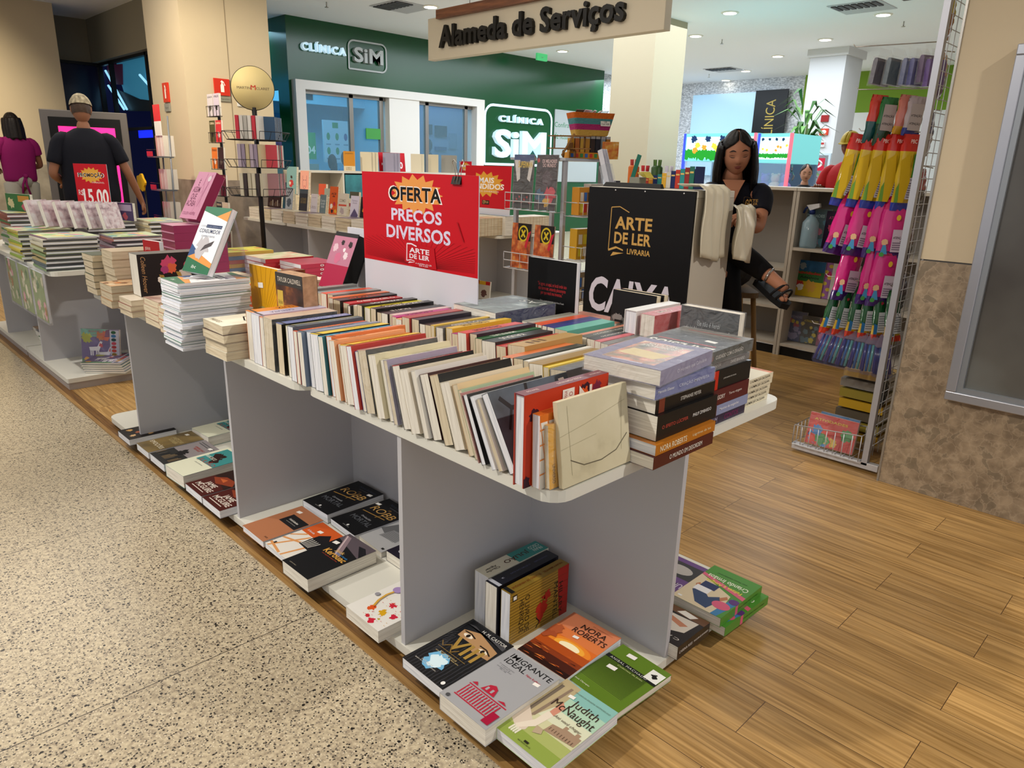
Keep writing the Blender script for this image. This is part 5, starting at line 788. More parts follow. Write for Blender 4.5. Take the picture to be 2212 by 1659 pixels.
# hanging hall sign
X_ = 5.2; yL = onX(925, 130, X_).y; yR = onX(1433, 74, X_).y; zb = onX(925, 131, X_).z; zt = onX(925, 41, X_).z
t = thing('hanging_sign', 'cream hanging sign with dark raised letters reading Alameda de Serviços', 'sign', mw=faceX((X_, yL, zb))); W_ = yL-yR; H_ = zt-zb
f = MB(); f.box(0, W_, 0, H_, -.09, 0, mat('#cfc5ae', .5, emit=.0)); f.build('board', t, bevel=.004)
f = MB(); f.box(W_*.065, W_*.92, H_*.93, H_*1.14, -.07, .05, ramp_mat('walnut', 'noise', [(.3, '#5a3018'), (.7, '#8a5430')], .4, 6, mapscale=(.6, 8, 8))); f.build('wooden_batten', t)
a = Art(W_, H_, Matrix.Identity(4)); a.txt('Alameda de Serviços', .075, .13, .80, .64, mat('#15130f', .4), bold=.035, ex=.02); a.mb.build('raised_lettering', t)
for s in (.22, .8):
    f = MB(); f.tube([(W_*s, H_*1.13, -.01), (W_*s, 3.2-zb, -.01)], .004, CHR, 5); f.build('suspension_rod', t)
# ---------------------------------------------------------------- cash desk
t = thing('cash_desk', 'white cash desk with a black CAIXA front panel behind the near table', 'cash desk', (3.0, 1.847, 0))
f = MB(); f.box(.012, .36, 0, .63, 1.135, 1.168, mat('#cfcabd', .5)); f.build('worktop', t, bevel=.003)
f = MB(); f.box(.012, .36, 0, .016, 0, 1.135, mat('#bdb5a6', .5)); f.build('side_panel', t)
f = MB(); f.box(.012, .36, .614, .63, 0, 1.135, mat('#bdb5a6', .5)); f.build('side_panel', t)
f = MB(); f.box(.0, .012, -.002, .632, .1, 1.166, mat('#08080a', .4)); f.build('front_panel', t)
a = Art(.634, 1.066, basis((-.0002, .632, .1), (0, -1, 0), (0, 0, 1), (-1, 0, 0)))
GO = '#c49a54'; logo_arte(a, .235, .68, .41, .235, GO); a.mb.build('printed_emblem', t); a = Art(.634, 1.066, a.M); a.txt('CAIXA', .06, .40, .84, .175, '#cfc9d6', bold=.06, shear=.12); a.mb.build('printed_lettering', t)
for yy in (.06, .28, .46): f = MB(); f.ball((-.001, yy, 1.155), .0035, mat('#d8d8d8'), 8); f.build('screw', t)
t = thing('monitor', 'black screen top lying along the back of the cash desk', 'screen', (3.06, 2.08, 1.169))
f = MB(); f.add([(0, 0, 0), (0, .36, 0), (.03, .36, 0), (.03, 0, 0), (.012, .01, .022), (.012, .35, .022), (.03, .35, .022), (.03, .01, .022)], [(3, 2, 1, 0), (4, 5, 6, 7), (0, 1, 5, 4), (1, 2, 6, 5), (2, 3, 7, 6), (3, 0, 4, 7)], mat('#151515', .5)); f.build('casing', t)
# plastic bags draped over the desk corner
BAG = mat('#cfc7b0', .35, alpha=.93, bump=.3, nscale=9)
def drape(name, label, x0, x1, y, ztop, zbot, seed, fl=.02, tp=.13):
    t = thing(name, label, 'carrier bags', (0, 0, 0)); f = MB(); n = 14; m = 16; R = random.Random(seed); vs = []
    ph = R.random()*6
    for j in range(m+1):
        v = j/m
        for i in range(n+1):
            u_ = i/n; z = ztop - max(0, v-.14)/.86*(ztop-zbot) - .006*abs(v-.14)
            yy = y + tp*(1-v/.14) if v < .14 else y - .006 - fl*(.6+.4*math.sin(u_*7+ph+v*3))*min(1, (v-.1)*3) - .01*math.sin(u_*19+ph)
            x = x0 + (x1-x0)*u_ + .012*math.sin(v*6+ph)*v
            vs.append((x, yy, z + (.004*math.sin(u_*12+ph) if v < .14 else 0) + .012*math.sin(u_*5+ph)*(v > .9)))
    fs = [(j*(n+1)+i, j*(n+1)+i+1, (j+1)*(n+1)+i+1, (j+1)*(n+1)+i) for j in range(m) for i in range(n)]
    f.add(vs, fs, BAG, smooth=True); o = f.build('bag_sheet', t); s = o.modifiers.new('s', 'SOLIDIFY'); s.thickness = .006; return t
drape('carrier_bag_bundle', 'bundle of cream plastic carrier bags draped over the corner of the cash desk', 3.02, 3.24, 1.83, 1.19, .86, 3)
drape('carrier_bag_bundle', 'second bundle of cream carrier bags folded beside the first, near the woman\'s hands', 3.265, 3.44, 1.80, 1.10, .84, 8, .05, 0)
# ---------------------------------------------------------------- low shelving behind the desk
SHW = mat('#b6afa3', .5)
def shelving(label, x, y0, y1, shelves, h=1.17, d=.32):
    t = thing('bookcase', label, 'bookcase', (x, 0, 0))
    for yy in (y0, y1-.02): f = MB(); f.box(0, d, yy, yy+.02, 0, h-.02, SHW); f.build('side_panel', t)
    f = MB(); f.box(-.005, d, y0, y1, h-.02, h, mat('#cfc9bb', .5)); f.build('top', t)
    f = MB(); f.box(d-.01, d, y0+.02, y1-.02, .06, h-.02, mat('#8b867f', .6)); f.build('back_panel', t)
    for z in shelves: f = MB(); f.box(0.002, d-.01, y0+.02, y1-.02, z-.02, z, SHW); f.build('shelf', t)
    f = MB(); f.box(.02, .03, y0+.02, y1-.02, 0.0, .06, BLACK); f.build('plinth', t)
    return t
SX0 = 4.93
ys = lambda px, py: onX(px, py, SX0).y
yA = ys(1697, 600); zs = [onX(1700, 533, SX0).z, onX(1700, 641, SX0).z, onX(1690, 747, SX0).z+.0]
zs = [onX(1740, 537, SX0).z, onX(1740, 648, SX0).z, .09]
shelving('white bookcase right of the seated woman, under the hanging snack packs', SX0, 1.15, yA, zs)
shelving('narrow bay of white shelving directly behind the seated woman', SX0, yA+.004, yA+.75, [.62, .35, .09])
def shelf_item(label, px, py, w_, h_, c, art=None, name='book', film=False, lean=5, zi=0, dx=.12, cat='book'):
    p = onX(px, py, SX0+dx); o = upright(label, SX0+dx+.02, p.y, zs[zi], 180, w_, h_, .02, c, art=art, film=film, lean=lean, name=name); o['category'] = cat; return o
def kidart(bg, cols, seed):
    def f(a):
        a.rect(0, 0, 1, 1, bg); R = random.Random(seed); [a.blob(R.uniform(.1, .9), R.uniform(.08, .7), R.uniform(.06, .14), R.choice(cols), i, j=.25) for i in range(12)]; a.txt('ATIVIDADES', .1, .78, .7, .08, cols[0], bold=.03)
    return f
shelf_item('teal boxed activity album behind the spray bottle pack on the top shelf', 1748, 525, .22, .26, '#2a5a66', kidart('#2f6270', ['#a8d0d8', '#c86a8a', '#3a8aa8'], 1), film=True)
shelf_item('purple doll sticker album on the top shelf of the bookcase', 1803, 530, .2, .25, '#2c1638', kidart('#2c1638', ['#b8487a', '#5a3a7a', '#c8a868', '#c83a6a'], 2))
shelf_item('dark blue activity book at the right of the top shelf', 1852, 538, .17, .2, '#1c2f5a', kidart('#1c2f5a', ['#c8a83a', '#3a6aa8'], 3))
shelf_item('blue, green and yellow activity book with red lettering on the middle shelf', 1735, 640, .225, .25, '#1f5a8a', lambda a: (a.rect(0, .7, 1, 1, '#1f5a8a'), a.rect(0, .42, 1, .7, '#2f6a34'), a.rect(0, 0, 1, .42, '#c8a81f'), a.txt('Atividades', .1, .62, .8, .08, '#c0242c', bold=.03), a.txt('Adesivos', .25, .5, .6, .07, '#1a1a1a', bold=.02), a.blob(.25, .32, .14, '#b83228', 1), a.blob(.62, .3, .17, '#c8983a', 2), a.blob(.3, .26, .1, '#e0e0e0', 5), a.blob(.3, .85, .1, '#8a9aa8', 3)), zi=1)
shelf_item('violet spotted activity book on the middle shelf', 1772, 650, .13, .25, '#a068a8', lambda a: (a.rect(0, 0, 1, 1, '#a068a8'), a.rect(0, 0, .3, 1, '#e0d8d0'), [a.ell(.5+.2*(i % 2), .1+.16*i, .12, .05, '#d8c04a', 12) for i in range(6)], a.txt('A', .45, .6, .45, .16, '#c8246a', bold=.03)), zi=1, dx=.13)
shelf_item('white activity book with a swirl cartoon pattern on the middle shelf', 1812, 655, .18, .25, '#dcdcd8', lambda a: (a.rect(0, 0, 1, 1, '#dcdcd8'), a.blob(.5, .4, .26, '#d89a8a', 3, j=.1), [a.line([(.2, .5+.04*i), (.5, .62+.04*i), (.85, .5+.04*i)], .006, '#1a1a1a') for i in range(3)], a.txt('ADES', .3, .8, .6, .09, '#2a5a9a', bold=.03), a.blob(.6, .14, .14, '#c02838', 5)), zi=1, dx=.12)
shelf_item('teal bagged stationery set on the lowest shelf', 1705, 745, .17, .22, '#2a6a6a', kidart('#3a4a7a', ['#8a8ab8', '#c8b83a', '#a84a5a'], 5), zi=2, film=True, dx=.1, cat='stationery set', name='stationery_set')
shelf_item('dark yellow edged bagged notebook on the lowest shelf', 1742, 752, .15, .2, '#6a5a1c', kidart('#2a2a22', ['#c8b83a', '#5a7a8a'], 6), zi=2, film=True, dx=.1, cat='notebook', name='notebook')
shelf_item('bright pink bagged stationery set on the lowest shelf', 1785, 762, .19, .2, '#c8287a', kidart('#c8287a', ['#e88ac0', '#a83ac0', '#e8c0d8'], 7), zi=2, film=True, dx=.1, cat='stationery set', name='stationery_set')
t = thing('spray_bottle', 'clear spray bottle with a white and blue trigger on the top shelf of the bookcase', 'spray bottle', (SX0+.07, ys(1736, 525), zs[0]+.001))
f = MB(); f.lathe([(.0, 0), (.055, 0), (.058, .02), (.055, .17), (.03, .205), (.016, .215), (.016, .23)], mat('#a8c8d8', .1, alpha=.5), n=16); f.build('bottle', t)
f = MB(); f.lathe([(.018, .225), (.02, .25), (.012, .255)], mat('#1c2f6a'), n=12); f.add([(-.014, .012, .25), (-.014, -.05, .275), (-.014, -.045, .30), (-.014, .04, .285), (.014, .012, .25), (.014, -.05, .275), (.014, -.045, .30), (.014, .04, .285)], [(0, 1, 2, 3), (7, 6, 5, 4), (0, 3, 7, 4), (1, 0, 4, 5), (2, 1, 5, 6), (3, 2, 6, 7)], mat('#d8dade')); th_ = f.build('trigger_head', t)
f = MB(); f.tube([(0, .025, .28), (0, .05, .26), (0, .06, .23)], .007, mat('#1c2f6a')); f.build('trigger', th_)
# ---------------------------------------------------------------- grid stand with hooks and packs
GX = 3.2; GY = .985
t = thing('grid_stand', 'white metal grid display stand beside the granite column', 'display stand', (0, 0, 0))
f = MB(); f.box(GX-.008, GX+.022, GY-.012, GY+.012, .03, 2.6, mat('#b4b6be', .35, .3)); f.build('post', t)
f = MB(); f.box(GX+.86, GX+.89, GY-.012, GY+.012, .03, 2.6, mat('#b4b6be', .35, .3)); f.build('post', t)
f = MB(); f.box(GX-.008, GX+.022, GY-.06, GY+.33, .012, .042, mat('#c4c4c8', .35, .2)); f.build('foot', t, bevel=.002)
f = MB(); f.box(GX+.86, GX+.89, GY-.06, GY+.33, .012, .042, mat('#c4c4c8', .35, .2)); f.build('foot', t, bevel=.002)
f = MB()
for i in range(1, 13): f.tube([(GX+.02+.065*i, GY, .05), (GX+.02+.065*i, GY, 2.6)], .0018, WIREW, 4)
for j in range(1, 51): f.tube([(GX+.01, GY+.002, .05+.05*j), (GX+.88, GY+.002, .05+.05*j)], .0018, WIREW, 4)
f.build('wire_grid', t)
hk = ['the red topped toy packs', 'the upper pink packs', 'the lower pink packs', 'the green packs', 'the pens', 'the bagged cases', 'the packs under the bagged cases'] + ['x']*8
def hookrow(z, x, n, y0, L):
    h = thing('display_hook', 'wire hook on the grid stand holding %s' % hk.pop(0), 'hook', (x, GY+.0065, z)); f = MB(); f.tube([(0, 0, 0), (0, L, .01), (0, L+.01, .02)], .0022, CHR, 5); f.build('hook_wire', h); return h
def pouch(name, label, w_, h_, d_, parts, M, cat='snack pack', hdr=None):
    """pillow pack: x right, z up, hung from its top; parts = [(z0,z1,colour)] as fractions"""
    n = 8; m = 12
    def pt(u, v, s):
        e = max(0, 1-abs(2*u-1)**2.5); bl = max(0, math.sin(PI*min(1, max(0, v*1.05)))) ** .6; ww = w_*(1-.34*max(0, v-.7)/.3*(hdr is None))
        return ((u-.5)*ww, s*d_*.5*e*bl + .004*math.sin(u*23+v*17), -h_+v*h_)
    t = thing(name, label, cat, mw=M); cols = {}
    for z0, z1, c in parts: cols[(z0, z1)] = c
    for k, (z0, z1, c) in enumerate(parts):
        f = MB(); rows = max(2, int(m*(z1-z0))+1); vs = []
        for s in (-1, 1):
            for j in range(rows+1):
                v = z0+(z1-z0)*j/rows; vs += [pt(i/n, v, s) for i in range(n+1)]
        K = (rows+1)*(n+1); fs = []
        for j in range(rows):
            for i in range(n):
                a_ = j*(n+1)+i; fs += [(a_, a_+1, a_+n+2, a_+n+1), (K+a_+n+1, K+a_+n+2, K+a_+1, K+a_)]
            fs += [(j*(n+1), (j+1)*(n+1), K+(j+1)*(n+1), K+j*(n+1)), (j*(n+1)+n, K+j*(n+1)+n, K+(j+1)*(n+1)+n, (j+1)*(n+1)+n)]
        f.add(vs, fs, mat(c, .25, coat=.5), smooth=True); f.build(['bottom_band', 'body', 'upper_body', 'header'][min(3, k)], t)
    return t
def label_on(t, w_, z0, z1, x0, x1, c='#c9bfca', dd=.02, blobs=()):
    for s in (-1, 1):
        f = MB(); a = Art((x1-x0)*w_, z1-z0, basis(((x0-.5)*w_*1, s*dd, z0) if s < 0 else ((x1-.5)*w_, s*dd, z0), (1, 0, 0) if s < 0 else (-1, 0, 0), (0, 0, 1), (0, s, 0)), f)
        a.rect(0, 0, 1, 1, c); a.txt('ATENÇÃO', .08, .52, .8, .12, '#1a1a1c', bold=.02); a.txt('ATENÇÃO', .08, .28, .8, .12, '#1a1a1c', bold=.02)
        for k in range(4): a.rect(.08, .06+.05*k, .9, .08+.05*k, '#8a8490')
        a.rect(.1, .72, .9, .94, '#a8a0aa')
        for (bx, by, br, bc) in blobs: a.e += .0002; a.M = a.M
        f.build('back_label', t)
def Mrot(x, y, z, ang, tilt=0): return Matrix.Translation((x, y, z)) @ Matrix.Rotation(math.radians(ang), 4, 'Z') @ Matrix.Rotation(math.radians(tilt), 4, 'Y')
def pxY(px, py, X): return onX(px, py, X)
XH = 3.28
# five red/yellow/green packs
for i, px in enumerate((1862, 1893, 1918, 1947, 1975)):
    p = onX(px, 290, XH); z = p.z; p.y = max(p.y, GY+.05)
    if i == 0: hookrow(z+.004, XH, 5, 0, p.y-GY)
    lb = ['nearest the front end of the hook', 'second from the front end', 'middle one of the five', 'second from the white post', 'touching the white post'][i]
    t = pouch('bubble_toy_pack', 'red topped yellow and green hanging toy pack, %s' % lb, .085, .30, .03, [(0, .11, '#23369a'), (.11, .78, '#c9a81e'), (.78, 1.0, '#c22820')], Mrot(XH, p.y, z, -58+4*i, 9-2*i), 'toy pack', hdr=1)
    f = MB(); a = Art(.085, .30, basis((-.0425, -.0175, -.30), (1, 0, 0), (0, 0, 1), (0, -1, 0)), f); a.poly([(.6, .74), (.95, .8), (1, .5), (.62, .44)], '#3a7a2c'); a.poly([(0, .11), (.18, .11), (.3, .5), (0, .3)], '#6a9a3c'); a.rect(.5, .16, .95, .44, '#b8b2c0'); [a.rect(.55, .18+.03*k, .9, .195+.03*k, '#6a6470') for k in range(7)]; a.txt('ATENÇÃO', .54, .40, .36, .025, '#1a1a1c', bold=.02); a.txt('PBC', .3, .88, .3, .05, '#e8d8d0'); a.poly([(.0, .66), (.4, .74), (.6, .4), (.45, .11), (.2, .11)], '#c8a41a'); f.build('printed_pattern', t)
# pink packs, two rows
def pinkpack(px, py, X, sc, ang, tilt, lb):
    p = onX(px, py, X); p.y = max(p.y, GY+.075)
    t = pouch('sweets_pack', 'bright pink hanging pack with a purple foot, %s' % lb, .115*sc, .265*sc, .034, [(0, .16, '#3f1f6a'), (.16, .8, '#c81f78'), (.8, 1.0, '#b81a5a')], Mrot(X, p.y, p.z, ang, tilt), 'snack pack')
    f = MB(); a = Art(.1*sc, .2*sc, basis((-.05*sc, -.0205, -.245*sc), (1, 0, 0), (0, 0, 1), (0, -1, 0)), f); a.rect(.42, .1, .95, .56, '#c3b4c4'); [a.rect(.46, .14+.045*k, .9, .165+.045*k, '#7a6a80') for k in range(4)]; a.txt('ATENÇÃO', .46, .36, .44, .07, '#1c1a1c', bold=.02); a.blob(.16, .3, .13, '#e0b48a', 3, j=.2); a.poly([(.02, .05), (.32, .05), (.22, .24), (.1, .24)], '#4a90c0'); a.ell(.1, .04, .1, .05, '#4a9a4a', 12); a.ell(.55, .8, .09, .06, '#e0b83a', 10); f.build('printed_pattern', t)
hookrow(onX(1900, 417, XH).z, XH, 4, 0, .33); hookrow(onX(1900, 519, XH).z, XH, 3, 0, .30)
for i, (px, py) in enumerate(((1849, 418), (1884, 418), (1922, 420), (1958, 425))): pinkpack(px, py, XH, 1.0, -40-4*i, 12-4*i, 'upper row, %s' % ('furthest left', 'second from left', 'third from left', 'beside the white post')[i])
for i, (px, py) in enumerate(((1850, 516), (1905, 522), (1941, 526))): pinkpack(px, py, XH, 1.02, -30-8*i, 6-2*i, 'lower row, %s' % ('furthest left with the broad front', 'middle one', 'beside the white post')[i])
for i in range(3): t = pouch('snack_pack', 'dark red header pack hanging behind the upper pink row, %s' % ('left', 'middle', 'right')[i], .11, .16, .02, [(0, .5, '#5a1418'), (.5, 1.0, '#b01c20')], Mrot(XH+.1, onX(1865+38*i, 415, XH+.1).y, onX(1865+38*i, 400, XH+.1).z, -40), 'snack pack', hdr=1)
hookrow(onX(1900, 615, XH).z, XH, 7, 0, .31)
for i in range(7):
    px = 1812+23.5*i; p = onX(px, 614+2.5*i, XH); p.y = max(p.y, GY+.03)
    t = pouch('green_sweets_pack', 'green hanging pack with a white label and red zigzag foot, %s' % ['furthest left', 'second from left', 'third from left', 'fourth, in the middle', 'third from the post', 'second from the post', 'beside the post'][i], .052, .225, .03, [(0, .12, '#c8341c'), (.12, .3, '#d0a81c'), (.3, 1.0, '#14502a')], Mrot(XH, p.y, p.z, -38-2*i, 9-3*i), 'snack pack')
    f = MB(); a = Art(.05, .2, basis((-.025, -.0185, -.215), (1, 0, 0), (0, 0, 1), (0, -1, 0)), f); a.rect(.3, .14, .95, .58, '#b4b8bc'); [a.rect(.36, .18+.05*k, .9, .2+.05*k, '#6a6e74') for k in range(7)]; a.poly([(0, .1), (.3, .1), (.3, .3), (0, .34)], '#2a6aa0'); a.blob(.5, .78, .12, '#8a2430', 3); f.build('printed_pattern', t)
hookrow(onX(1870, 722, XH).z, XH, 8, 0, .34)
for i in range(8):
    px = 1803+21.5*i; p = onX(px, 700+4.6*i, XH); p.y = max(p.y, GY+.04)
    t = thing('marker_set', 'clear hanging case of blue and violet pens, %s' % ['furthest left', 'second from left', 'third from left', 'fourth from left', 'fourth from the post', 'third from the post', 'second from the post', 'beside the post'][i], 'pen set', mw=Mrot(XH, p.y, p.z, -62, 14-3.4*i))
    f = MB(); f.add([(-.03, -.012, -.05), (.03, -.012, -.05), (.03, .012, -.05), (-.03, .012, -.05), (-.012, 0, 0), (.012, 0, 0)], [(0, 1, 5, 4), (1, 2, 5), (2, 3, 4, 5), (3, 0, 4)], mat('#8a7a90', .2, alpha=.55)); f.build('hanger', t)
    for k, c in enumerate(('#2a2f7a', '#3a6aa8', '#5aa0a0', '#4a3a8a')): f = MB(); f.tube([(-.022+.0145*k, 0, -.055), (-.022+.0145*k, 0, -.175)], .0062, mat(c, .25, coat=.5), 8); f.build('pen', t)
    f = MB(); f.prism(rr(-.032, .032, -.19, -.05, .012, 3), -.011, .011, mat('#6a6a90', .1, alpha=.15), M=Matrix.Rotation(PI/2, 4, 'X')); f.build('clear_case', t)
# bagged book-shaped cases at the top
hookrow(onX(1890, 103, XH).z, XH, 6, 0, .34)
for i, (px, py, c, lb) in enumerate(((1893, 124, '#2a2444', 'dark violet bagged case at the outer end of the top hook'), (1922, 124, '#123f52', 'petrol blue bagged case, second on the top hook'), (1956, 125, '#28407a', 'mid blue bagged case on the top hook'), (1972, 125, '#2c3484', 'royal blue bagged case on the top hook'), (1993, 118, '#4a2460', 'plum bagged case on the top hook'), (2006, 127, '#5a2c90', 'bright violet bagged case beside the post'))):
    p = onX(px, py, XH); t = thing('bagged_case', lb, 'case', mw=Mrot(XH, p.y, p.z, -24, 6-1.5*i))
    f = MB(); f.prism([(-.011, -.10), (.011, -.10), (.011, -.012), (.006, 0), (-.006, 0), (-.011, -.012)], 0, .085, mat(c, .3, coat=.4), M=Matrix(((0, 0, 1, 0), (1, 0, 0, 0), (0, 1, 0, 0), (0, 0, 0, 1)))) ; f.build('case', t, bevel=.002)
    f = MB(); f.box(-.003, .09, -.015, .015, -.108, .006, film_mat()); f.add([(0, -.014, .006), (.085, -.014, .006), (.07, 0, .04), (.01, 0, .038)], [(0, 1, 2, 3)], film_mat()); f.build('plastic_bag', t)
hookrow(onX(1950, 200, XH).z+.01, XH, 3, 0, .3)
for i, (px, py, c1, c2, lb) in enumerate(((1903, 205, '#134a4a', '#c83a2c', 'dark teal and red pack hanging under the bagged cases'), (1925, 210, '#153a22', '#1f6a34', 'green pack with a pale warning label under the bagged cases'), (1965, 205, '#b8861c', '#b86a5c', 'yellow and pink pack hanging under the bagged cases'), (1985, 208, '#232f7a', '#a89a9c', 'blue footed pack with a warning label by the post'))):
    p = onX(px, py, XH); p.y = max(p.y, GY+.045); t = pouch('snack_pack', lb, .07, .19 if i < 2 else .15, .03, [(0, .2 if i > 1 else .45, c1), (.2 if i > 1 else .45, 1, c2)], Mrot(XH, p.y, p.z, -45, 4), 'snack pack', hdr=1)
    if i in (1, 3): f = MB(); a = Art(.05, .10, basis((-.025, -.0178, -.13), (1, 0, 0), (0, 0, 1), (0, -1, 0)), f); a.rect(0, 0, 1, 1, '#a89c98'); a.txt('ATENÇÃO', .08, .5, .84, .12, '#1c1a1c', bold=.02); a.txt('ATENÇÃO', .08, .2, .84, .12, '#1c1a1c', bold=.02); f.build('printed_pattern', t)
# packs seen through the grid, on the far side of the stand
for i in range(8):
    z = 1.95-.22*i; c = [('#a8641c', '#c8b83a'), ('#5a2c6a', '#c88a1c'), ('#b0a8b0', '#2a2f7a'), ('#3a2a2c', '#a82c3c'), ('#2a1a1c', '#5a1c28'), ('#1c2a44', '#3a2a50'), ('#30281c', '#8a7a2c'), ('#1a2c3a', '#2a2a2c')][i]
    t = pouch('snack_pack', 'colourful pack behind the wire grid at %s' % ('the very top', 'eye height', 'shoulder height', 'chest height', 'elbow height', 'waist height', 'hip height', 'knee height')[i], .11, .17, .03, [(0, .5, c[0]), (.5, 1, c[1])], Mrot(GX+.18+.03*(i % 2), GY+.04, z, 10), 'snack pack', hdr=1)
    h = hookrow(z+.003, GX+.18+.03*(i % 2), 1, 0, .05); h['label'] = 'short hook holding the pack behind the grid at %s' % ('the very top', 'eye height', 'shoulder height', 'chest height', 'elbow height', 'waist height', 'hip height', 'knee height')[i]
# notebooks hanging high on the post side
t = thing('spiral_notebook_set', 'black spiral bound notebooks hanging high above the bagged cases', 'notebooks', (XH+.02, GY+.16, 1.93))
f = MB(); f.box(-.05, .05, .0, .05, 0, .28, mat('#141216', .4)); f.build('covers', t)
for k in range(10): f = MB(); f.tube([(-.052, .004, .02+.026*k), (-.058, .02, .02+.026*k), (-.052, .04, .022+.026*k)], .003, CHR, 5); f.build('ring', t)
# basket at the foot
t = thing('wire_basket', 'white wire basket on the foot of the grid stand', 'basket', (GX-.03, GY+.02, .045))
f = MB(); L_ = .30; Wb = .16; Hb = .12
for z, k in ((0, 1), (Hb, 1)): f.tube([(0, .0, z), (0, L_, z*.75), (Wb, L_, z*.75), (Wb, 0, z)], .0028, WIREW, 5, close=True)
for i in range(9): y = L_*i/8; f.tube([(0, y, 0), (0, y, Hb*(1-.25*i/8))], .002, WIREW, 4); f.tube([(Wb, y, 0), (Wb, y, Hb*(1-.25*i/8))], .002, WIREW, 4); f.tube([(0, y, 0), (Wb, y, 0)], .0018, WIREW, 4)
for i in range(5): x = Wb*i/4; f.tube([(x, L_, 0), (x, L_, Hb*.75)], .002, WIREW, 4)
f.build('wire_body', t)
for i, (c, lb, h) in enumerate((('#b82c24', 'red bagged colouring book leaning in the wire basket', .15), ('#3f7a34', 'green and yellow colouring book in the wire basket', .13), ('#2a6aa0', 'blue bagged booklet at the back of the wire basket', .14))):
    upright(lb, GX+.005+.035*i, GY+.17, .049, 180, .22-.02*i, h, .016, c, art=kidart(c, ['#c8a82c', '#3a8a4a', '#c83a2c', '#3a7ab8'], 20+i), film=(i != 1), lean=12, name='colouring_book')
z = .20
for i in range(7): flat('yellow bagged sticker booklet, %s in the pile behind the wire basket' % nth(i, 7), GX+.30, GY+.13+.004*(i % 3), .05+.05*i, 90, .16, .2, .04, ['#b8901c', '#8a7a2c', '#5a5040'][i % 3], group='bagged booklets stacked behind the wire basket', film=(i > 4), name='sticker_booklet')
# ---------------------------------------------------------------- second line of tables: books
B2 = ['#cfc4a8', '#b8a88a', '#d8ceb4', '#c8b89c', '#a8987c']
CW = ['white', 'slate', 'sand', 'plum', 'teal', 'brick', 'olive', 'navy', 'rose', 'amber', 'mint', 'grey']
R6 = random.Random(77)
def stacks_line(xe, ys_, where, n0, seed):
    R = random.Random(seed)
    for i, y in enumerate(ys_):
        pile('cream paged book', 'on the second table line, %s' % where[i], xe+.09, y, TOP, 0, 4, .225, .2, .029, ['#cfc4ac', '#b8a890', '#d8d0bc', '#7a6a78' if i % 3 == 1 else '#c8baa0'], seed=seed+i, pages=PAGE2 if i % 2 else PAGE)
stacks_line(3.57, [7.55, 7.30, 7.05, 6.80, 6.55, 6.3, 6.05, 5.8, 5.55, 5.3], ['nearest the pillar', 'second along from the pillar', 'third along from the pillar', 'below the black photo cover', 'below the grey leaning cover', 'below the white covers', 'below the orange cartoon cover', 'below the pale title cover', 'just left of the offer sign', 'behind the offer sign edge'], 3, 200)
stds = [(690-0, 0, 0)]
def stand2(label, px, pb, w_, h_, c, art=None, X=3.72, z=None, face=182, lean=6, **k):
    p = onX(px, pb, X); zz = p.z if z is None else z; return upright(label, X, p.y, zz, face, w_, h_, .03, c, art=art, lean=lean, pages=PAGE2, **k)
ZS = TOP+.1195
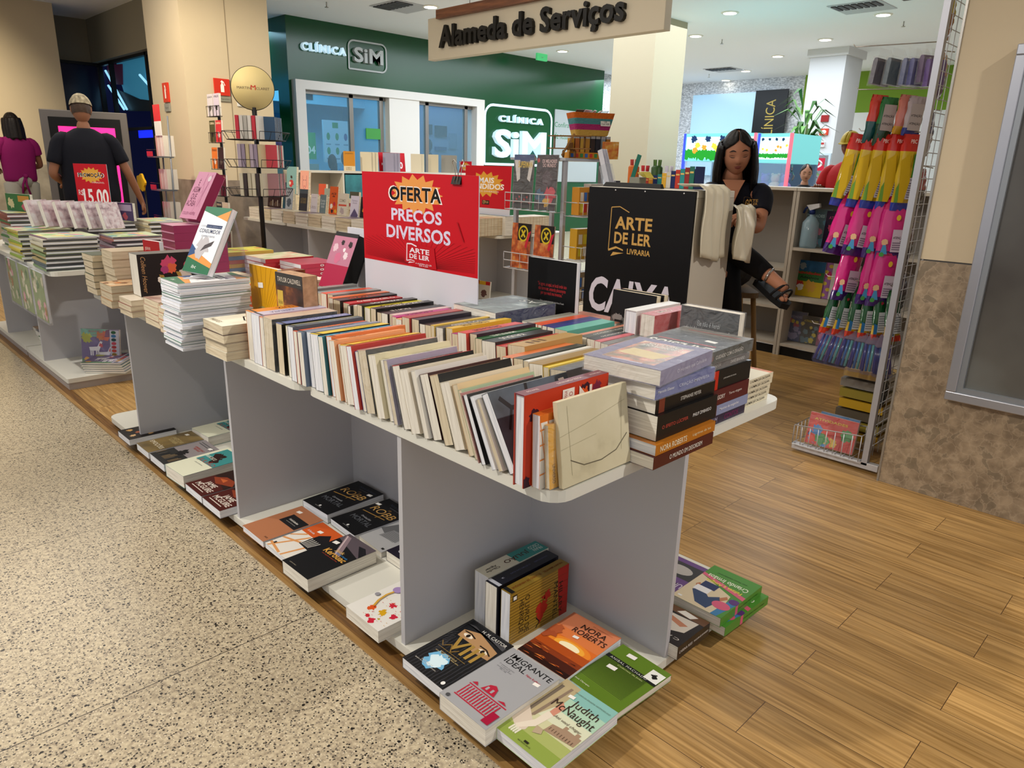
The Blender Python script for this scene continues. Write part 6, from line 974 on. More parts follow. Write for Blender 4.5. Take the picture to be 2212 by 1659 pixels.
for lb, px, w_, h_, c, art, dz in (
 ('black covered photo book standing on the second line of tables', 597, .30, .17, '#15120f', lambda a: (a.rect(0, 0, 1, 1, '#181410'), [a.rect(.1+.12*i, .1, .16+.12*i, .3+.3*((i*7) % 3)/3, ['#4a4238', '#6a5c48', '#8a8478'][i % 3]) for i in range(7)]), 0),
 ('pale grey illustrated book leaning right of the black photo book', 628, .15, .225, '#8d949c', lambda a: (a.rect(0, 0, 1, 1, '#9aa0a8'), a.blob(.5, .35, .3, '#4a5560', 3), a.rect(.2, .8, .7, .84, '#4a4a50')), 0),
 ('dark slate book with gold lettering on the second line of tables', 658, .165, .23, '#2a3438', lambda a: (a.rect(0, 0, 1, 1, '#2f3a3e'), a.txt('A CIDADE\nDE OURO', .15, .35, .7, .25, '#a08a4a'), a.rect(0, .8, 1, 1, '#4a5a60')), 0),
 ('white titled book standing beside the slate one', 681, .125, .19, '#d8d2d4', lambda a: (a.rect(0, 0, 1, 1, '#dcd6d8'), a.txt('manual', .15, .78, .6, .05, '#8a7a84'), a.txt('ciência e\nliteratura', .15, .2, .7, .14, '#6a5a64')), 0),
 ('teal grey titled book right of the white one', 700, .115, .19, '#6a8084', lambda a: (a.rect(0, 0, 1, 1, '#6a8084'), a.txt('O perigo\nde estar\nlúcida', .12, .3, .76, .45, '#cfd8d8')), 0),
 ('tall orange cartoon covered book on the second line of tables', 722, .15, .28, '#c8541f', lambda a: (a.rect(0, 0, 1, 1, '#cf5a24'), a.txt('ACE\nde', .2, .62, .6, .16, '#2a1a14', bold=.03), a.blob(.3, .3, .16, '#e8dcd0', 3), a.blob(.65, .38, .14, '#b8283c', 4), a.blob(.4, .12, .12, '#2a2430', 5), a.blob(.8, .12, .12, '#d8a82c', 6)), 0),
 ('beige book titled in grey with a red band beside the cartoon cover', 742, .155, .22, '#c8bfae', lambda a: (a.rect(0, 0, 1, 1, '#cbc2b2'), a.txt('COMO', .12, .6, .7, .14, '#8a8070', bold=.02), a.rect(.05, .42, .95, .5, '#c8503c'), a.blob(.5, .2, .22, '#a89898', 4)), 0),
 ('lilac white novel cover left of the offer sign', 768, .145, .205, '#cfc6d2', lambda a: (a.rect(0, 0, 1, 1, '#d0c8d6'), a.txt('Romance\nGrande', .2, .62, .6, .2, '#7a6a84'), a.poly([(.1, .05), (.5, .4), (.95, .1), (.9, 0), (.1, 0)], '#5a5070')), 0),
 ('black book with an orange figure at the edge of the offer sign', 787, .1, .2, '#141417', lambda a: (a.rect(0, 0, 1, 1, '#17171a'), a.blob(.6, .35, .22, '#d88a2c', 4)), 0)):
    p = onX(px, 460, 3.72); upright(lb, 3.70, p.y, ZS, 183, w_*.9, h_*.92, .02, c, art=art, lean=8, pages=PAGE2)
# second depth of books on those tables
for i, (px, py, w_, h_, c, lb, art) in enumerate(((629, 362, .19, .30, '#6a9494', 'large blue green novel with a figure in red on the back tables', lambda a: (a.rect(0, 0, 1, 1, '#7aa0a0'), a.blob(.5, .4, .22, '#b83a3c', 3), a.blob(.5, .62, .1, '#3a2a24', 4), a.blob(.35, .4, .1, '#d8c8b0', 5))), (655, 372, .16, .26, '#d89a88', 'pink novel with a drawn face on the back tables', lambda a: (a.rect(0, 0, 1, 1, '#dc9c8a'), a.line([(.3, .8), (.3, .4), (.5, .2), (.75, .4), (.75, .8)], .004, '#7a3a5a'), a.rect(.38, .6, .46, .63, '#3a2a5a'), a.rect(.58, .6, .66, .63, '#3a2a5a'), a.ell(.52, .36, .06, .02, '#b8404c', 10))), (608, 398, .15, .14, '#1a2238', 'dark navy tilted book beside the drawn face novel', None), (690, 397, .13, .13, '#c8502c', 'orange red small book before the white cube shelf', None), (700, 412, .12, .1, '#8a9488', 'sage portrait covered book behind the white one', None), (755, 420, .15, .08, '#4a4a34', 'olive brown rounded book above the pale title cover', None))):
    p = onX(px, py, 4.18); z0 = TOP + .237
    upright(lb, 4.16+.015*i, p.y, z0, 190, w_*.9, max(.07, min(h_, p.z+.02-z0)), .03, c, art=art, lean=6, pages=PAGE2)
for i, (y, n, lb) in enumerate(((7.5, 8, 'beside the blue green novel'), (7.1, 9, 'behind the black photo book'), (6.7, 9, 'before the white cube shelf'), (6.3, 7, 'behind the orange cartoon cover'), (5.95, 7, 'behind the lilac novel'), (5.55, 6, 'hidden partly by the offer sign'))):
    pile('cream edged novel', 'on the back half, %s' % lb, 4.22+.02*(i % 2), y, TOP, 0 if i % 2 else 180, 7, .3, .22, .033, ['#cfc0a0', '#8a2c3c' if i == 2 else '#c8b898', '#d8c8a8', '#c8742c' if i == 3 else '#b8a484'], seed=300+i, pages=PAGE2)
# row of cream page edges right of the offer sign
R9 = random.Random(9); x = 3.60; k = 0
while x < 5.2:
    t_ = R9.uniform(.034, .048); c = R9.choice(['#cfc4a6', '#d8ccb0', '#b8c0c8', '#c8b48c', '#e0d8c4'])
    M_o = (x+t_, 4.785, TOP+.1585)
    # spine up: r = -Z, u = +Y, n = r x u = +X
    book('cream page edged book, %s along the row right of the offer sign' % (ORDW[k].replace('bottom', 'first') if k < 20 else 'twenty-'+ORDW[k-20].replace('bottom', 'first') if k < 29 else 'thirtieth and up, number '+['one', 'two', 'three', 'four', 'five', 'six', 'seven', 'eight', 'nine', 'ten', 'eleven', 'twelve', 'thirteen', 'fourteen', 'fifteen', 'sixteen', 'seventeen', 'eighteen', 'nineteen', 'twenty'][k-29]), (x, 4.785, TOP+.1585), (0, 1, 0), (1, 0, 0), .155, .22, t_-.001, R9.choice(['#c8a06a', '#b86a4c', '#d8c8a8', '#8a9aa8', '#d8b88c']), pages=PAGE2)
    x += t_; k += 1
for i, (x, c) in enumerate(((4.70, '#b04a3c'), (5.0, '#c8a03c'), (5.25, '#3a6a8a'))): pile('bright covered book', 'behind the page edge row, %s' % ('left', 'middle', 'right')[i], x, 5.25, TOP, 180, 4, .16, .22, .03, [c, '#d8c8b0'], seed=330+i, pages=PAGE2)
flat('dark board lying under the best seller sign', 4.66, onX(1098, 420, 4.62).y+.3, TOP, 0, .6, .14, onX(1098, 467, 4.62).z-TOP-.003, '#4a4a4a', name='book_box')['category'] = 'box'
for i in range(2): upright('small comic with yellow and red header on the base behind the offer sign, %s' % ('left', 'right')[i], 4.55, 4.98-.0+.15*(1-i), BASE, 190, .13, .17, .02, '#cfc4b4', art=lambda a: (a.rect(0, 0, 1, 1, '#cfc6b8'), a.rect(0, .8, .6, 1, '#d8a82c'), a.rect(.6, .8, 1, 1, '#b8241c'), a.blob(.5, .35, .25, '#6a4a44', 3)), name='comic', lean=6)['category'] = 'comic'
# white cube shelf behind, books standing on it
yS = 8.0; xa = onY(640, 366, yS).x; xb = onY(1060, 372, yS).x; SWH = mat('#d0c8b8', .5)
t = thing('cube_shelf', 'long cream cube shelf behind the second line of tables', 'shelf', (xa, yS, 0)); Ls = xb-xa; hS = 1.155
f = MB(); f.box(0, Ls, 0, .32, hS-.025, hS, SWH); f.build('top', t)
f = MB(); f.box(0, Ls, .3, .32, 0, hS-.025, mat('#b8ad9a', .6)); f.build('back_panel', t)
for i in range(6): f = MB(); xx = Ls*i/5; xx = min(xx, Ls-.02); f.box(xx, xx+.02, 0, .3, 0, hS-.025, SWH); f.build('divider', t)
f = MB(); f.box(0.02, Ls-.02, .005, .3, .6, .62, SWH); f.build('shelf', t)
tq = thing('teal_panel_book', 'large teal board in the left compartment of the cream cube shelf', 'board', (xa+Ls/5+.04, yS+.01, .621)); f = MB(); f.box(0, Ls/5-.06, 0, .02, 0, .49, ramp_mat('teal_board', 'noise', [(.3, '#1c5a64'), (.7, '#3a8a90')], .5, 5)); f.build('panel', tq)
for k, (px, n, c, lb) in enumerate(((757, 1, '#c8862c', 'orange antique covered book with its spine beside it'), (800, 3, '#d8ccb0', 'three-book group right of the orange one'), (848, 3, '#9a94a8', 'group before the price poster'), (904, 2, '#d8ccb0', 'pair after the price poster'), (938, 1, '#c8b898', 'single narrow one'), (972, 3, '#8a8478', 'last group on the shelf'))):
    p = onY(px, 366, yS+.1)
    for j in range(n):
        upright('%s book standing on the cream cube shelf, %s%s' % (['orange', 'cream', 'greyish', 'cream edged', 'narrow cream', 'tan'][k], lb, '' if n == 1 else ', '+('left', 'middle', 'right')[j]), p.x+.05*(j-(n-1)/2), yS+.12, hS, 232, .14, .235, .03, c, pages=PAGE2, art=(lambda a: (a.rect(0, 0, 1, 1, '#c8862c'), a.txt('SABERES', .15, .85, .7, .07, '#5a3a14'), a.rect(0, 0, 1, .25, '#d8c8a8'), a.txt('OBRA\nRARA', .2, .04, .5, .15, '#5a4a34'))) if k == 0 else None)
sign_board('price_poster', 'red OFERTA price poster standing on the cream cube shelf', basis((onY(818, 364, yS+.24).x, yS+.22, hS+.002), (1, 0, 0), (0, .1, .995), (0, -.995, .1)), .42, .24, lambda a: (burst(a, .5, .78, .28, .18, '#dba23c'), a.txt('OFERTA', .2, .66, .6, .2, '#1a1614', bold=.05), a.txt('29,90', .3, .1, .6, .42, '#f0e8e8', bold=.04), a.txt('R$', .1, .3, .14, .15, '#f0e8e8')), strip=0)
# ---------------------------------------------------------------- comic rack
rk = dep(1200, 600, 3.95)
RX, RY = 3.35, 2.93
t = thing('wire_rack', 'white wire display rack full of comics behind the tall black book', 'display rack', (0, 0, 0))
def rp(px, py, X): q = onX(px, py, X); return q
XR = 3.3
a1 = rp(1110, 345, XR); a2 = rp(1213, 352, XR); b1 = rp(1350, 350, XR)
WR = mat('#b8bac0', .35, .3)
yl, yr = a1.y, a2.y
for yy in (yl-.0, yr-.0): f = MB(); f.box(XR+.02, XR+.045, yy-.012, yy+.012, 0.02, a1.z, WR); f.build('post', t)
for yy in (yl, yr): f = MB(); f.box(XR+.36, XR+.385, yy-.012-.0, yy+.012, 0.02, a1.z, WR); f.build('post', t)
f = MB(); f.box(XR, XR+.4, yr-.03, yl+.03, a1.z, a1.z+.015, WR); f.build('top_tray', t)
f = MB(); f.box(XR-.05, XR+.42, yr-.02, yr+.0, .02, .05, WR); f.box(XR-.05, XR+.42, yl, yl+.02, .02, .05, WR); f.build('foot', t)
for k, z in enumerate((1.0, .63, .3)):
    f = MB()
    for zz in (z, z+.05, z+.10): f.tube([(XR-.05, yl+.02, zz), (XR-.05, yr-.02, zz)], .003, WIREW, 5)
    for i in range(7): yy = yr-.02+(yl-yr+.04)*i/6; f.tube([(XR+.02, yy, z), (XR-.05, yy, z), (XR-.05, yy, z+.10)], .0022, WIREW, 4)
    f.build('wire_pocket', t)
for k, z in enumerate((.98, .72, .46)):
    f = MB(); ys2 = yr-.16
    for zz in (z, z+.08): f.tube([(XR+.03, yr-.012, zz), (XR+.03, ys2, zz), (XR+.42, ys2, zz), (XR+.42, yr-.012, zz)], .003, WIREW, 5)
    for i in range(10): xx = XR+.03+.039*i; f.tube([(xx, yr-.015, z), (xx, ys2, z), (xx, ys2, z+.08)], .0022, WIREW, 4)
    f.build('side_basket', t)
def A_sup(a): a.rect(0, 0, 1, 1, '#15141a'); a.rect(0, .86, 1, 1, '#22407a'); a.poly([(.02, .9), (.3, .9), (.34, .55), (.2, .5)], '#d8d4d0'); a.poly([(.98, .9), (.8, .9), (.7, .55), (.85, .5)], '#d8d4d0'); a.txt('SUPERMAN', .22, .76, .7, .12, '#d8b83a', bold=.04); [a.blob(.1+.13*i, .12+.05*(i % 3), .04, '#a8242c', i) for i in range(7)]
def A_melh(a): a.rect(0, 0, 1, 1, '#2a1a26'); a.txt('OS MELHORES\nDO MUNDO', .25, .78, .7, .14, '#d8b8b8', bold=.03); a.poly([(.3, .62), (.5, .74), (.8, .62), (.7, .48), (.5, .42), (.34, .48)], '#4a3a44'); a.blob(.75, .3, .25, '#c83a4c', 3, j=.5); a.blob(.3, .25, .22, '#2a5a7a', 4, j=.5); a.blob(.55, .16, .14, '#d8a83a', 5, j=.5); a.ell(.08, .9, .06, .04, '#c82a3c', 12)
def A_x(a): a.rect(0, 0, 1, 1, ramp_mat('cov_flame', 'noise', [(.3, '#5a2014'), (.5, '#c8602c'), (.7, '#e0a85a')], .3, 18)); a.rect(.3, .62, 1, 1, '#221a18'); a.ell(.6, .78, .26, .18, '#d8c02c', 26); a.ell(.6, .78, .20, .14, '#221c14', 26); a.line([(.5, .7), (.7, .86)], .012, '#d8c02c'); a.line([(.7, .7), (.5, .86)], .012, '#d8c02c'); a.poly([(.85, .8), (1, .85), (.8, .45), (.7, .5)], '#c8283c')
wy = (yl-yr)
for i, (fn, lb, z, c) in enumerate(((A_sup, 'black comic with a yellow masthead in the upper rack pocket', 1.0, '#15141a'), (A_melh, 'dark purple comic with a crowned figure in the upper rack pocket', 1.0, '#2a1a26'), (A_x, 'flame coloured comic with an X emblem, left in the lower pocket', .63, '#8a3a1c'), (A_x, 'flame coloured comic with an X emblem, right in the lower pocket', .63, '#8a3a1c'))):
    o = upright(lb, XR-.025, yl-wy*(.25 if i % 2 == 0 else .74), z+.004, 180, .175 if i < 2 else .165, .325 if i < 2 else .28, .008, c, art=fn, lean=3, name='comic', film=(i < 2)); o['category'] = 'comic'
for i, (lb, x, z, w_, h_, c, tx) in enumerate((('white boxed language course in the top side basket', XR+.22, .985, .17, .18, '#bdbab4', 'inglês'), ('orange and yellow boxed game in the top side basket', XR+.1, .985, .14, .16, '#c88a2c', None), ('dark violet folder at the end of the rack', XR+.37, .985, .07, .2, '#2a2034', None), ('yellow picture cards box in the middle side basket', XR+.12, .725, .18, .18, '#c89a2c', None), ('blue box in the middle side basket', XR+.32, .725, .14, .19, '#2a5a9a', None), ('brown printed folder in the lower side basket', XR+.14, .465, .2, .18, '#8a7a64', None), ('beige printed folder in the lower side basket', XR+.34, .465, .14, .17, '#a89878', None))):
    bz = z+.004; q = thing('boxed_set', lb, 'box', (x, yr-.10, bz), math.radians(-4)); f = MB(); f.box(-w_/2, w_/2, -.03, .03, 0, h_, mat(c, .4)); f.build('box', q, bevel=.001)
    a = Art(w_, h_, basis((-w_/2, -.0302, 0), (1, 0, 0), (0, 0, 1), (0, -1, 0)))
    if tx: a.rect(.1, .45, .5, .8, '#6a1c34'); a.txt(tx, .14, .52, .32, .2, '#e8e0e0', bold=.03); a.rect(.56, .5, .94, .78, '#3a342c'); a.txt('200 jogos', .58, .56, .34, .12, '#c8a86a'); a.rect(.1, .2, .9, .24, '#8a8680')
    else: R = random.Random(i); [a.rect(.08+.22*j, .1+.4*kk, .26+.22*j, .42+.4*kk, R.choice(['#c83a2c', '#d8c83a', '#3a6ab8', '#5a4a3a', '#e0d8c8'])) for j in range(4) for kk in range(2)]
    a.mb.build('printed_front', q)
zt_ = a1.z+.016
# things on top of the rack: biplane, basket, cartons
t = thing('wooden_biplane', 'plywood toy biplane standing on top of the wire rack', 'toy plane', (XR+.10, yr+.02, zt_+.045), math.radians(-62)); WD = mat('#8a6234', .6)
f = MB(); f.box(-.012, .012, -.08, .09, .0, .006, WD); f.prism([(-.08, .0), (.09, .012), (.09, .03), (.0, .045), (-.08, .035)], -.006, .006, WD, M=Matrix(((0, 0, 1, 0), (1, 0, 0, 0), (0, 1, 0, 0), (0, 0, 0, 1)))); f.build('fuselage', t)
for z, k in ((.005, 'lower_wing'), (.075, 'upper_wing')): f = MB(); f.prism(rr(-.13, .13, -.07, -.025, .02, 4), z, z+.006, WD); f.build(k, t)
for sx in (-.09, .09):
    for sy in (-.06, -.035): f = MB(); f.tube([(sx, sy, .01), (sx, sy, .077)], .003, WD, 5); f.build('strut', t)
f = MB(); f.prism([(-.07, -.008), (.07, .012), (.07, -.0), (-.07, -.016)], 0, .005, WD, M=Matrix.Translation((0, -.085, .03)) @ Matrix.Rotation(PI/2, 4, 'X') @ Matrix.Rotation(.9, 4, 'Z')); f.build('propeller', t)
for sx in (-.035, .035): f = MB(); f.lathe([(.003, -.003), (.022, -.003), (.022, .003), (.003, .003)], WD, M=Matrix.Translation((sx, -.04, -.022)) @ Matrix.Rotation(PI/2, 4, 'Y')); f.tube([(sx, -.04, -.02), (sx*.5, -.04, .006)], .003, WD, 5); f.build('wheel', t)
q = onX(1302, 328, XR+.2); BZ = zt_
t = thing('card_display_box', 'yellow orange cardboard tray of small packs on top of the rack', 'display box', (XR+.24, yr-.0, BZ), math.radians(-30))
f = MB(); f.box(-.14, .14, -.05, .05, 0, .035, mat('#c8861c', .5)); [f.box(-.13+.03*i, -.112+.03*i, -.052, -.05, .006, .028, mat(['#3a6ab8', '#c83a2c', '#3a8a4a'][i % 3], .5)) for i in range(9)]; f.build('tray', t)
for i in range(8): f = MB(); f.box(-.13+.033*i, -.104+.033*i, -.03, .02, .036, .115, mat(['#b8861c', '#b86a2c', '#c8a03a', '#b8842c', '#3a2a24', '#2a2a34', '#8a9aa8', '#a8742c'][i], .4)); f.box(-.13+.033*i, -.104+.033*i, -.03, .02, .115, .13, mat('#c0c4c8', .4)); f.build('small_pack', t)
t = thing('woven_basket', 'striped orange, teal and pink woven basket on the small packs', 'basket', (XR+.24, yr-.0, BZ+.131), math.radians(-30))
f = MB(); ST = ['#c8a04a', '#a82c6a', '#4a8a8c', '#c8641c']
for i, c in enumerate(ST):
    z0, z1 = .032*i, .032*(i+1); s0, s1 = .10+.008*i, .10+.008*(i+1)
    P0 = rr(-s0, s0, -s0*.6, s0*.6, .02, 3); P1 = rr(-s1, s1, -s1*.6, s1*.6, .02, 3); n_ = len(P0); f.add([(x, y, z0) for x, y in P0]+[(x, y, z1) for x, y in P1], [(j, (j+1) % n_, n_+(j+1) % n_, n_+j) for j in range(n_)], mat(c, .8, bump=.8, nscale=80))
f.prism(rr(-.1, .1, -.06, .06, .02, 3), 0, .003, mat(ST[0], .8)); f.build('woven_body', t)
f = MB(); a = Art(.06, .045, basis((.04, -.078, .055), (1, 0, 0), (0, .2, .98), (0, -.98, .2)), f); a.rect(0, 0, 1, 1, '#d8d4cc'); a.txt('MARCA\n1,50\n3 por 4,00', .1, .1, .8, .8, '#22201c', bold=.02); f.build('price_tag', t)
for i in range(5): f = MB(); f.box(-.03, .03, -.002, .002, -.02, .04, mat(['#5a5a54', '#c8b8c0', '#d8ccd4', '#8a8480', '#a8c0cc'][i], .4), M=Matrix.Translation((-.07+.035*i, 0, .12)) @ Matrix.Rotation(.5*i, 4, 'Z') @ Matrix.Rotation(.9, 4, 'X')); f.build('paper_item', t)
t = thing('orange_card', 'small orange printed card leaning at the rack corner', 'card', (XR+.30, yr-.12, BZ), math.radians(-40)); f = MB(); f.box(-.05, .05, -.003, .0, 0, .1, ramp_mat('orange_print', 'noise', [(.4, '#c8641c'), (.6, '#d8a03a'), (.75, '#e8d8b0')], .5, 30)); f.build('card', t)
# ---------------------------------------------------------------- revolving racks by the pillar
def revolving(label, px, X, topz, tiers, disc):
    y = onX(px, 330, X).y
    t = thing('revolving_rack', label, 'book rack', (X, y, 0))
    f = MB(); f.tube([(0, 0, 0.02), (0, 0, topz)], .022, WIREB, 10); f.build('pole', t)
    f = MB(); f.lathe([(.25, 0), (.25, .015), (.05, .03)], WIREB, n=24); f.build('base', t)
    if disc:
        f = MB(); Mx = Matrix.Translation((0, 0, topz+.165)) @ Matrix.Rotation(math.radians(-22), 4, 'Z') @ Matrix.Rotation(PI/2, 4, 'X')
        f.lathe([(.19, -.012), (.19, .010)], mat('#1a1a1c', .4), n=40, M=Mx); f.lathe([(.185, .010), (.185, .014)], mat('#d8c48a', .5), n=40, M=Mx); f.build('round_header', t)
        a = Art(.36, .36, Matrix.Translation((0, 0, topz+.165)) @ Matrix.Rotation(math.radians(-22), 4, 'Z') @ basis((-.18, -.0145, -.18), (1, 0, 0), (0, 0, 1), (0, -1, 0))); a.txt('MARTIN', .12, .47, .32, .06, '#6a5a4a'); a.txt('CLARET', .58, .47, .32, .06, '#6a5a4a'); a.line([(.46, .46), (.46, .57), (.51, .52), (.56, .57), (.56, .46)], .008, '#c83a2c'); a.mb.build('header_print', t)
    for z in tiers:
        for k in range(4):
            A_ = Matrix.Rotation(math.radians(20+90*k), 4, 'Z'); f = MB()
            for zz, rr_ in ((z, .26), (z+.07, .30)): f.tube([(rr_*math.cos(q), rr_*math.sin(q), zz) for q in [math.radians(-40+10*i) for i in range(9)]], .003, WIREB, 5, M=A_)
            for i in range(5): q = math.radians(-40+20*i); f.tube([(.03, 0, z), (.26*math.cos(q), .26*math.sin(q), z), (.30*math.cos(q), .30*math.sin(q), z+.07)], .0025, WIREB, 4, M=A_)
            f.build('wire_basket', t)
    return t, y
TI = [1.40, 1.10, .80]
pz = onX(556, 235, 4.6).z
def rtier(px, py, X): return onX(px, py, X).z
XV = onY(556, 330, 6.7).x
t1, yv = revolving('tall black revolving rack with a round cream header by the pillar', 556, XV, rtier(556, 232, XV), [rtier(555, 303, XV), rtier(555, 362, XV), rtier(555, 422, XV)], True)
RC = [(['#c82c3c', '#d8d4cc', '#b8b4ac', '#e0dcd4'], 'red'), (['#2a4a6a', '#34587a'], 'blue'), (['#b8a8b8', '#9a8aa0', '#c8b890'], 'mauve'), (['#c8404c', '#e0dcd8', '#8a2c34', '#3a5a4c'], 'red and white'), (['#d8d0b8', '#3a2a28', '#c8c0a8'], 'ivory'), (['#a87a80', '#5a4a4c', '#b8606c'], 'dusty pink')]
for k in range(6):
    z = [rtier(555, 303, XV), rtier(555, 362, XV), rtier(555, 422, XV)][k//2]; ang = 232 if k % 2 == 0 else 315; cols, cn = RC[k]
    for i in range(6):
        a_ = math.radians(ang); tx, ty = -math.sin(a_), math.cos(a_); off = (i-2.5)*.036
        upright('%s paperback in the %s basket of the round-header rack, %s of six' % (cn, ['upper', 'middle', 'lower'][k//2], ['first', 'second', 'third', 'fourth', 'fifth', 'sixth'][i]), XV+.15*math.cos(a_)+tx*off, yv+.15*math.sin(a_)+ty*off, z+.004, ang+(78 if k % 2 == 0 else -78), .12, .2, .03, cols[i % len(cols)], lean=0, pages=PAGE, group=None)
XW = onY(480, 330, 7.65).x; yw = onX(480, 330, XW).y
t = thing('wire_book_tower', 'narrow black wire tower of paperbacks left of the round-header rack', 'book rack', (XW, yw, 0)); ztop_ = onX(463, 207, XW).z
f = MB(); f.tube([(0, 0, .02), (0, 0, ztop_)], .016, WIREB, 8); f.build('pole', t); f = MB(); f.lathe([(.2, 0), (.2, .015), (.04, .03)], WIREB, n=20); f.build('base', t)
CT = [('#c8c0c4', '#c0b4c4'), ('#4a4a2c', '#c02c34'), ('#d8742c', '#22201f'), ('#8a8484', '#4a1c26'), ('#2a3a3c', '#c8b8a8'), ('#c8a890', '#6a1c1c')]
for k in range(6):
    zz = onX(480, 252+57*k, XW).z
    f = MB(); f.tube([(-.06, -.16, zz), (-.06, .16, zz)], .003, WIREB, 4); f.tube([(-.06, -.16, zz+.1), (-.06, .16, zz+.1)], .003, WIREB, 4)
    for yy in (-.15, -.08, 0, .08, .15): f.tube([(0, yy*.3, zz), (-.03, yy, zz), (-.06, yy, zz), (-.06, yy, zz+.1)], .0025, WIREB, 4)
    f.build('wire_pocket', t)
    for j in range(2):
        c = CT[k][j]; nm = (('white sketched', 'white blue figure'), ('olive', 'red portrait'), ('orange', 'black red-titled'), ('grey portrait', 'maroon portrait'), ('dark green', 'cream'), ('tan', 'dark red'))[k][j]
        upright('%s paperback in the narrow wire tower, %s' % (nm, ['topmost pocket', 'second pocket', 'third pocket', 'fourth pocket', 'fifth pocket', 'lowest pocket'][k]), XW-.054, yw+(.075 if j == 0 else -.075), zz+.005, 180, .135, .21, .02, c, lean=2, pages=PAGE, art=(lambda cc, jj, kk: lambda a: (a.rect(0, 0, 1, 1, cc), a.blob(.5, .35, .2, ['#5a544c', '#1c1a1a', '#d8d0c8'][(kk+jj) % 3], kk+jj), a.txt(['ILÍADA', 'A FABULOSA', 'OBRA', 'KAFKA', 'ENSAIO', 'O PROCESSO', 'POEMAS', 'PESSOA', 'KEROUAC', 'CONTOS', 'VIDA', 'FREUD'][kk*2+jj], .1, .82, .8, .1, '#1a1a1a' if kk in (0, 2) else '#d8c8a8', bold=.02)))(c, j, k))
XU = onY(352, 330, 7.6).x; yu = onX(352, 330, XU).y; zz0 = onX(352, 262, XU).z
t = thing('grey_wire_tower', 'grey wire tower with a red header behind the pink tilted romance', 'book rack', (XU, yu, 0))
for yy in (-.1, .1): f = MB(); f.tube([(0, yy, .01), (.04, yy, zz0+.05)], .008, mat('#7a7e84', .4, .4), 6); f.build('post', t)
f = MB(); f.box(-.03, -.02, -.09, .06, zz0+.0, zz0+.15, mat('#c82c34', .4)); f.box(-.031, -.02, -.09, .06, zz0-.13, zz0, mat('#d8d4d0', .4)); f.build('header', t)
for k in range(4):
    z = zz0-.32-.31*k; f = MB(); f.box(-.1, .06, -.11, .14, z-.012, z, mat('#5a5e64', .4)); f.tube([(-.1, -.11, z+.06), (-.1, .14, z+.06)], .003, WIREB, 4); f.build('tray', t)
    f = MB(); f.box(-.106, -.102, -.02, .13, z+.0, z+.045, mat('#c02a34', .4)); f.build('red_label', t)
    for j in range(5): upright('white spined paperback in the grey tower, %s tray, %s' % (['top', 'second', 'third', 'lowest'][k], ['first', 'second', 'third', 'fourth', 'last'][j]), XU+.03-.0*j, yu-.095+.042*j, z+.001, 270, .1, .19, .036, ['#d8d0c4', '#e0dcd4', '#c8bcae', '#d4ccc0', '#b89a88'][j], pages=PAGE)
# low signs of coloured covers below (pink, yellow)
for i, (px, c, lb) in enumerate(((275, '#c8487a', 'pink cloud shaped book display far behind the man\'s hand'), (308, '#d8a81c', 'yellow cloud shaped book display beside the grey tower'))):
    p = onX(px, 398, 2.9); t = thing('shaped_book', lb, 'book', (2.9, p.y, p.z-.08)); f = MB(); f.prism([(.12*math.cos(q)*(1+.12*math.cos(5*q)), .09*math.sin(q)*(1+.12*math.cos(5*q))+.1) for q in [2*PI*k/30 for k in range(30)]], 0, .02, mat(c, .5), M=basis((0, 0, 0), (0, -1, 0), (0, 0, 1), (-1, 0, 0))); f.build('cover', t); f = MB(); f.tube([(.02, 0, .02), (.02, 0, -p.z+.08)], .01, WIREB, 6); f.build('stand', t)
display_table('white display table standing near the grey wire tower', 3.2, yu+.05) if False else None
# ---------------------------------------------------------------- people
def loft(mb, rings, m, n=18, M=None, cap=True):
    """rings: (x, y, z, rx, ry[, tilt about x])"""
    vs = []
    for r in rings:
        c = Vector(r[:3]); tl = r[5] if len(r) > 5 else 0
        for j in range(n):
            q = 2*PI*j/n; ex = 0.85; cx = math.copysign(abs(math.cos(q))**ex, math.cos(q)); sy = math.copysign(abs(math.sin(q))**ex, math.sin(q))
            p = Vector((r[3]*cx, r[4]*sy, 0)); p = Matrix.Rotation(tl, 3, 'X') @ p; vs.append(c+p)
    fs = [(i*n+j, i*n+(j+1) % n, (i+1)*n+(j+1) % n, (i+1)*n+j) for i in range(len(rings)-1) for j in range(n)]
    if cap: fs += [tuple(range(n-1, -1, -1)), tuple((len(rings)-1)*n+j for j in range(n))]
    mb.add(vs, fs, m, M, True)
def skinned(name, nodes, edges, m, parent, root, sub=2):
    keys = list(nodes); me = bpy.data.meshes.new(name); me.from_pydata([nodes[k][0] for k in keys], [(keys.index(a), keys.index(b)) for a, b in edges], []); me.materials.append(m)
    o = bpy.data.objects.new(name, me); C.objects.link(o); o.parent = parent; o.modifiers.new('skin', 'SKIN'); sv = me.skin_vertices[0].data
    for i, k in enumerate(keys): r = nodes[k][1]; sv[i].radius = (r, r) if not isinstance(r, tuple) else r; sv[i].use_root = (k == root)
    o.modifiers['skin'].use_smooth_shade = True; s = o.modifiers.new('sub', 'SUBSURF'); s.levels = sub; s.render_levels = sub; return o
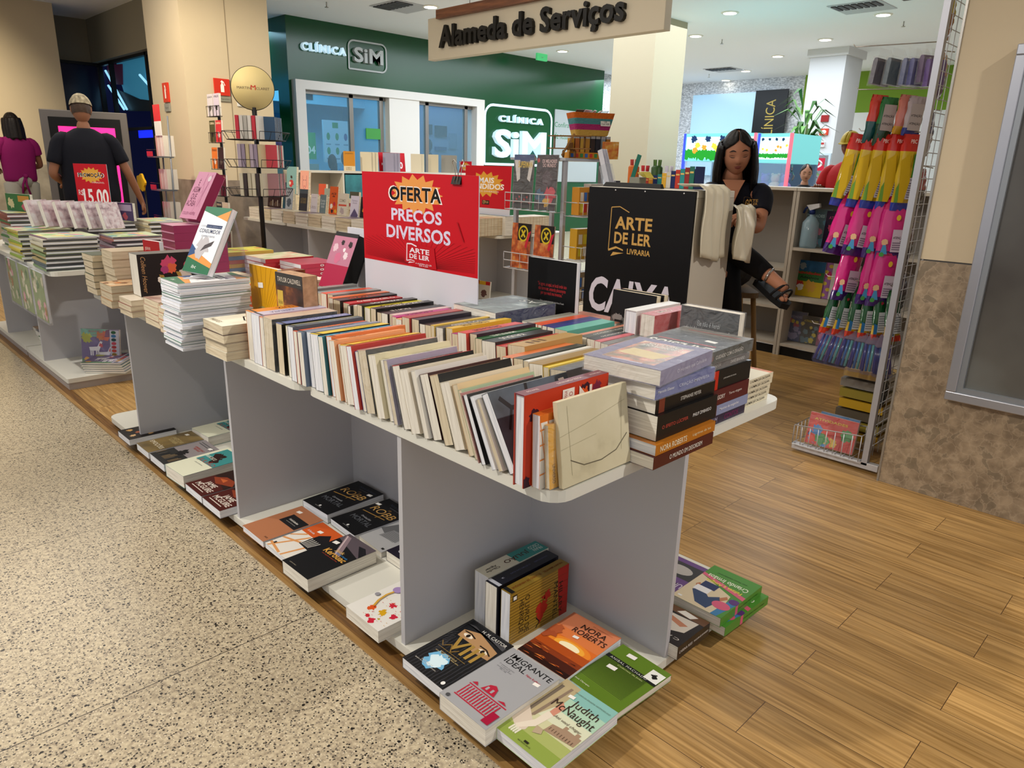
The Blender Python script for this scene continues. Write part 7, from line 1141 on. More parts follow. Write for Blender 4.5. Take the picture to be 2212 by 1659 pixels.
def hsurf(x_ang, v, k=1.0):
    """head surface: azimuth from the face (radians), v = -1 chin .. 1 crown; local origin at head centre, face to -Y"""
    q = math.sqrt(max(0, 1-abs(v)**2.3)); W = .073*q*(1-.22*max(0, -v)**1.5); D = .092*q*(1-.10*max(0, -v)); x = W*math.sin(x_ang); y = -D*math.cos(x_ang); z = .115*v
    if math.cos(x_ang) > 0:
        g = math.cos(x_ang)**.5; e = lambda a, s: math.exp(-(a/s)**2); fv = min(1, max(0, (.22-v)/.42)) if v > -.2 else max(0, 1-(-.2-v)/.09)
        y -= g*(.019*e(x, .010+.006*fv)*fv + .0055*e(x, .022)*e(v+.42, .055) + .004*e(x, .02)*e(v+.54, .05) + .007*e(x, .028)*e(v+.8, .16) + .003*e(v-.27, .08)*e(abs(x)-.03, .03) - .007*e(abs(x)-.031, .015)*e(v-.08, .10) + .004*e(abs(x)-.043, .018)*e(v+.22, .16) - .003*e(x, .02)*e(v+.31, .035))
    return Vector((x*k, y*k, z*k))
def add_head(parent, M, skin, lids=True, back=False, brow='#1a100c', lip='#8a4a44'):
    f = MB(); nu, nv = 48, 34; vs = [hsurf(2*PI*i/nu, -math.cos(PI*(j+.5)/nv)) for j in range(nv) for i in range(nu)]
    f.add(vs, [(j*nu+i, j*nu+(i+1) % nu, (j+1)*nu+(i+1) % nu, (j+1)*nu+i) for j in range(nv-1) for i in range(nu)] + [tuple(range(nu-1, -1, -1)), tuple((nv-1)*nu+i for i in range(nu))], skin, M, True)
    for s in (-1, 1): f.ball((s*.072, .012, -.002), .02, skin, 10, M, sc=(.4, .8, 1.5))
    hd = f.build('head', parent)
    if back: return
    parent = hd
    def strip(pts, wd, c, off=.0012):     # pts (ang, v) list; wd half-width in v
        g = MB(); n = len(pts); vs = []
        for i, (a, v) in enumerate(pts):
            ww = wd*math.sin(PI*(i+.6)/(n+.2)); 
            for sg in (-1, 1): p = hsurf(a, v+sg*ww); vs.append(p + Vector((p.x*.2, -off, 0)))
        g.add(vs, [(2*i, 2*i+2, 2*i+3, 2*i+1) for i in range(n-1)], mat(c, .5), M, True); return g
    for s in (-1, 1):
        strip([(s*(.17+.075*i), .30+.05*math.sin(i*.55)-.006*i) for i in range(7)], .030, brow).build('eyebrow', parent)
        strip([(s*(.23+.062*i), .045-.035*math.sin(PI*i/6)+.004*i) for i in range(7)], .014, '#140c0a', .0016).build('eyelashes', parent)
        strip([(s*(.22+.065*i), .11-.01*math.sin(PI*i/6)) for i in range(7)], .012, '#6a4034', .0010).build('eyelid_crease', parent)
    strip([(-.26+.065*i, -.405+.012*math.cos((i-4)*1.1)) for i in range(9)], .035, lip).build('upper_lip', parent)
    strip([(-.22+.055*i, -.49) for i in range(9)], .042, lip).build('lower_lip', parent)
    for s in (-1, 1): strip([(s*(.055+.03*i), -.268) for i in range(4)], .014, '#4a2a22', .002).build('nostril', parent)
def hand_nodes(N, E, pfx, wrist, dirv, palm_n, thumb_side, curl=.5, sc=1.0):
    """adds palm and five finger chains; dirv = along the hand, palm_n = palm normal"""
    d = Vector(dirv).normalized(); pn = Vector(palm_n).normalized(); sd = d.cross(pn).normalized()*thumb_side; w_ = Vector(wrist)
    N[pfx+'p'] = (tuple(w_+d*.045*sc), .022*sc); E.append((pfx+'w', pfx+'p'))
    for i, (o, l1) in enumerate(((.026, .036), (.009, .041), (-.008, .038), (-.025, .030))):
        b = w_+d*.078*sc+sd*o*sc; N['%sf%d0' % (pfx, i)] = (tuple(b), .0095*sc); E.append((pfx+'p', '%sf%d0' % (pfx, i))); c = b; ang = 0
        for k, (l, r) in enumerate(((l1, .0085), (l1*.7, .0078), (l1*.55, .0065))):
            ang += curl*(.5+.35*k); c = c + (d*math.cos(ang)+pn*math.sin(ang))*l*sc; N['%sf%d%d' % (pfx, i, k+1)] = (tuple(c), r*sc); E.append(('%sf%d%d' % (pfx, i, k), '%sf%d%d' % (pfx, i, k+1)))
    b = w_+d*.03*sc+sd*.024*sc; N[pfx+'t0'] = (tuple(b), .0125*sc); E.append((pfx+'p', pfx+'t0')); c = b+(sd*.75+d*.6+pn*.3).normalized()*.036*sc; N[pfx+'t1'] = (tuple(c), .0105*sc); E.append((pfx+'t0', pfx+'t1')); c = c+(sd*.3+d*.9+pn*.35).normalized()*.03*sc; N[pfx+'t2'] = (tuple(c), .008*sc); E.append((pfx+'t1', pfx+'t2'))
def person(label, loc, rz, J, shirt, pants, skin, headM, hair=None, back=False, shoes='#1a1a1c', torso=None, sleeve=.55, neck_v=False, brow='#1a100c', hands=True, sc=1.0, curl=.5, sr=1.0):
    """J: local joints (face to -Y). shL shR elL elR wrL wrR hiL hiR knL knR anL anR toL toR pel chest neck"""
    t = thing('person', label, 'person', loc, rz); t.scale = (sc, sc, sc); SK = mat(skin, .5, bump=.02, nscale=120); V = Vector
    N = {'pel': (J['pel'], .10), 'spi': (tuple((V(J['pel'])+V(J['chest']))/2), .095), 'chest': (J['chest'], .085), 'nb': (J['neck'], .055), 'nt': (tuple(V(headM.translation)+V((0, .012, -.075))), .05)}
    E = [('pel', 'spi'), ('spi', 'chest'), ('chest', 'nb'), ('nb', 'nt')]
    for s in 'LR':
        N.update({'sh'+s: (J['sh'+s], .042), 'el'+s: (J['el'+s], .037), s+'w': (J['wr'+s], .025), 'hi'+s: (J['hi'+s], .085), 'kn'+s: (J['kn'+s], .053), 'an'+s: (J['an'+s], .036), 'to'+s: (J['to'+s], .028)})
        mu = (V(J['sh'+s])*.5+V(J['el'+s])*.5); mf = V(J['el'+s])*.62+V(J['wr'+s])*.38; N['mu'+s] = (tuple(mu), .044); N['mf'+s] = (tuple(mf), .036); ca = V(J['kn'+s])*.65+V(J['an'+s])*.35; N['ca'+s] = (tuple(ca), .052)
        E += [('chest', 'sh'+s), ('sh'+s, 'mu'+s), ('mu'+s, 'el'+s), ('el'+s, 'mf'+s), ('mf'+s, s+'w'), ('pel', 'hi'+s), ('hi'+s, 'kn'+s), ('kn'+s, 'ca'+s), ('ca'+s, 'an'+s), ('an'+s, 'to'+s)]
        if hands: hand_nodes(N, E, s, J['wr'+s], V(J['wr'+s])-V(J['el'+s]), J.get('pn'+s, (0, 0, -1)), 1 if s == 'L' else -1, curl)
    skinned('body', N, E, SK, t, 'pel')
    add_head(t, headM, SK, back=back, brow=brow)
    SM = mat(shirt, .75, bump=.25, nscale=14); f = MB(); loft(f, torso, SM, 22)
    for s in 'LR':
        a = V(J['sh'+s]); b = V(J['el'+s]); e = a+(b-a)*sleeve; inn = a+(V(J['chest'])-a)*.35
        f.tube([inn, a*.85+inn*.15, a+(b-a)*.12, a+(b-a)*.35, e, e+(b-a)*.001], .07, SM, 16, taper=[q*sr for q in (.066, .078, .075, .068, .066, .055)])
    o = f.build('shirt', t); SB = o.modifiers.new('sub', 'SUBSURF'); SB.levels = 1; SB.render_levels = 1
    PM = mat(pants, .8, bump=.15, nscale=16); f = MB(); p = V(J['pel'])
    for s in 'LR':
        h, k, an = V(J['hi'+s]), V(J['kn'+s]), V(J['an'+s]); f.tube([p*.5+h*.5, h, h*.6+k*.4, k, k*.6+an*.4, k*.12+an*.88], .09, PM, 14, taper=[.10, .105, .088, .068, .06, .048])
    f.tube([p+V((0, 0, .10)), p+V((0, 0, .02)), p-V((0, 0, .06))], .13, PM, 14, taper=[.12, .14, .12]); f.build('trousers', t)
    if shoes:
        for s in 'LR':
            an, to = V(J['an'+s]), V(J['to'+s]); f = MB(); hz = V((0, 0, 1)); dr = (to-an); dr.z = 0; dr.normalize(); b0 = V((an.x, an.y, min(an.z, to.z)-.02))
            for q in range(1): f.tube([b0-dr*.05+hz*.01, b0+hz*.02, b0+dr*.1+hz*.012, b0+dr*.2+hz*.0], .04, mat(shoes, .5), 12, taper=[.034, .042, .042, .02])
            f.build('shoe', t)
    if hair: hair(t)
    return t
def hair_cap(t, M, c, vmin, front, k=1.10, name='hair', tex=.5):
    """scalp cap: covers azimuths beyond front(v)"""
    f = MB(); nu, nv = 56, 26; idx = {}; vs = []; fs = []; R = random.Random(3)
    for j in range(nv+1):
        v = vmin+(1-vmin)*j/nv; fa = front(v)
        for i in range(nu+1):
            a = fa+(2*PI-2*fa)*i/nu; kk = k+.012*math.sin(a*9+v*7)*tex; p = hsurf(a, min(.9995, v)*.985, 1.0); n_ = Vector((p.x, p.y*.8, p.z)).normalized(); e = (k-1)*.105*(.35 if i in (0, nu) else 1); vs.append(p+n_*(e+.0025*math.sin(a*11+v*5)*tex))
    fs = [(j*(nu+1)+i, j*(nu+1)+i+1, (j+1)*(nu+1)+i+1, (j+1)*(nu+1)+i) for j in range(nv) for i in range(nu)]
    f.add(vs, fs, mat(c, .5, bump=.3, nscale=60) if isinstance(c, str) else c, M, True); return f.build(name, t)
STAND = lambda: dict(pel=(0, 0, .93), chest=(0, .0, 1.30), neck=(0, .015, 1.46), shL=(.175, .01, 1.39), shR=(-.175, .01, 1.39), elL=(.24, .03, 1.10), elR=(-.24, .03, 1.10), wrL=(.26, -.04, .85), wrR=(-.26, -.04, .85), hiL=(.09, 0, .88), hiR=(-.09, 0, .88), knL=(.10, -.02, .48), knR=(-.10, -.02, .48), anL=(.10, .02, .09), anR=(-.10, .02, .09), toL=(.11, -.13, .035), toR=(-.11, -.13, .035))
TORSO = [(0, 0, .84, .155, .115), (0, 0, .95, .165, .12), (0, 0, 1.10, .16, .112), (0, 0, 1.24, .18, .12), (0, .0, 1.34, .19, .118), (0, .005, 1.41, .165, .09), (0, .012, 1.455, .085, .065), (0, .015, 1.475, .062, .058)]
# man in navy seen from behind (left)
mp = onz(170, 200, 1.75); J = STAND(); J['elR'] = (-.29, .03, 1.12); J['wrR'] = (-.37, -.06, .89); J['elL'] = (.27, .05, 1.10); J['wrL'] = (.20, -.16, 1.02); J['pnR'] = (1, 0, 0)
HM = Matrix.Translation((0, -.01, 1.62)) @ Matrix.Rotation(.22, 4, 'X') @ Matrix.Rotation(-.0, 4, 'Z')
def hair_man(t):
    hair_cap(t, HM, '#4a3a2e', -.38, lambda v: 1.45 if v < .35 else max(.35, 1.4-(v-.35)*3), 1.03, 'short_nape_hair'); hair_cap(t, HM, ramp_mat('bleached_hair', 'noise', [(.3, '#6a604c'), (.5, '#a09478'), (.7, '#c8bc9c')], .8, 38, mapscale=(1, 1, .3), bump=.5), .2, lambda v: max(.2, 1.15-(v-.1)*2), 1.12, 'bleached_top_hair')
person('man with short bleached hair in a loose navy t-shirt standing with his back turned', (mp.x, mp.y, 0), math.radians(-15)+PI, J, '#0c0e1a', '#101218', '#9a6a50', HM, hair_man, back=True, torso=[(0, 0, .80, .225, .16), (0, 0, .95, .22, .155), (0, 0, 1.12, .21, .15), (0, 0, 1.26, .215, .145), (0, 0, 1.35, .205, .13), (0, .005, 1.41, .175, .1), (0, .012, 1.455, .09, .07), (0, .015, 1.475, .068, .06)], sleeve=.72)
# woman in magenta (left edge)
wp = onz(25, 262, 1.62); J2 = STAND(); J2['elL'] = (.25, -.02, 1.12); J2['wrL'] = (.16, -.2, 1.08); J2['elR'] = (-.25, -.02, 1.12); J2['wrR'] = (-.16, -.2, 1.08)
HM2 = Matrix.Translation((0, -.01, 1.60)) @ Matrix.Rotation(.1, 4, 'X')
def long_hair(M, c, zlen, spread=1.25, a0=.9, wav=.0, part=True):
    def f_(t):
        hair_cap(t, M, c, .0, lambda v: max(.03, a0+.12-max(0, v-.30)*2.3), 1.085, 'crown_hair'); f = MB(); nu, nv = 40, 16; vs = []
        for j in range(nv+1):
            w_ = j/nv; z = .05-w_*zlen
            for i in range(nu+1):
                a = a0*(1-.25*w_) + (2*PI-2*a0*(1-.25*w_))*i/nu; qz = math.sqrt(max(0, 1-(max(0, z)/.115)**2.3)); rx = (.073*qz+.0135)*(1+(spread-1)*min(1, w_*2.2)); ry = (.092*qz+.0125)*(1-.1*w_); e = .004*math.sin(a*13+wav*w_*9)
                vs.append(((rx+e)*math.sin(a), -(ry+e)*math.cos(a)*(1 if math.cos(a) < 0 else .75)+.01*w_, z+.012*math.sin(a*9)*(w_ > .95)))
        f.add(vs, [(j*(nu+1)+i, j*(nu+1)+i+1, (j+1)*(nu+1)+i+1, (j+1)*(nu+1)+i) for j in range(nv) for i in range(nu)], mat(c, .45, bump=.25, nscale=70), M, True); o = f.build('long_hair', t); s = o.modifiers.new('s', 'SOLIDIFY'); s.thickness = .014
    return f_
wmn = person('woman in a magenta t-shirt with dark hair, back turned, at the left edge', (wp.x, wp.y, 0), math.radians(10)+PI, J2, '#8c1660', '#b8b4a8', '#8a5a44', HM2, long_hair(HM2, '#17100e', .24, 1.15), back=True, torso=[(r[0], r[1], r[2]+(.08 if i == 0 else 0), r[3]*1.08, r[4]*1.08) for i, r in enumerate(TORSO)])
f = MB(); MGN = mat('#8c1660', .7); f.tube([(0, .145, 1.0), (.01, .16, .9), (-.02, .15, .78)], .012, MGN, 6); f.tube([(0, .145, 1.0), (.05, .16, .9), (.06, .15, .80)], .012, MGN, 6); f.ball((0, .145, 1.0), .03, MGN, 8); f.build('apron_tie', wmn)
# seated saleswoman behind the desk
gp = dep(1592, 330, 3.86); face = math.atan2(-gp.y, -gp.x)+math.radians(12); GZ = gp.z
rzg = face+PI/2
G = Matrix.Translation((gp.x, gp.y, 0)) @ Matrix.Rotation(rzg, 4, 'Z'); GI = G.inverted()
loc = lambda px, py, d: tuple(GI @ dep(px, py, d))
hz = GZ; JG = dict(pel=(.02, .20, hz-.62), chest=(.01, .12, hz-.24), neck=(0, .055, hz-.115), shL=loc(1651, 414, 3.93), shR=loc(1531, 412, 3.93), elL=loc(1637, 494, 3.83), elR=loc(1524, 500, 3.80), wrL=loc(1607, 480, 3.72), wrR=loc(1590, 472, 3.79), hiL=(.10, .16, hz-.64), hiR=(-.08, .16, hz-.64),
     knL=loc(1570, 572, 3.80), knR=loc(1598, 548, 3.76), anR=loc(1664, 598, 3.66), toR=loc(1700, 628, 3.58), anL=loc(1585, 715, 3.86), toL=loc(1583, 738, 3.78))
JG['pnL'] = tuple((GI.to_3x3() @ Vector((0, 0, -1)))); JG['pnR'] = JG['pnL']
HG = Matrix.Translation((0, 0, hz)) @ Matrix.Rotation(.33, 4, 'X') @ Matrix.Rotation(-.10, 4, 'Y') @ Matrix.Rotation(-.06, 4, 'Z')
c0 = JG['chest']; sl, sr = Vector(JG['shL']), Vector(JG['shR']); mid = (sl+sr)/2; hw = abs(sl.x-sr.x)/2
TG = [(.02, .20, hz-.72, .155, .12), (.02, .20, hz-.60, .165, .125), (.015, .18, hz-.46, .145, .11), (.01, .14, hz-.33, .16, .12, -.1), (.01, .11, hz-.25, .172, .118, -.1), (.005, .09, hz-.19, .165, .09, -.15), (0, .082, hz-.165, .115, .07, -.2), (0, .078, hz-.155, .08, .055, -.2)]
girl = person('seated young woman with long dark hair and a navy v-neck shirt behind the cash desk', (gp.x, gp.y, 0), rzg, JG, '#0c0f1c', '#0c0c0f', '#b98062', HG, None, shoes=None, torso=TG, sleeve=.58, curl=.6, sr=.8)
long_hair(HG, '#0d0908', .33, 1.22, .95)(girl)
f = MB(); SKG = mat('#b98062', .5, bump=.02, nscale=120)
f.add([(-.06, .0, hz-.14), (.06, .0, hz-.14), (.0, -.032, hz-.275), (-.032, -.024, hz-.19), (.032, -.024, hz-.19)], [(0, 3, 4, 1), (3, 2, 4)], SKG); f.build('neckline_skin', girl)
f = MB(); a = Art(.075, .055, basis(Vector(loc(1604, 449, 3.70)), (1, .1, 0), (0, -.1, 1), (.1, -1, 0)), f); logo_arte(a, 0, 0, 1, 1, '#b8904a', liv=False); f.build('shirt_emblem', girl)
an, to = Vector(JG['anR']), Vector(JG['toR']); dr = (to-an).normalized(); up_ = Vector((0, 0, 1)); sd = dr.cross(up_).normalized(); up2 = sd.cross(dr).normalized()
SND = basis(an-dr*.045-up2*.055-sd*.0, dr, sd*-1, dr.cross(sd*-1)) ; SND = basis(an-dr*.055-up2*.050, dr, -sd, dr.cross(-sd))
f = MB(); f.prism([(0, -.03), (.06, -.034), (.15, -.042), (.215, -.035), (.235, 0), (.215, .035), (.15, .042), (.06, .034), (0, .03)], -.03, 0, mat('#121214', .6), M=SND); f.build('sandal_sole', girl)
for x, r in ((.175, .042), (.14, .046), (.02, .036)):
    f = MB(); f.tube([(x+(.02*math.sin(q) if x > .1 else 0), -r*1.05*math.cos(q), max(0, r*1.5*math.sin(q))) for q in [PI*i/10 for i in range(11)]], .006, mat('#17171a', .5), 6, M=SND); f.build('sandal_strap', girl)
f = MB(); f.tube([(.045+.02*math.cos(q), -.04*math.cos(q*1), .055+.0*q+.03*math.sin(q)) for q in [2*PI*i/16 for i in range(16)]], .007, mat('#a8a4a0', .25, .8), 6, M=SND, close=True); f.build('studded_ankle_strap', girl)
for i in range(5): f = MB(); f.ball((.205-.007*abs(i-1)*1.2-.01*(i > 2), -.028+.0145*i, .014), .0098 if i else .0125, SKG, 8, M=SND, sc=(1.5, .8, 1)); f.build('toe', girl)
# rattan bar stool
bs = G @ Vector((.03, .24, 0)); t = thing('bar_stool', 'rattan bar stool with a woven back under the seated woman', 'bar stool', (bs.x, bs.y, 0), rzg); RT = mat('#8a6a3c', .5); WV = ramp_mat('woven_rattan', 'wave', [(0, '#3a2a18'), (1, '#7a6038')], .7, 40, mapscale=(1, 1, 6), bump=.5); sz = hz-.76
f = MB(); f.prism(rr(-.2, .2, -.2, .17, .05), sz-.03, sz, WV); f.build('seat', t)
f = MB(); vs = []; n_ = 12
for j in range(9):
    for i in range(n_+1): q = -1+2*i/n_; vs.append((.20*q*(1+.06*j/8), .17+.05*(1-q*q)+.012*j, sz+.02+.05*j-.0*abs(q)))
f.add(vs, [(j*(n_+1)+i, j*(n_+1)+i+1, (j+1)*(n_+1)+i+1, (j+1)*(n_+1)+i) for j in range(8) for i in range(n_)], WV, smooth=True); o = f.build('woven_back', t); s_ = o.modifiers.new('s', 'SOLIDIFY'); s_.thickness = .02
for sx in (-1, 1):
    for sy in (-1, 1): f = MB(); f.tube([(sx*.17, sy*.16, sz-.03), (sx*.23, sy*.21, .015)], .015, RT, 8); f.build('leg', t)
f = MB(); f.tube([(.205*math.cos(q), .19*math.sin(q), .26) for q in [2*PI*i/20 for i in range(20)]], .010, RT, 6, close=True); f.build('foot_ring', t)
# two people further back on the right
def far_person(lb, px, py, d, rz, shirt, sk, hc, cap=None, sc=1.0, hz_=None, lean=0, arm=None):
    p = dep(px, py, d); h_ = p.z; J = STAND(); dz = (h_-1.62*sc)/1.0
    if arm: J.update(arm)
    HM_ = Matrix.Translation((0, -.01, 1.62)) @ Matrix.Rotation(.25+lean, 4, 'X')
    def hf(t):
        hair_cap(t, HM_, hc, -.1, lambda v: max(.4, 1.35-max(0, v-.2)*1.6), 1.06)
        if cap: hair_cap(t, HM_, cap, .3, lambda v: .0, 1.14, 'cap', 0); f = MB(); f.prism([(-.06, 0), (-.05, -.06), (0, -.085), (.05, -.06), (.06, 0)], 0, .006, mat(cap, .7), M=HM_ @ Matrix.Translation((0, -.07, .035))); f.build('cap_brim', t)
    return person(lb, (p.x, p.y, dz), rz, J, shirt, '#15161a', sk, HM_, hf, torso=TORSO, sc=sc, brow='#17100c')
bw = Vector((-.87, -.49, 0))
for lb, px, py, d, rz, sh, sk, hc, cap, arm in (('young man in a black shirt with dark hair bending down behind the bookcase', 1741, 374, 7.6, math.radians(-58), '#0e0f14', '#b88a70', '#120d0b', None, None), ('man in a red shirt and yellow cap holding a bottle, mostly behind hanging packs', 1838, 313, 6.3, math.radians(-95), '#a81a1c', '#7a4a34', '#17100c', '#a8901c', dict(elR=(-.24, -.06, 1.12), wrR=(-.12, -.28, 1.22), elL=(.24, -.06, 1.12), wrL=(.05, -.28, 1.2)))):
    o = far_person(lb, px, py, d, rz, sh, sk, hc, cap, arm=arm)
    if o.location.z < -.02 or o.location.z > .02: k = (dep(px, py, d).z+.0)/1.62; o.location.z = 0; o.scale = (min(1.05, max(.6, k)),)*3
for i, (px, py, d, sh, lb) in enumerate(((645, 345, 9.6, '#5a1c5a', 'seated person in purple seen from behind inside the clinic'), (717, 352, 9.7, '#14141a', 'seated person with long black hair inside the clinic'), (745, 344, 9.9, '#1c6a9a', 'seated person in blue inside the clinic'), (925, 316, 9.4, '#14182a', 'standing person in dark clothes seen through the right clinic window'))):
    p = onY(px, py, (11.1, 10.7, 11.05, 11.4)[i]); t = thing('person', lb, 'person', (p.x, p.y, 0), PI+.3); t.scale = (.78, .8, 1); SKN = mat('#6a4434', .6); h_ = p.z; f = MB(); loft(f, [(0, 0, h_-1.2 if i == 3 else .42, .2, .16), (0, 0, h_-.62, .19, .14), (0, 0, h_-.28, .22, .13), (0, 0, h_-.17, .17, .1), (0, 0, h_-.11, .06, .06)], mat(sh, .8), 14)
    for s in (-1, 1): f.tube([(s*.19, 0, h_-.22), (s*.25, -.02, h_-.5), (s*.2, -.2, h_-.6)], .05, mat(sh, .8), 8)
    if i == 3:
        for s in (-1, 1): f.tube([(s*.09, 0, .5), (s*.09, 0, .02)], .08, mat('#14161c', .8), 8)
    else: f.box(-.22, .22, -.4, .1, .0, .42, mat('#4a5a60', .7))
    f.build('clothes', t); f = MB(); f.ball((0, 0, h_), .085, SKN, 14, sc=(.85, 1, 1.25)); f.build('head', t); f = MB(); f.ball((0, .012, h_+.015), .095, mat('#0e0a0a', .6), 14, sc=(.9, 1, 1.3)); (f.box(-.07, .07, .02, .08, h_-.25, h_, mat('#0e0a0a', .6)) if i == 1 else None); f.build('hair', t)
# ---------------------------------------------------------------- ceiling fittings
LAMP = mat('#fff6e4', .5, emit=9.0); LN = mat('#f0ecdf', .5)
def downlight(label, x, y, r=.09):
    t = thing('ceiling_downlight', label, 'ceiling light', (x, y, 3.2)); f = MB(); f.lathe([(r, -.012), (r+.02, -.006), (r+.022, 0)], LN, n=24); f.build('trim_ring', t); f = MB(); f.lathe([(r*.9, -.0135), (r*.9, -.0125)], LAMP, n=24); f.build('lamp', t)
for px, py, lb in ((930, 14, 'right of the air grille at the top, above the clinic front'), (1215, 110, 'seen under the hanging hall sign'), (1577, 27, 'brightest one at the top right of the middle pillar'), (1503, 77, 'next to the middle pillar'), (1783, 85, 'above the white far column'), (1680, 121, 'left of the white far column'), (1611, 153, 'nearest to the stone wall, right one'), (1568, 173, 'nearest to the stone wall, left one'), (1908, 31, 'at the far right beside the air grille')):
    p = onz(px, py, 3.2); downlight('round ceiling downlight, %s' % lb, p.x, p.y)
for px, py, lb in ((868, 14, 'above the clinic sign'), (1862, 15, 'at the top right of the ceiling'), (1565, 150, 'small one near the stone wall')):
    p = onz(px, py, 3.2); t = thing('air_grille', 'grey square ceiling air grille, %s' % lb, 'vent', (p.x, p.y, 3.2)); k = .3
    f = MB(); f.box(-k, k, -k, k, -.008, -.001, mat('#bfc0c4', .6)); f.build('frame', t)
    for i in range(7): f = MB(); f.box(-k*.88, -.01, -k*.85+i*k*.26, -k*.85+i*k*.26+.05, -.02, -.009, mat('#4a4a4e', .6)); f.build('slat', t)
for px, py in ((1560, 91), (1953, 52), (1532, 166), (1171, 122), (705, 10)):
    p = onz(px, py-6, 3.2); o = thing('sprinkler', 'small sprinkler head on the ceiling %s' % {1560: 'between the two nearest downlights', 1953: 'at the far right', 1532: 'close to the stone wall', 1171: 'behind the green exit box', 705: 'above the clinic lettering'}[px], 'sprinkler', (p.x, p.y, 3.2)); f = MB(); f.tube([(0, 0, 0), (0, 0, -.06)], .008, CHR, 6); f.lathe([(.025, -.065), (.025, -.06)], CHR, n=10); f.build('head', o)
p = onY(1170, 122, 9.6); t = thing('exit_box', 'small green illuminated exit box hanging from the ceiling', 'sign', (p.x, p.y, p.z)); f = MB(); f.box(-.13, .13, -.02, .02, -.07, .07, mat('#4fc07a', .4, emit=.5)); f.tube([(0, 0, .07), (0, 0, 3.2-p.z)], .006, CHR, 5); f.build('body', t)
# ---------------------------------------------------------------- clinic lettering
SG = mat('#c8e4f2', .5, emit=.5); SGG = mat('#b8bdbc', .4)
def yface(x0, z0, Y): return basis((x0, Y, z0), (1, 0, 0), (0, 0, 1), (0, -1, 0))
def rframe(a, x0, y0, x1, y1, t_, r, m, asp):
    P1 = []; P2 = []
    for k, (cx, cy, q0) in enumerate(((x1-r, y1-r*asp, 0), (x0+r, y1-r*asp, 90), (x0+r*.2, y0+r*.2*asp, 180), (x1-r, y0+r*asp, 270))):
        rr_ = r if k != 2 else r*.2
        for i in range(6): q = math.radians(q0+18*i); P1.append((cx+rr_*math.cos(q), cy+rr_*asp*math.sin(q))); P2.append((cx+(rr_-t_)*math.cos(q), cy+(rr_-t_)*asp*math.sin(q)))
    n = len(P1); e = a._up(); vs = [(x*a.w, y*a.l, e+.02) for x, y in P1+P2]; a.mb.add(vs, [(i, (i+1) % n, n+(i+1) % n, n+i) for i in range(n)], m, a.M)
t = thing('clinic_fascia_lettering', 'lit white CLÍNICA lettering beside a framed SiM on the upper green wall', 'sign', (0, 0, 0)); a = Art(1.50, .45, yface(5.63, 2.60, 10.1)); a.txt('CLÍNICA', .0, .38, .48, .3, SG, bold=.03, ex=.03, space=1.3); a.mb.build('lettering', t); a = Art(.70, .42, yface(6.40, 2.60, 10.1)); rframe(a, 0, 0, 1, 1, .035, .15, SGG, 1.6); a.txt('SiM', .12, .26, .74, .5, SGG, bold=.09, ex=.03); a.mb.build('framed_lettering', t)
t = thing('clinic_wall_sign', 'large lit CLÍNICA SiM sign in a rounded white frame on the green wall', 'sign', (0, 0, 0)); a = Art(1.80, 1.06, yface(9.16, 1.28, 10.1)); rframe(a, 0, 0, 1, 1, .025, .12, SG, 1.65); a.mb.build('lit_frame', t); a = Art(1.80, 1.06, yface(9.16, 1.28, 10.1)); a.txt('CLÍNICA', .2, .72, .64, .13, SG, bold=.03, ex=.03, space=1.4); a.txt('SiM', .12, .13, .76, .47, SG, bold=.10, ex=.04); a.mb.build('lettering', t)
t = thing('window_poster', 'grey white poster with green lettering right of the large clinic sign', 'poster', (0, 0, 0)); f = MB(); f.box(11.03, 12.4, 10.08, 10.099, 1.0, 2.36, mat('#a8b0b0', .5)); f.build('sheet', t); a = Art(1.37, 1.36, yface(11.03, 1.0, 10.08)); a.txt('Confira aqui a agenda', .0, .74, .9, .09, '#2a7a4c'); a.txt('de nossos médicos', .0, .60, .72, .09, '#2a7a4c'); a.mb.build('lettering', t)
# clinic interior
t = thing('info_board', 'pale blue notice board with green pictograms inside the clinic', 'board', (0, 0, 0)); f = MB(); f.box(7.03, 7.62, 11.95, 12.0, 1.25, 1.97, mat('#9cc8e0', .6)); f.build('panel', t); a = Art(.59, .72, yface(7.03, 1.25, 11.95)); a.rect(.3, .82, .5, .95, '#1f8a4c')
for i in range(3):
    for j in range(2): (a.ell(.15+.3*i, .62-.34*j, .06, .09, '#1f8a4c' if i < 2 else '#2a4a8a', 12) if not (i == 2 and j) else None); a.rect(.07+.3*i, .42-.34*j, .23+.3*i, .45-.34*j, '#5a8aa8')
a.mb.build('printed_pictograms', t)
t = thing('green_poster', 'green poster with white figures on the left inside wall of the clinic', 'poster', (0, 0, 0)); f = MB(); f.box(6.70, 6.95, 12.1, 12.13, 1.3, 1.75, mat('#1f9a4c', .6)); f.build('sheet', t); a = Art(.25, .45, yface(6.70, 1.3, 12.1)); a.txt('04', .25, .2, .7, .3, '#dff0e4', bold=.03); a.mb.build('figures', t)
for i, (x, z, w_, h_, c, lb) in enumerate(((9.5, 1.85, .15, .19, '#23303a', 'small portrait poster on the blue wall'), (9.72, 1.82, .31, .21, '#1f2a38', 'large portrait poster on the blue wall'), (10.1, 1.6, .2, .3, '#7a9ab8', 'pale poster on the blue wall'), (9.72, 1.55, .3, .07, '#2a4a8a', 'dark blue strip poster on the blue wall'))):
    t = thing('wall_poster', lb+' inside the clinic', 'poster', (0, 0, 0)); f = MB(); f.box(x, x+w_, 12.17, 12.19, z, z+h_, mat(c, .5, mott=.3, nscale=5)); f.build('sheet', t)
t = thing('green_notice', 'green white notice stuck on the clinic glass door', 'notice', (0, 0, 0)); f = MB(); f.box(6.68, 6.95, 10.085, 10.099, 1.62, 1.78, mat('#4a9a4c', .5)); f.build('sheet', t)
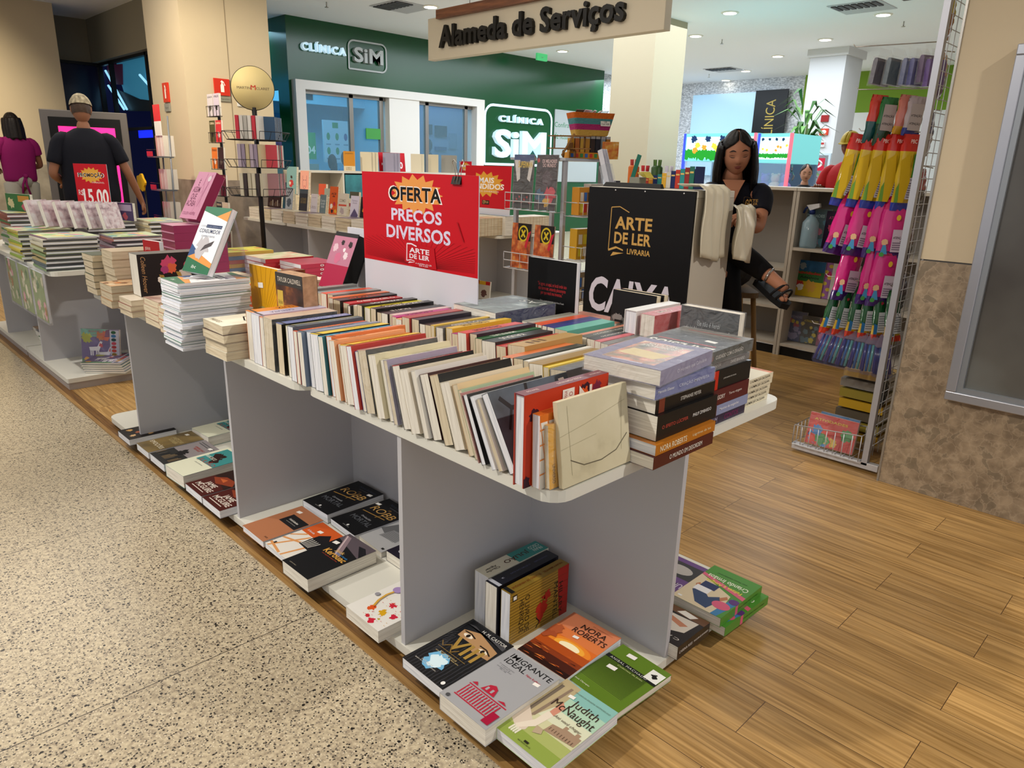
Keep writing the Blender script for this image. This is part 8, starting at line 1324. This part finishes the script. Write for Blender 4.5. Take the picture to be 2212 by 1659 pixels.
t = thing('reception_desk', 'pale counter with green front inside the clinic', 'counter', (0, 0, 0)); f = MB(); f.box(5.75, 6.7, 11.6, 11.8, 0, 1.22, mat('#7a9a94', .6)); f.build('counter', t)
f = MB(); f.box(5.63, 8.9, 10.12, 10.128, .0, 2.2, mat('#a8d8f0', .02, alpha=.12)); struct('window_5', f)
# side door of the clinic with a green poster, balloons
t = thing('door_poster', 'green and white text poster behind the clinic side door', 'poster', (0, 0, 0)); f = MB(); f.box(4.65, 5.4, 11.02, 11.05, 1.55, 2.1, mat('#1a7a44', .5)); f.box(4.65, 5.4, 11.02, 11.05, 1.9, 2.1, mat('#9ac8d8', .5)); f.build('sheet', t); a = Art(.7, .3, yface(4.67, 1.58, 11.02)); [a.rect(.05, .1+.16*i, .9, .16+.16*i, '#9ad0b0') for i in range(5)]; a.mb.build('text_lines', t)
for i, (px, py) in enumerate(((606, 312), (608, 335))): p = onY(px, py, 10.6+.35*i); t = thing('balloon', 'lilac balloon behind the clinic side door, %s one' % ('upper', 'lower')[i], 'balloon', p); f = MB(); f.ball((0, 0, 0), .08, mat('#a08ac8', .25), 16, sc=(1, 1, 1.2)); f.tube([(0, 0, -.12), (.01, 0, -p.z+.02)], .002, mat('#888', .5), 4); f.build('balloon_skin', t)
# ---------------------------------------------------------------- pillar fittings
def wall_plate(name, label, cat, x0, z0, w_, h_, c, draw, Y=8.2, th=.02, M=None):
    t = thing(name, label, cat, mw=M or yface(x0, z0, Y)); f = MB(); f.box(0, w_, 0, h_, .0005, th, mat(c, .45)); f.build('plate', t, bevel=.002); a = Art(w_, h_, Matrix.Translation((0, 0, th))); draw(a); a.mb.build('printed_symbol', t); return t
def D_ext(a): a.poly([(.4, .2), (.62, .2), (.62, .6), (.56, .7), (.56, .78), (.46, .78), (.46, .7), (.4, .6)], '#f0ece4'); a.poly([(.4, .8), (.5, .9), (.62, .82), (.72, .6), (.66, .6), (.6, .76)], '#f0ece4')
q = onY(463, 205, 8.2); wall_plate('extinguisher_sign', 'square red fire extinguisher sign on the front of the pillar', 'sign', q.x, q.z, .17, .17, '#c8301c', D_ext)
wall_plate('sign_tag', 'grey text tag below the square red extinguisher sign', 'tag', q.x+.05, q.z-.06, .12, .05, '#8a8878', lambda a: a.txt('Água/Gás', .1, .3, .8, .4, '#3a3a34'))
q2 = onX(362, 215, 3.22); MX = basis((3.22, q2.y+.07, q2.z-.03), (0, -1, 0), (0, 0, 1), (-1, 0, 0)); wall_plate('extinguisher_sign', 'narrow looking red extinguisher sign on the left side of the pillar', 'sign', 0, 0, .15, .2, '#c8301c', D_ext, M=MX); wall_plate('sign_tag', 'grey text tag below the extinguisher sign on the pillar side', 'tag', 0, 0, .14, .08, '#8a8a84', lambda a: a.txt('Água', .2, .3, .6, .4, '#3a3a34'), M=basis((3.22, q2.y+.065, q2.z-.125), (0, -1, 0), (0, 0, 1), (-1, 0, 0)))
q = onY(507, 200, 8.2); wall_plate('thermostat', 'white wall control on the pillar beside the round header', 'control', q.x, q.z, .085, .13, '#dcdcd8', lambda a: a.rect(.25, .7, .8, .8, '#1a1a1a')); wall_plate('thermostat', 'lower white wall box under the control on the pillar', 'control', q.x+.015, q.z-.14, .06, .11, '#d4d4d0', lambda a: a.rect(.3, .7, .75, .85, '#1a1a1a'))
# ---------------------------------------------------------------- dark shop interior, totem
def pane(label, X, pxs, c, e, name='screen_panel', cat='panel', th=.02):
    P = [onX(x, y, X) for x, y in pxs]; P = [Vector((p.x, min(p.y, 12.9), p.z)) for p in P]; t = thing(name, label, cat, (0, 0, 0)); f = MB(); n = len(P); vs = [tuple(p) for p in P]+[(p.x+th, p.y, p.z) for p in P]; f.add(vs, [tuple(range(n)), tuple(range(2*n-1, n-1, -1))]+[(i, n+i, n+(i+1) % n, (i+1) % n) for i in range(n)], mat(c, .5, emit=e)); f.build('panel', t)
XI = 3.90
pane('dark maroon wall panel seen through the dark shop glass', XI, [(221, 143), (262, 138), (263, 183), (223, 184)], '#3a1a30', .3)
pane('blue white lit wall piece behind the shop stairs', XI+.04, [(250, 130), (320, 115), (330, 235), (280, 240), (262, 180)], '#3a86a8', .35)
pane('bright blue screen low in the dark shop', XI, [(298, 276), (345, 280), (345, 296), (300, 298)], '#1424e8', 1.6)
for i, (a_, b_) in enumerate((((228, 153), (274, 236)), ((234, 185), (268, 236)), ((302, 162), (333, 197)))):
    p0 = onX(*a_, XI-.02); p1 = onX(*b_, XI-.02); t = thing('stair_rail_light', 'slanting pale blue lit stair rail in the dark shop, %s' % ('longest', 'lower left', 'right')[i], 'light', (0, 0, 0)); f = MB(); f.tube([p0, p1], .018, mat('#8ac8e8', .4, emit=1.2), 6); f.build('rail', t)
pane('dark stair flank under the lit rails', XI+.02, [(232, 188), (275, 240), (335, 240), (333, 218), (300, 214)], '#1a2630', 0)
TP = onz(185, 240, 1.62); t = thing('totem_screen', 'grey framed totem with a pink screen behind the man in navy', 'totem', (TP.x, TP.y, 0), math.radians(-14)); tx = onY(185, 240, 8.9)
t.location = (tx.x, 8.9, 0); hT = tx.z
f = MB(); f.box(-.42, .38, 0, .14, 0, hT, mat('#6f6a66', .35, .5)); f.build('housing', t, bevel=.006); f = MB(); f.box(-.35, .31, -.006, -.0005, .1, hT-.07, BLACK); f.build('bezel', t); f = MB(); f.box(-.27, .25, -.010, -.0065, .7, hT-.16, mat('#f02a80', .4, emit=1.3)); f.build('screen', t)
# ---------------------------------------------------------------- far hall right
def xplate(name, label, cat, X, p0, p1, c, draw=None, th=.03, **k):
    A_ = onX(*p0, X); B_ = onX(*p1, X); M = basis((X, A_.y, B_.z), (0, -1, 0), (0, 0, 1), (-1, 0, 0)); w_ = A_.y-B_.y; h_ = A_.z-B_.z; t = thing(name, label, cat, mw=M); f = MB(); f.box(0, w_, 0, h_, .0, th, mat(c, .4, **k) if isinstance(c, str) else c); f.build('plate', t)
    if draw: a = Art(w_, h_, Matrix.Translation((0, 0, th))); draw(a); a.mb.build('printed_symbol', t)
    return t
xplate('vertical_sign', 'tall black vertical sign with gold letters on the stone wall', 'sign', 15.18, (1635, 196), (1690, 310), '#0f1216', lambda a: a.txt('CLÍNICA', .3, .02, .36, .8, '#b8a04a', rot=90))
CX = 12.3
xplate('alarm_bell', 'red round alarm on the white far column', 'alarm', CX, (1776, 249), (1790, 263), '#8a1c1c')
xplate('hydrant_sign', 'small red hydrant sign on the white far column', 'sign', CX, (1773, 278), (1789, 292), '#c03a24', lambda a: a.ell(.5, .5, .3, .3, '#f0e8e0', 12))
xplate('call_point', 'small red and white call point under the hydrant sign', 'call point', CX, (1770, 307), (1782, 318), '#c8c4c4', lambda a: a.rect(.2, .5, .9, .9, '#a82c2c'))
xplate('hose_cabinet', 'pale framed hose cabinet with a red spiral sign on the far column', 'cabinet', CX, (1738, 331), (1787, 400), '#b8c8d0', lambda a: (a.rect(.08, .04, .92, .94, '#7a7c80'), a.rect(.2, .45, .82, .85, '#b81c38'), a.ell(.5, .67, .24, .14, '#e0d0d4', 20), a.ell(.5, .67, .16, .09, '#b81c38', 20), a.ell(.5, .67, .09, .05, '#e0d0d4', 16)))
# claw machines
def claw(label, px0, px1, X, seed):
    A_ = onX(px0, 300, X); B_ = onX(px1, 300, X); zt2 = onX((px0+px1)/2, 288, X).z; w_ = A_.y-B_.y; t = thing('claw_machine', label, 'game machine', (X, B_.y, 0)); FR = mat('#c8d0dc', .3, .3)
    f = MB(); f.box(0, .8, 0, w_, 0, .75, FR); f.build('base_cabinet', t); f = MB(); f.box(0, .8, 0, w_, zt2-.34, zt2, mat('#6ab8b8', .4, emit=.8)); f.build('lit_header', t)
    for yy in (0, w_-.03): f = MB(); f.box(-.01, .03, yy, yy+.03, .75, zt2, mat('#2a3af0', .4, emit=2.0) if yy else mat('#f05a6a', .4, emit=1.2)); f.build('light_strip', t)
    f = MB(); f.box(.0, .006, .03, w_-.03, .75, zt2-.34, mat('#a8d0f0', .05, alpha=.25)); f.build('glass_pane', t); f = MB(); f.box(.75, .8, 0, w_, .75, zt2-.34, mat('#5a6a80', .5, emit=.25)); f.build('back_panel', t)
    a = Art(w_, .34, basis((-.0005, w_, zt2-.34), (0, -1, 0), (0, 0, 1), (-1, 0, 0))); R = random.Random(seed); a.rect(.04, .12, .96, .88, mat('#c8f0e4', .4, emit=.8)); [a.blob(.08+.07*i, .25, .06, mat('#1f9a2c', .5, emit=.3), i) for i in range(13)]; [a.blob(R.uniform(.1, .9), R.uniform(.4, .6), .035, mat(R.choice(['#e8d83a', '#f08a2a']), .5, emit=.8), i) for i in range(6)]; [a.blob(.15+.2*i, .8, .04, '#1a3a6a', i) for i in range(4)]; a.mb.build('header_print', t)
    f = MB(); f.tube([(.55, w_*.5, zt2-.34), (.55, w_*.5, zt2-.42)], .01, CHR, 6); [f.tube([(.55, w_*.5, zt2-.42), (.55+.07*math.cos(q), w_*.5+.07*math.sin(q), zt2-.48), (.55+.04*math.cos(q), w_*.5+.04*math.sin(q), zt2-.54)], .006, CHR, 5) for q in (0, 2.1, 4.2)]; f.build('claw', t)
    for i in range(9):
        p = thing('plush_toy', 'plush toy lying in the %s, %s' % ('left claw machine' if seed == 1 else 'right claw machine', ['front left', 'front middle', 'front right', 'back left', 'back middle', 'back right', 'upper left', 'upper middle', 'upper right'][i]), 'plush toy', (X+.15+.22*((i//3) % 2), B_.y+w_*(.82-.3*(i % 3)), .752+.265*(i//6))); c = R.choice(['#d8c8d0', '#c87a4a', '#8a7ab8', '#e0d0b0', '#b84a5a']); f = MB(); f.ball((0, 0, .08), .08, mat(c, .9), 10); f.ball((0, 0, .19), .055, mat(c, .9), 10); f.build('body', p); f = MB(); [f.ball((0, s*.04, .235), .02, mat(c, .9), 6) for s in (-1, 1)]; f.build('ears', p)
claw('lit claw machine with a cartoon meadow header behind the seated woman, left one', 1478, 1634, 8.6, 1)
claw('lit claw machine with a cartoon meadow header behind the seated woman, right one', 1638, 1712, 8.6, 2)
# plants
LF = mat('#2f5a1e', .5); LF2 = mat('#5a8a3a', .5); R = random.Random(12)
pb = onX(1712, 300, 9.6); t = thing('potted_palm', 'tall leafy palm between the claw machines and the white far column', 'plant', (9.6+.3, pb.y, 0))
f = MB(); f.lathe([(.14, 0), (.2, .4), (.2, .42)], mat('#6a6660', .6), n=18); f.build('pot', t); f = MB(); [f.tube([(.05*math.cos(q), .05*math.sin(q), .3), (.08*math.cos(q), .08*math.sin(q), 1.9)], .014, mat('#4a5a2c', .7), 6) for q in (0, 2, 4)]; f.build('stem', t)
f = MB()
for i in range(90):
    q = R.uniform(0, 2*PI); z0 = R.uniform(.7, 2.1); L_ = R.uniform(.2, .42); up = R.uniform(.1, .3); d_ = Vector((math.cos(q), math.sin(q), 0)); s_ = Vector((-math.sin(q), math.cos(q), 0))*.03; c = Vector((.06*math.cos(q), .06*math.sin(q), z0)); m_ = c+d_*L_*.5+Vector((0, 0, up)); e_ = c+d_*L_+Vector((0, 0, up-.1)); f.add([c, m_-s_, m_+s_, e_], [(0, 1, 3, 2)], LF if i % 3 else LF2)
tag(f.build('leaves', t), kind='stuff')
# ---------------------------------------------------------------- things on the desk
dz = 1.169
t = thing('book_spine_box', 'wedge shaped holder printed like a row of coloured book spines on the desk', 'organizer', (3.26, 2.02, dz)); cols = ['#a83a2c', '#c8862c', '#1c2a5a', '#2a7a78', '#d8a83a', '#c8c4b8', '#1c2a5a', '#b83a2c', '#2a8a88', '#8a2c2c', '#2a6a5a']
f = MB(); f.box(0, .09, 0, .30, 0, .006, mat('#1c2a5a')); f.add([(.09, 0, .006), (.09, .3, .006), (.09, .3, .05), (.09, 0, .11)], [(0, 1, 2, 3)], mat('#1c2a5a')); f.add([(0, .0, .006), (0.09, 0, .006), (.09, 0, .11), (0, 0, .11)], [(0, 1, 2, 3)], mat('#1c2a5a')); f.build('holder', t)
for i, c in enumerate(cols): y0 = .3-.027*(i+1); h_ = .05+.006*i; f = MB(); f.box(-.004, 0, y0, y0+.026, .001, h_, mat(c, .4)); f.box(-.005, -.004, y0+.003, y0+.023, h_*.7, h_*.78, mat('#d8b86a', .4)); f.build('printed_spine', t)
for i, (px, py, c, c2, h_, lb) in enumerate(((1437, 388, '#c8641c', '#a82c24', .10, 'orange pot of red capped pens'), (1412, 392, '#d8d4d0', '#c01c28', .07, 'white bottles with red caps'), (1452, 380, '#2a4a1c', '#4a6a2c', .10, 'dark green bottle'), (1470, 392, '#b8b4c0', '#c8c4d0', .07, 'clear bag of small items'))):
    p = dep(px, py, 3.75); t = thing('desk_pot', lb+' on the cash desk behind the black screen', 'pot', (min(3.42, p.x), min(2.45, max(2.23, p.y)) if i else 2.30, dz)); t.location = (3.32, 2.44-.075*i, dz); f = MB(); f.lathe([(.028, 0), (.03, .01), (.03, h_), (.022, h_+.01)], mat(c, .4), n=16); f.build('pot', t); f = MB(); [f.tube([(.012*math.cos(q), .012*math.sin(q), h_*.5), (.018*math.cos(q), .018*math.sin(q), h_+.04)], .005, mat(c2, .4), 6) for q in [k*1.05 for k in range(6)]]; f.build('contents', t)
t = thing('bookmark_card', 'upright teal bookmark leaning among the desk pots', 'bookmark', (3.24, 2.40, dz)); f = MB(); f.box(-.002, .002, -.012, .012, .0, .17, mat('#1f6a58', .5), M=Matrix.Rotation(.3, 4, 'X')); f.build('card', t)
t = thing('brochure_holder', 'clear brochure holder with tilted papers left of the desk pots', 'brochure holder', (3.12, 2.44, dz)); f = MB(); [f.box(.01*k, .01*k+.003, 0, .03, .001, .2, mat('#b8b8c8' if k % 2 else '#d0d0d8', .5), M=Matrix.Rotation(-.35, 4, 'X')) for k in range(5)]; f.build('papers', t); f = MB(); f.box(-.004, .055, -.004, .04, .001, .12, mat('#c8d0d8', .08, alpha=.25), M=Matrix.Rotation(-.35, 4, 'X')); f.build('holder', t)
t = thing('yellow_cards', 'bundle of yellow tags on the desk beside the spine printed holder', 'tags', (3.17, 2.30, dz)); f = MB(); [f.box(-.03, .03, -.02, .02, .02+.006*k, .023+.006*k, mat('#b8a83a', .5), M=Matrix.Rotation(.5+.1*k, 4, 'X') @ Matrix.Translation((0, 0, .05))) for k in range(4)]; f.box(-.03, .03, -.03, .03, 0, .05, mat('#8a8a7c', .5)); f.build('bundle', t)
# ---------------------------------------------------------------- beyond the 300 largest books: the smallest, most distant ones as one mass
bpy.context.view_layer.update()
def px_area(o):
    X = []; Y = []
    for c in o.bound_box:
        p = o.matrix_world @ Vector(c) - O; d = p.dot(CF)
        if d < .05: return 0
        X.append(1106+F_PX*p.dot(CR)/d); Y.append(829.5-F_PX*p.dot(CU)/d)
    w_ = min(2212, max(X))-max(0, min(X)); h_ = min(1659, max(Y))-max(0, min(Y)); return max(0, w_)*max(0, h_)
bks = [o for o in bpy.data.objects if o.parent is None and o.get('category') == 'book' and o.type == 'MESH']
bks.sort(key=px_area, reverse=True)
rest = bks[298:]
f = MB()
for o in rest:
    if px_area(o) > 0:
        for q in [o]+list(o.children):
            M_ = q.matrix_world; me = q.data; vs = [M_ @ v.co for v in me.vertices]; n0 = len(f.v); f.v += [tuple(v) for v in vs]
            for p in me.polygons: f.f.append(tuple(n0+i for i in p.vertices)); f.mi.append(f._m(me.materials[p.material_index])); f.sm.append(False)
for o in rest:
    for q in list(o.children): bpy.data.objects.remove(q)
    bpy.data.objects.remove(o)
tag(f.build('distant_books'), 'piles and rows of small cream edged books on the furthest tables and racks', 'books', kind='stuff')
for o in bpy.data.objects:
    if o.get('group') and o.get('category') == 'book': pass
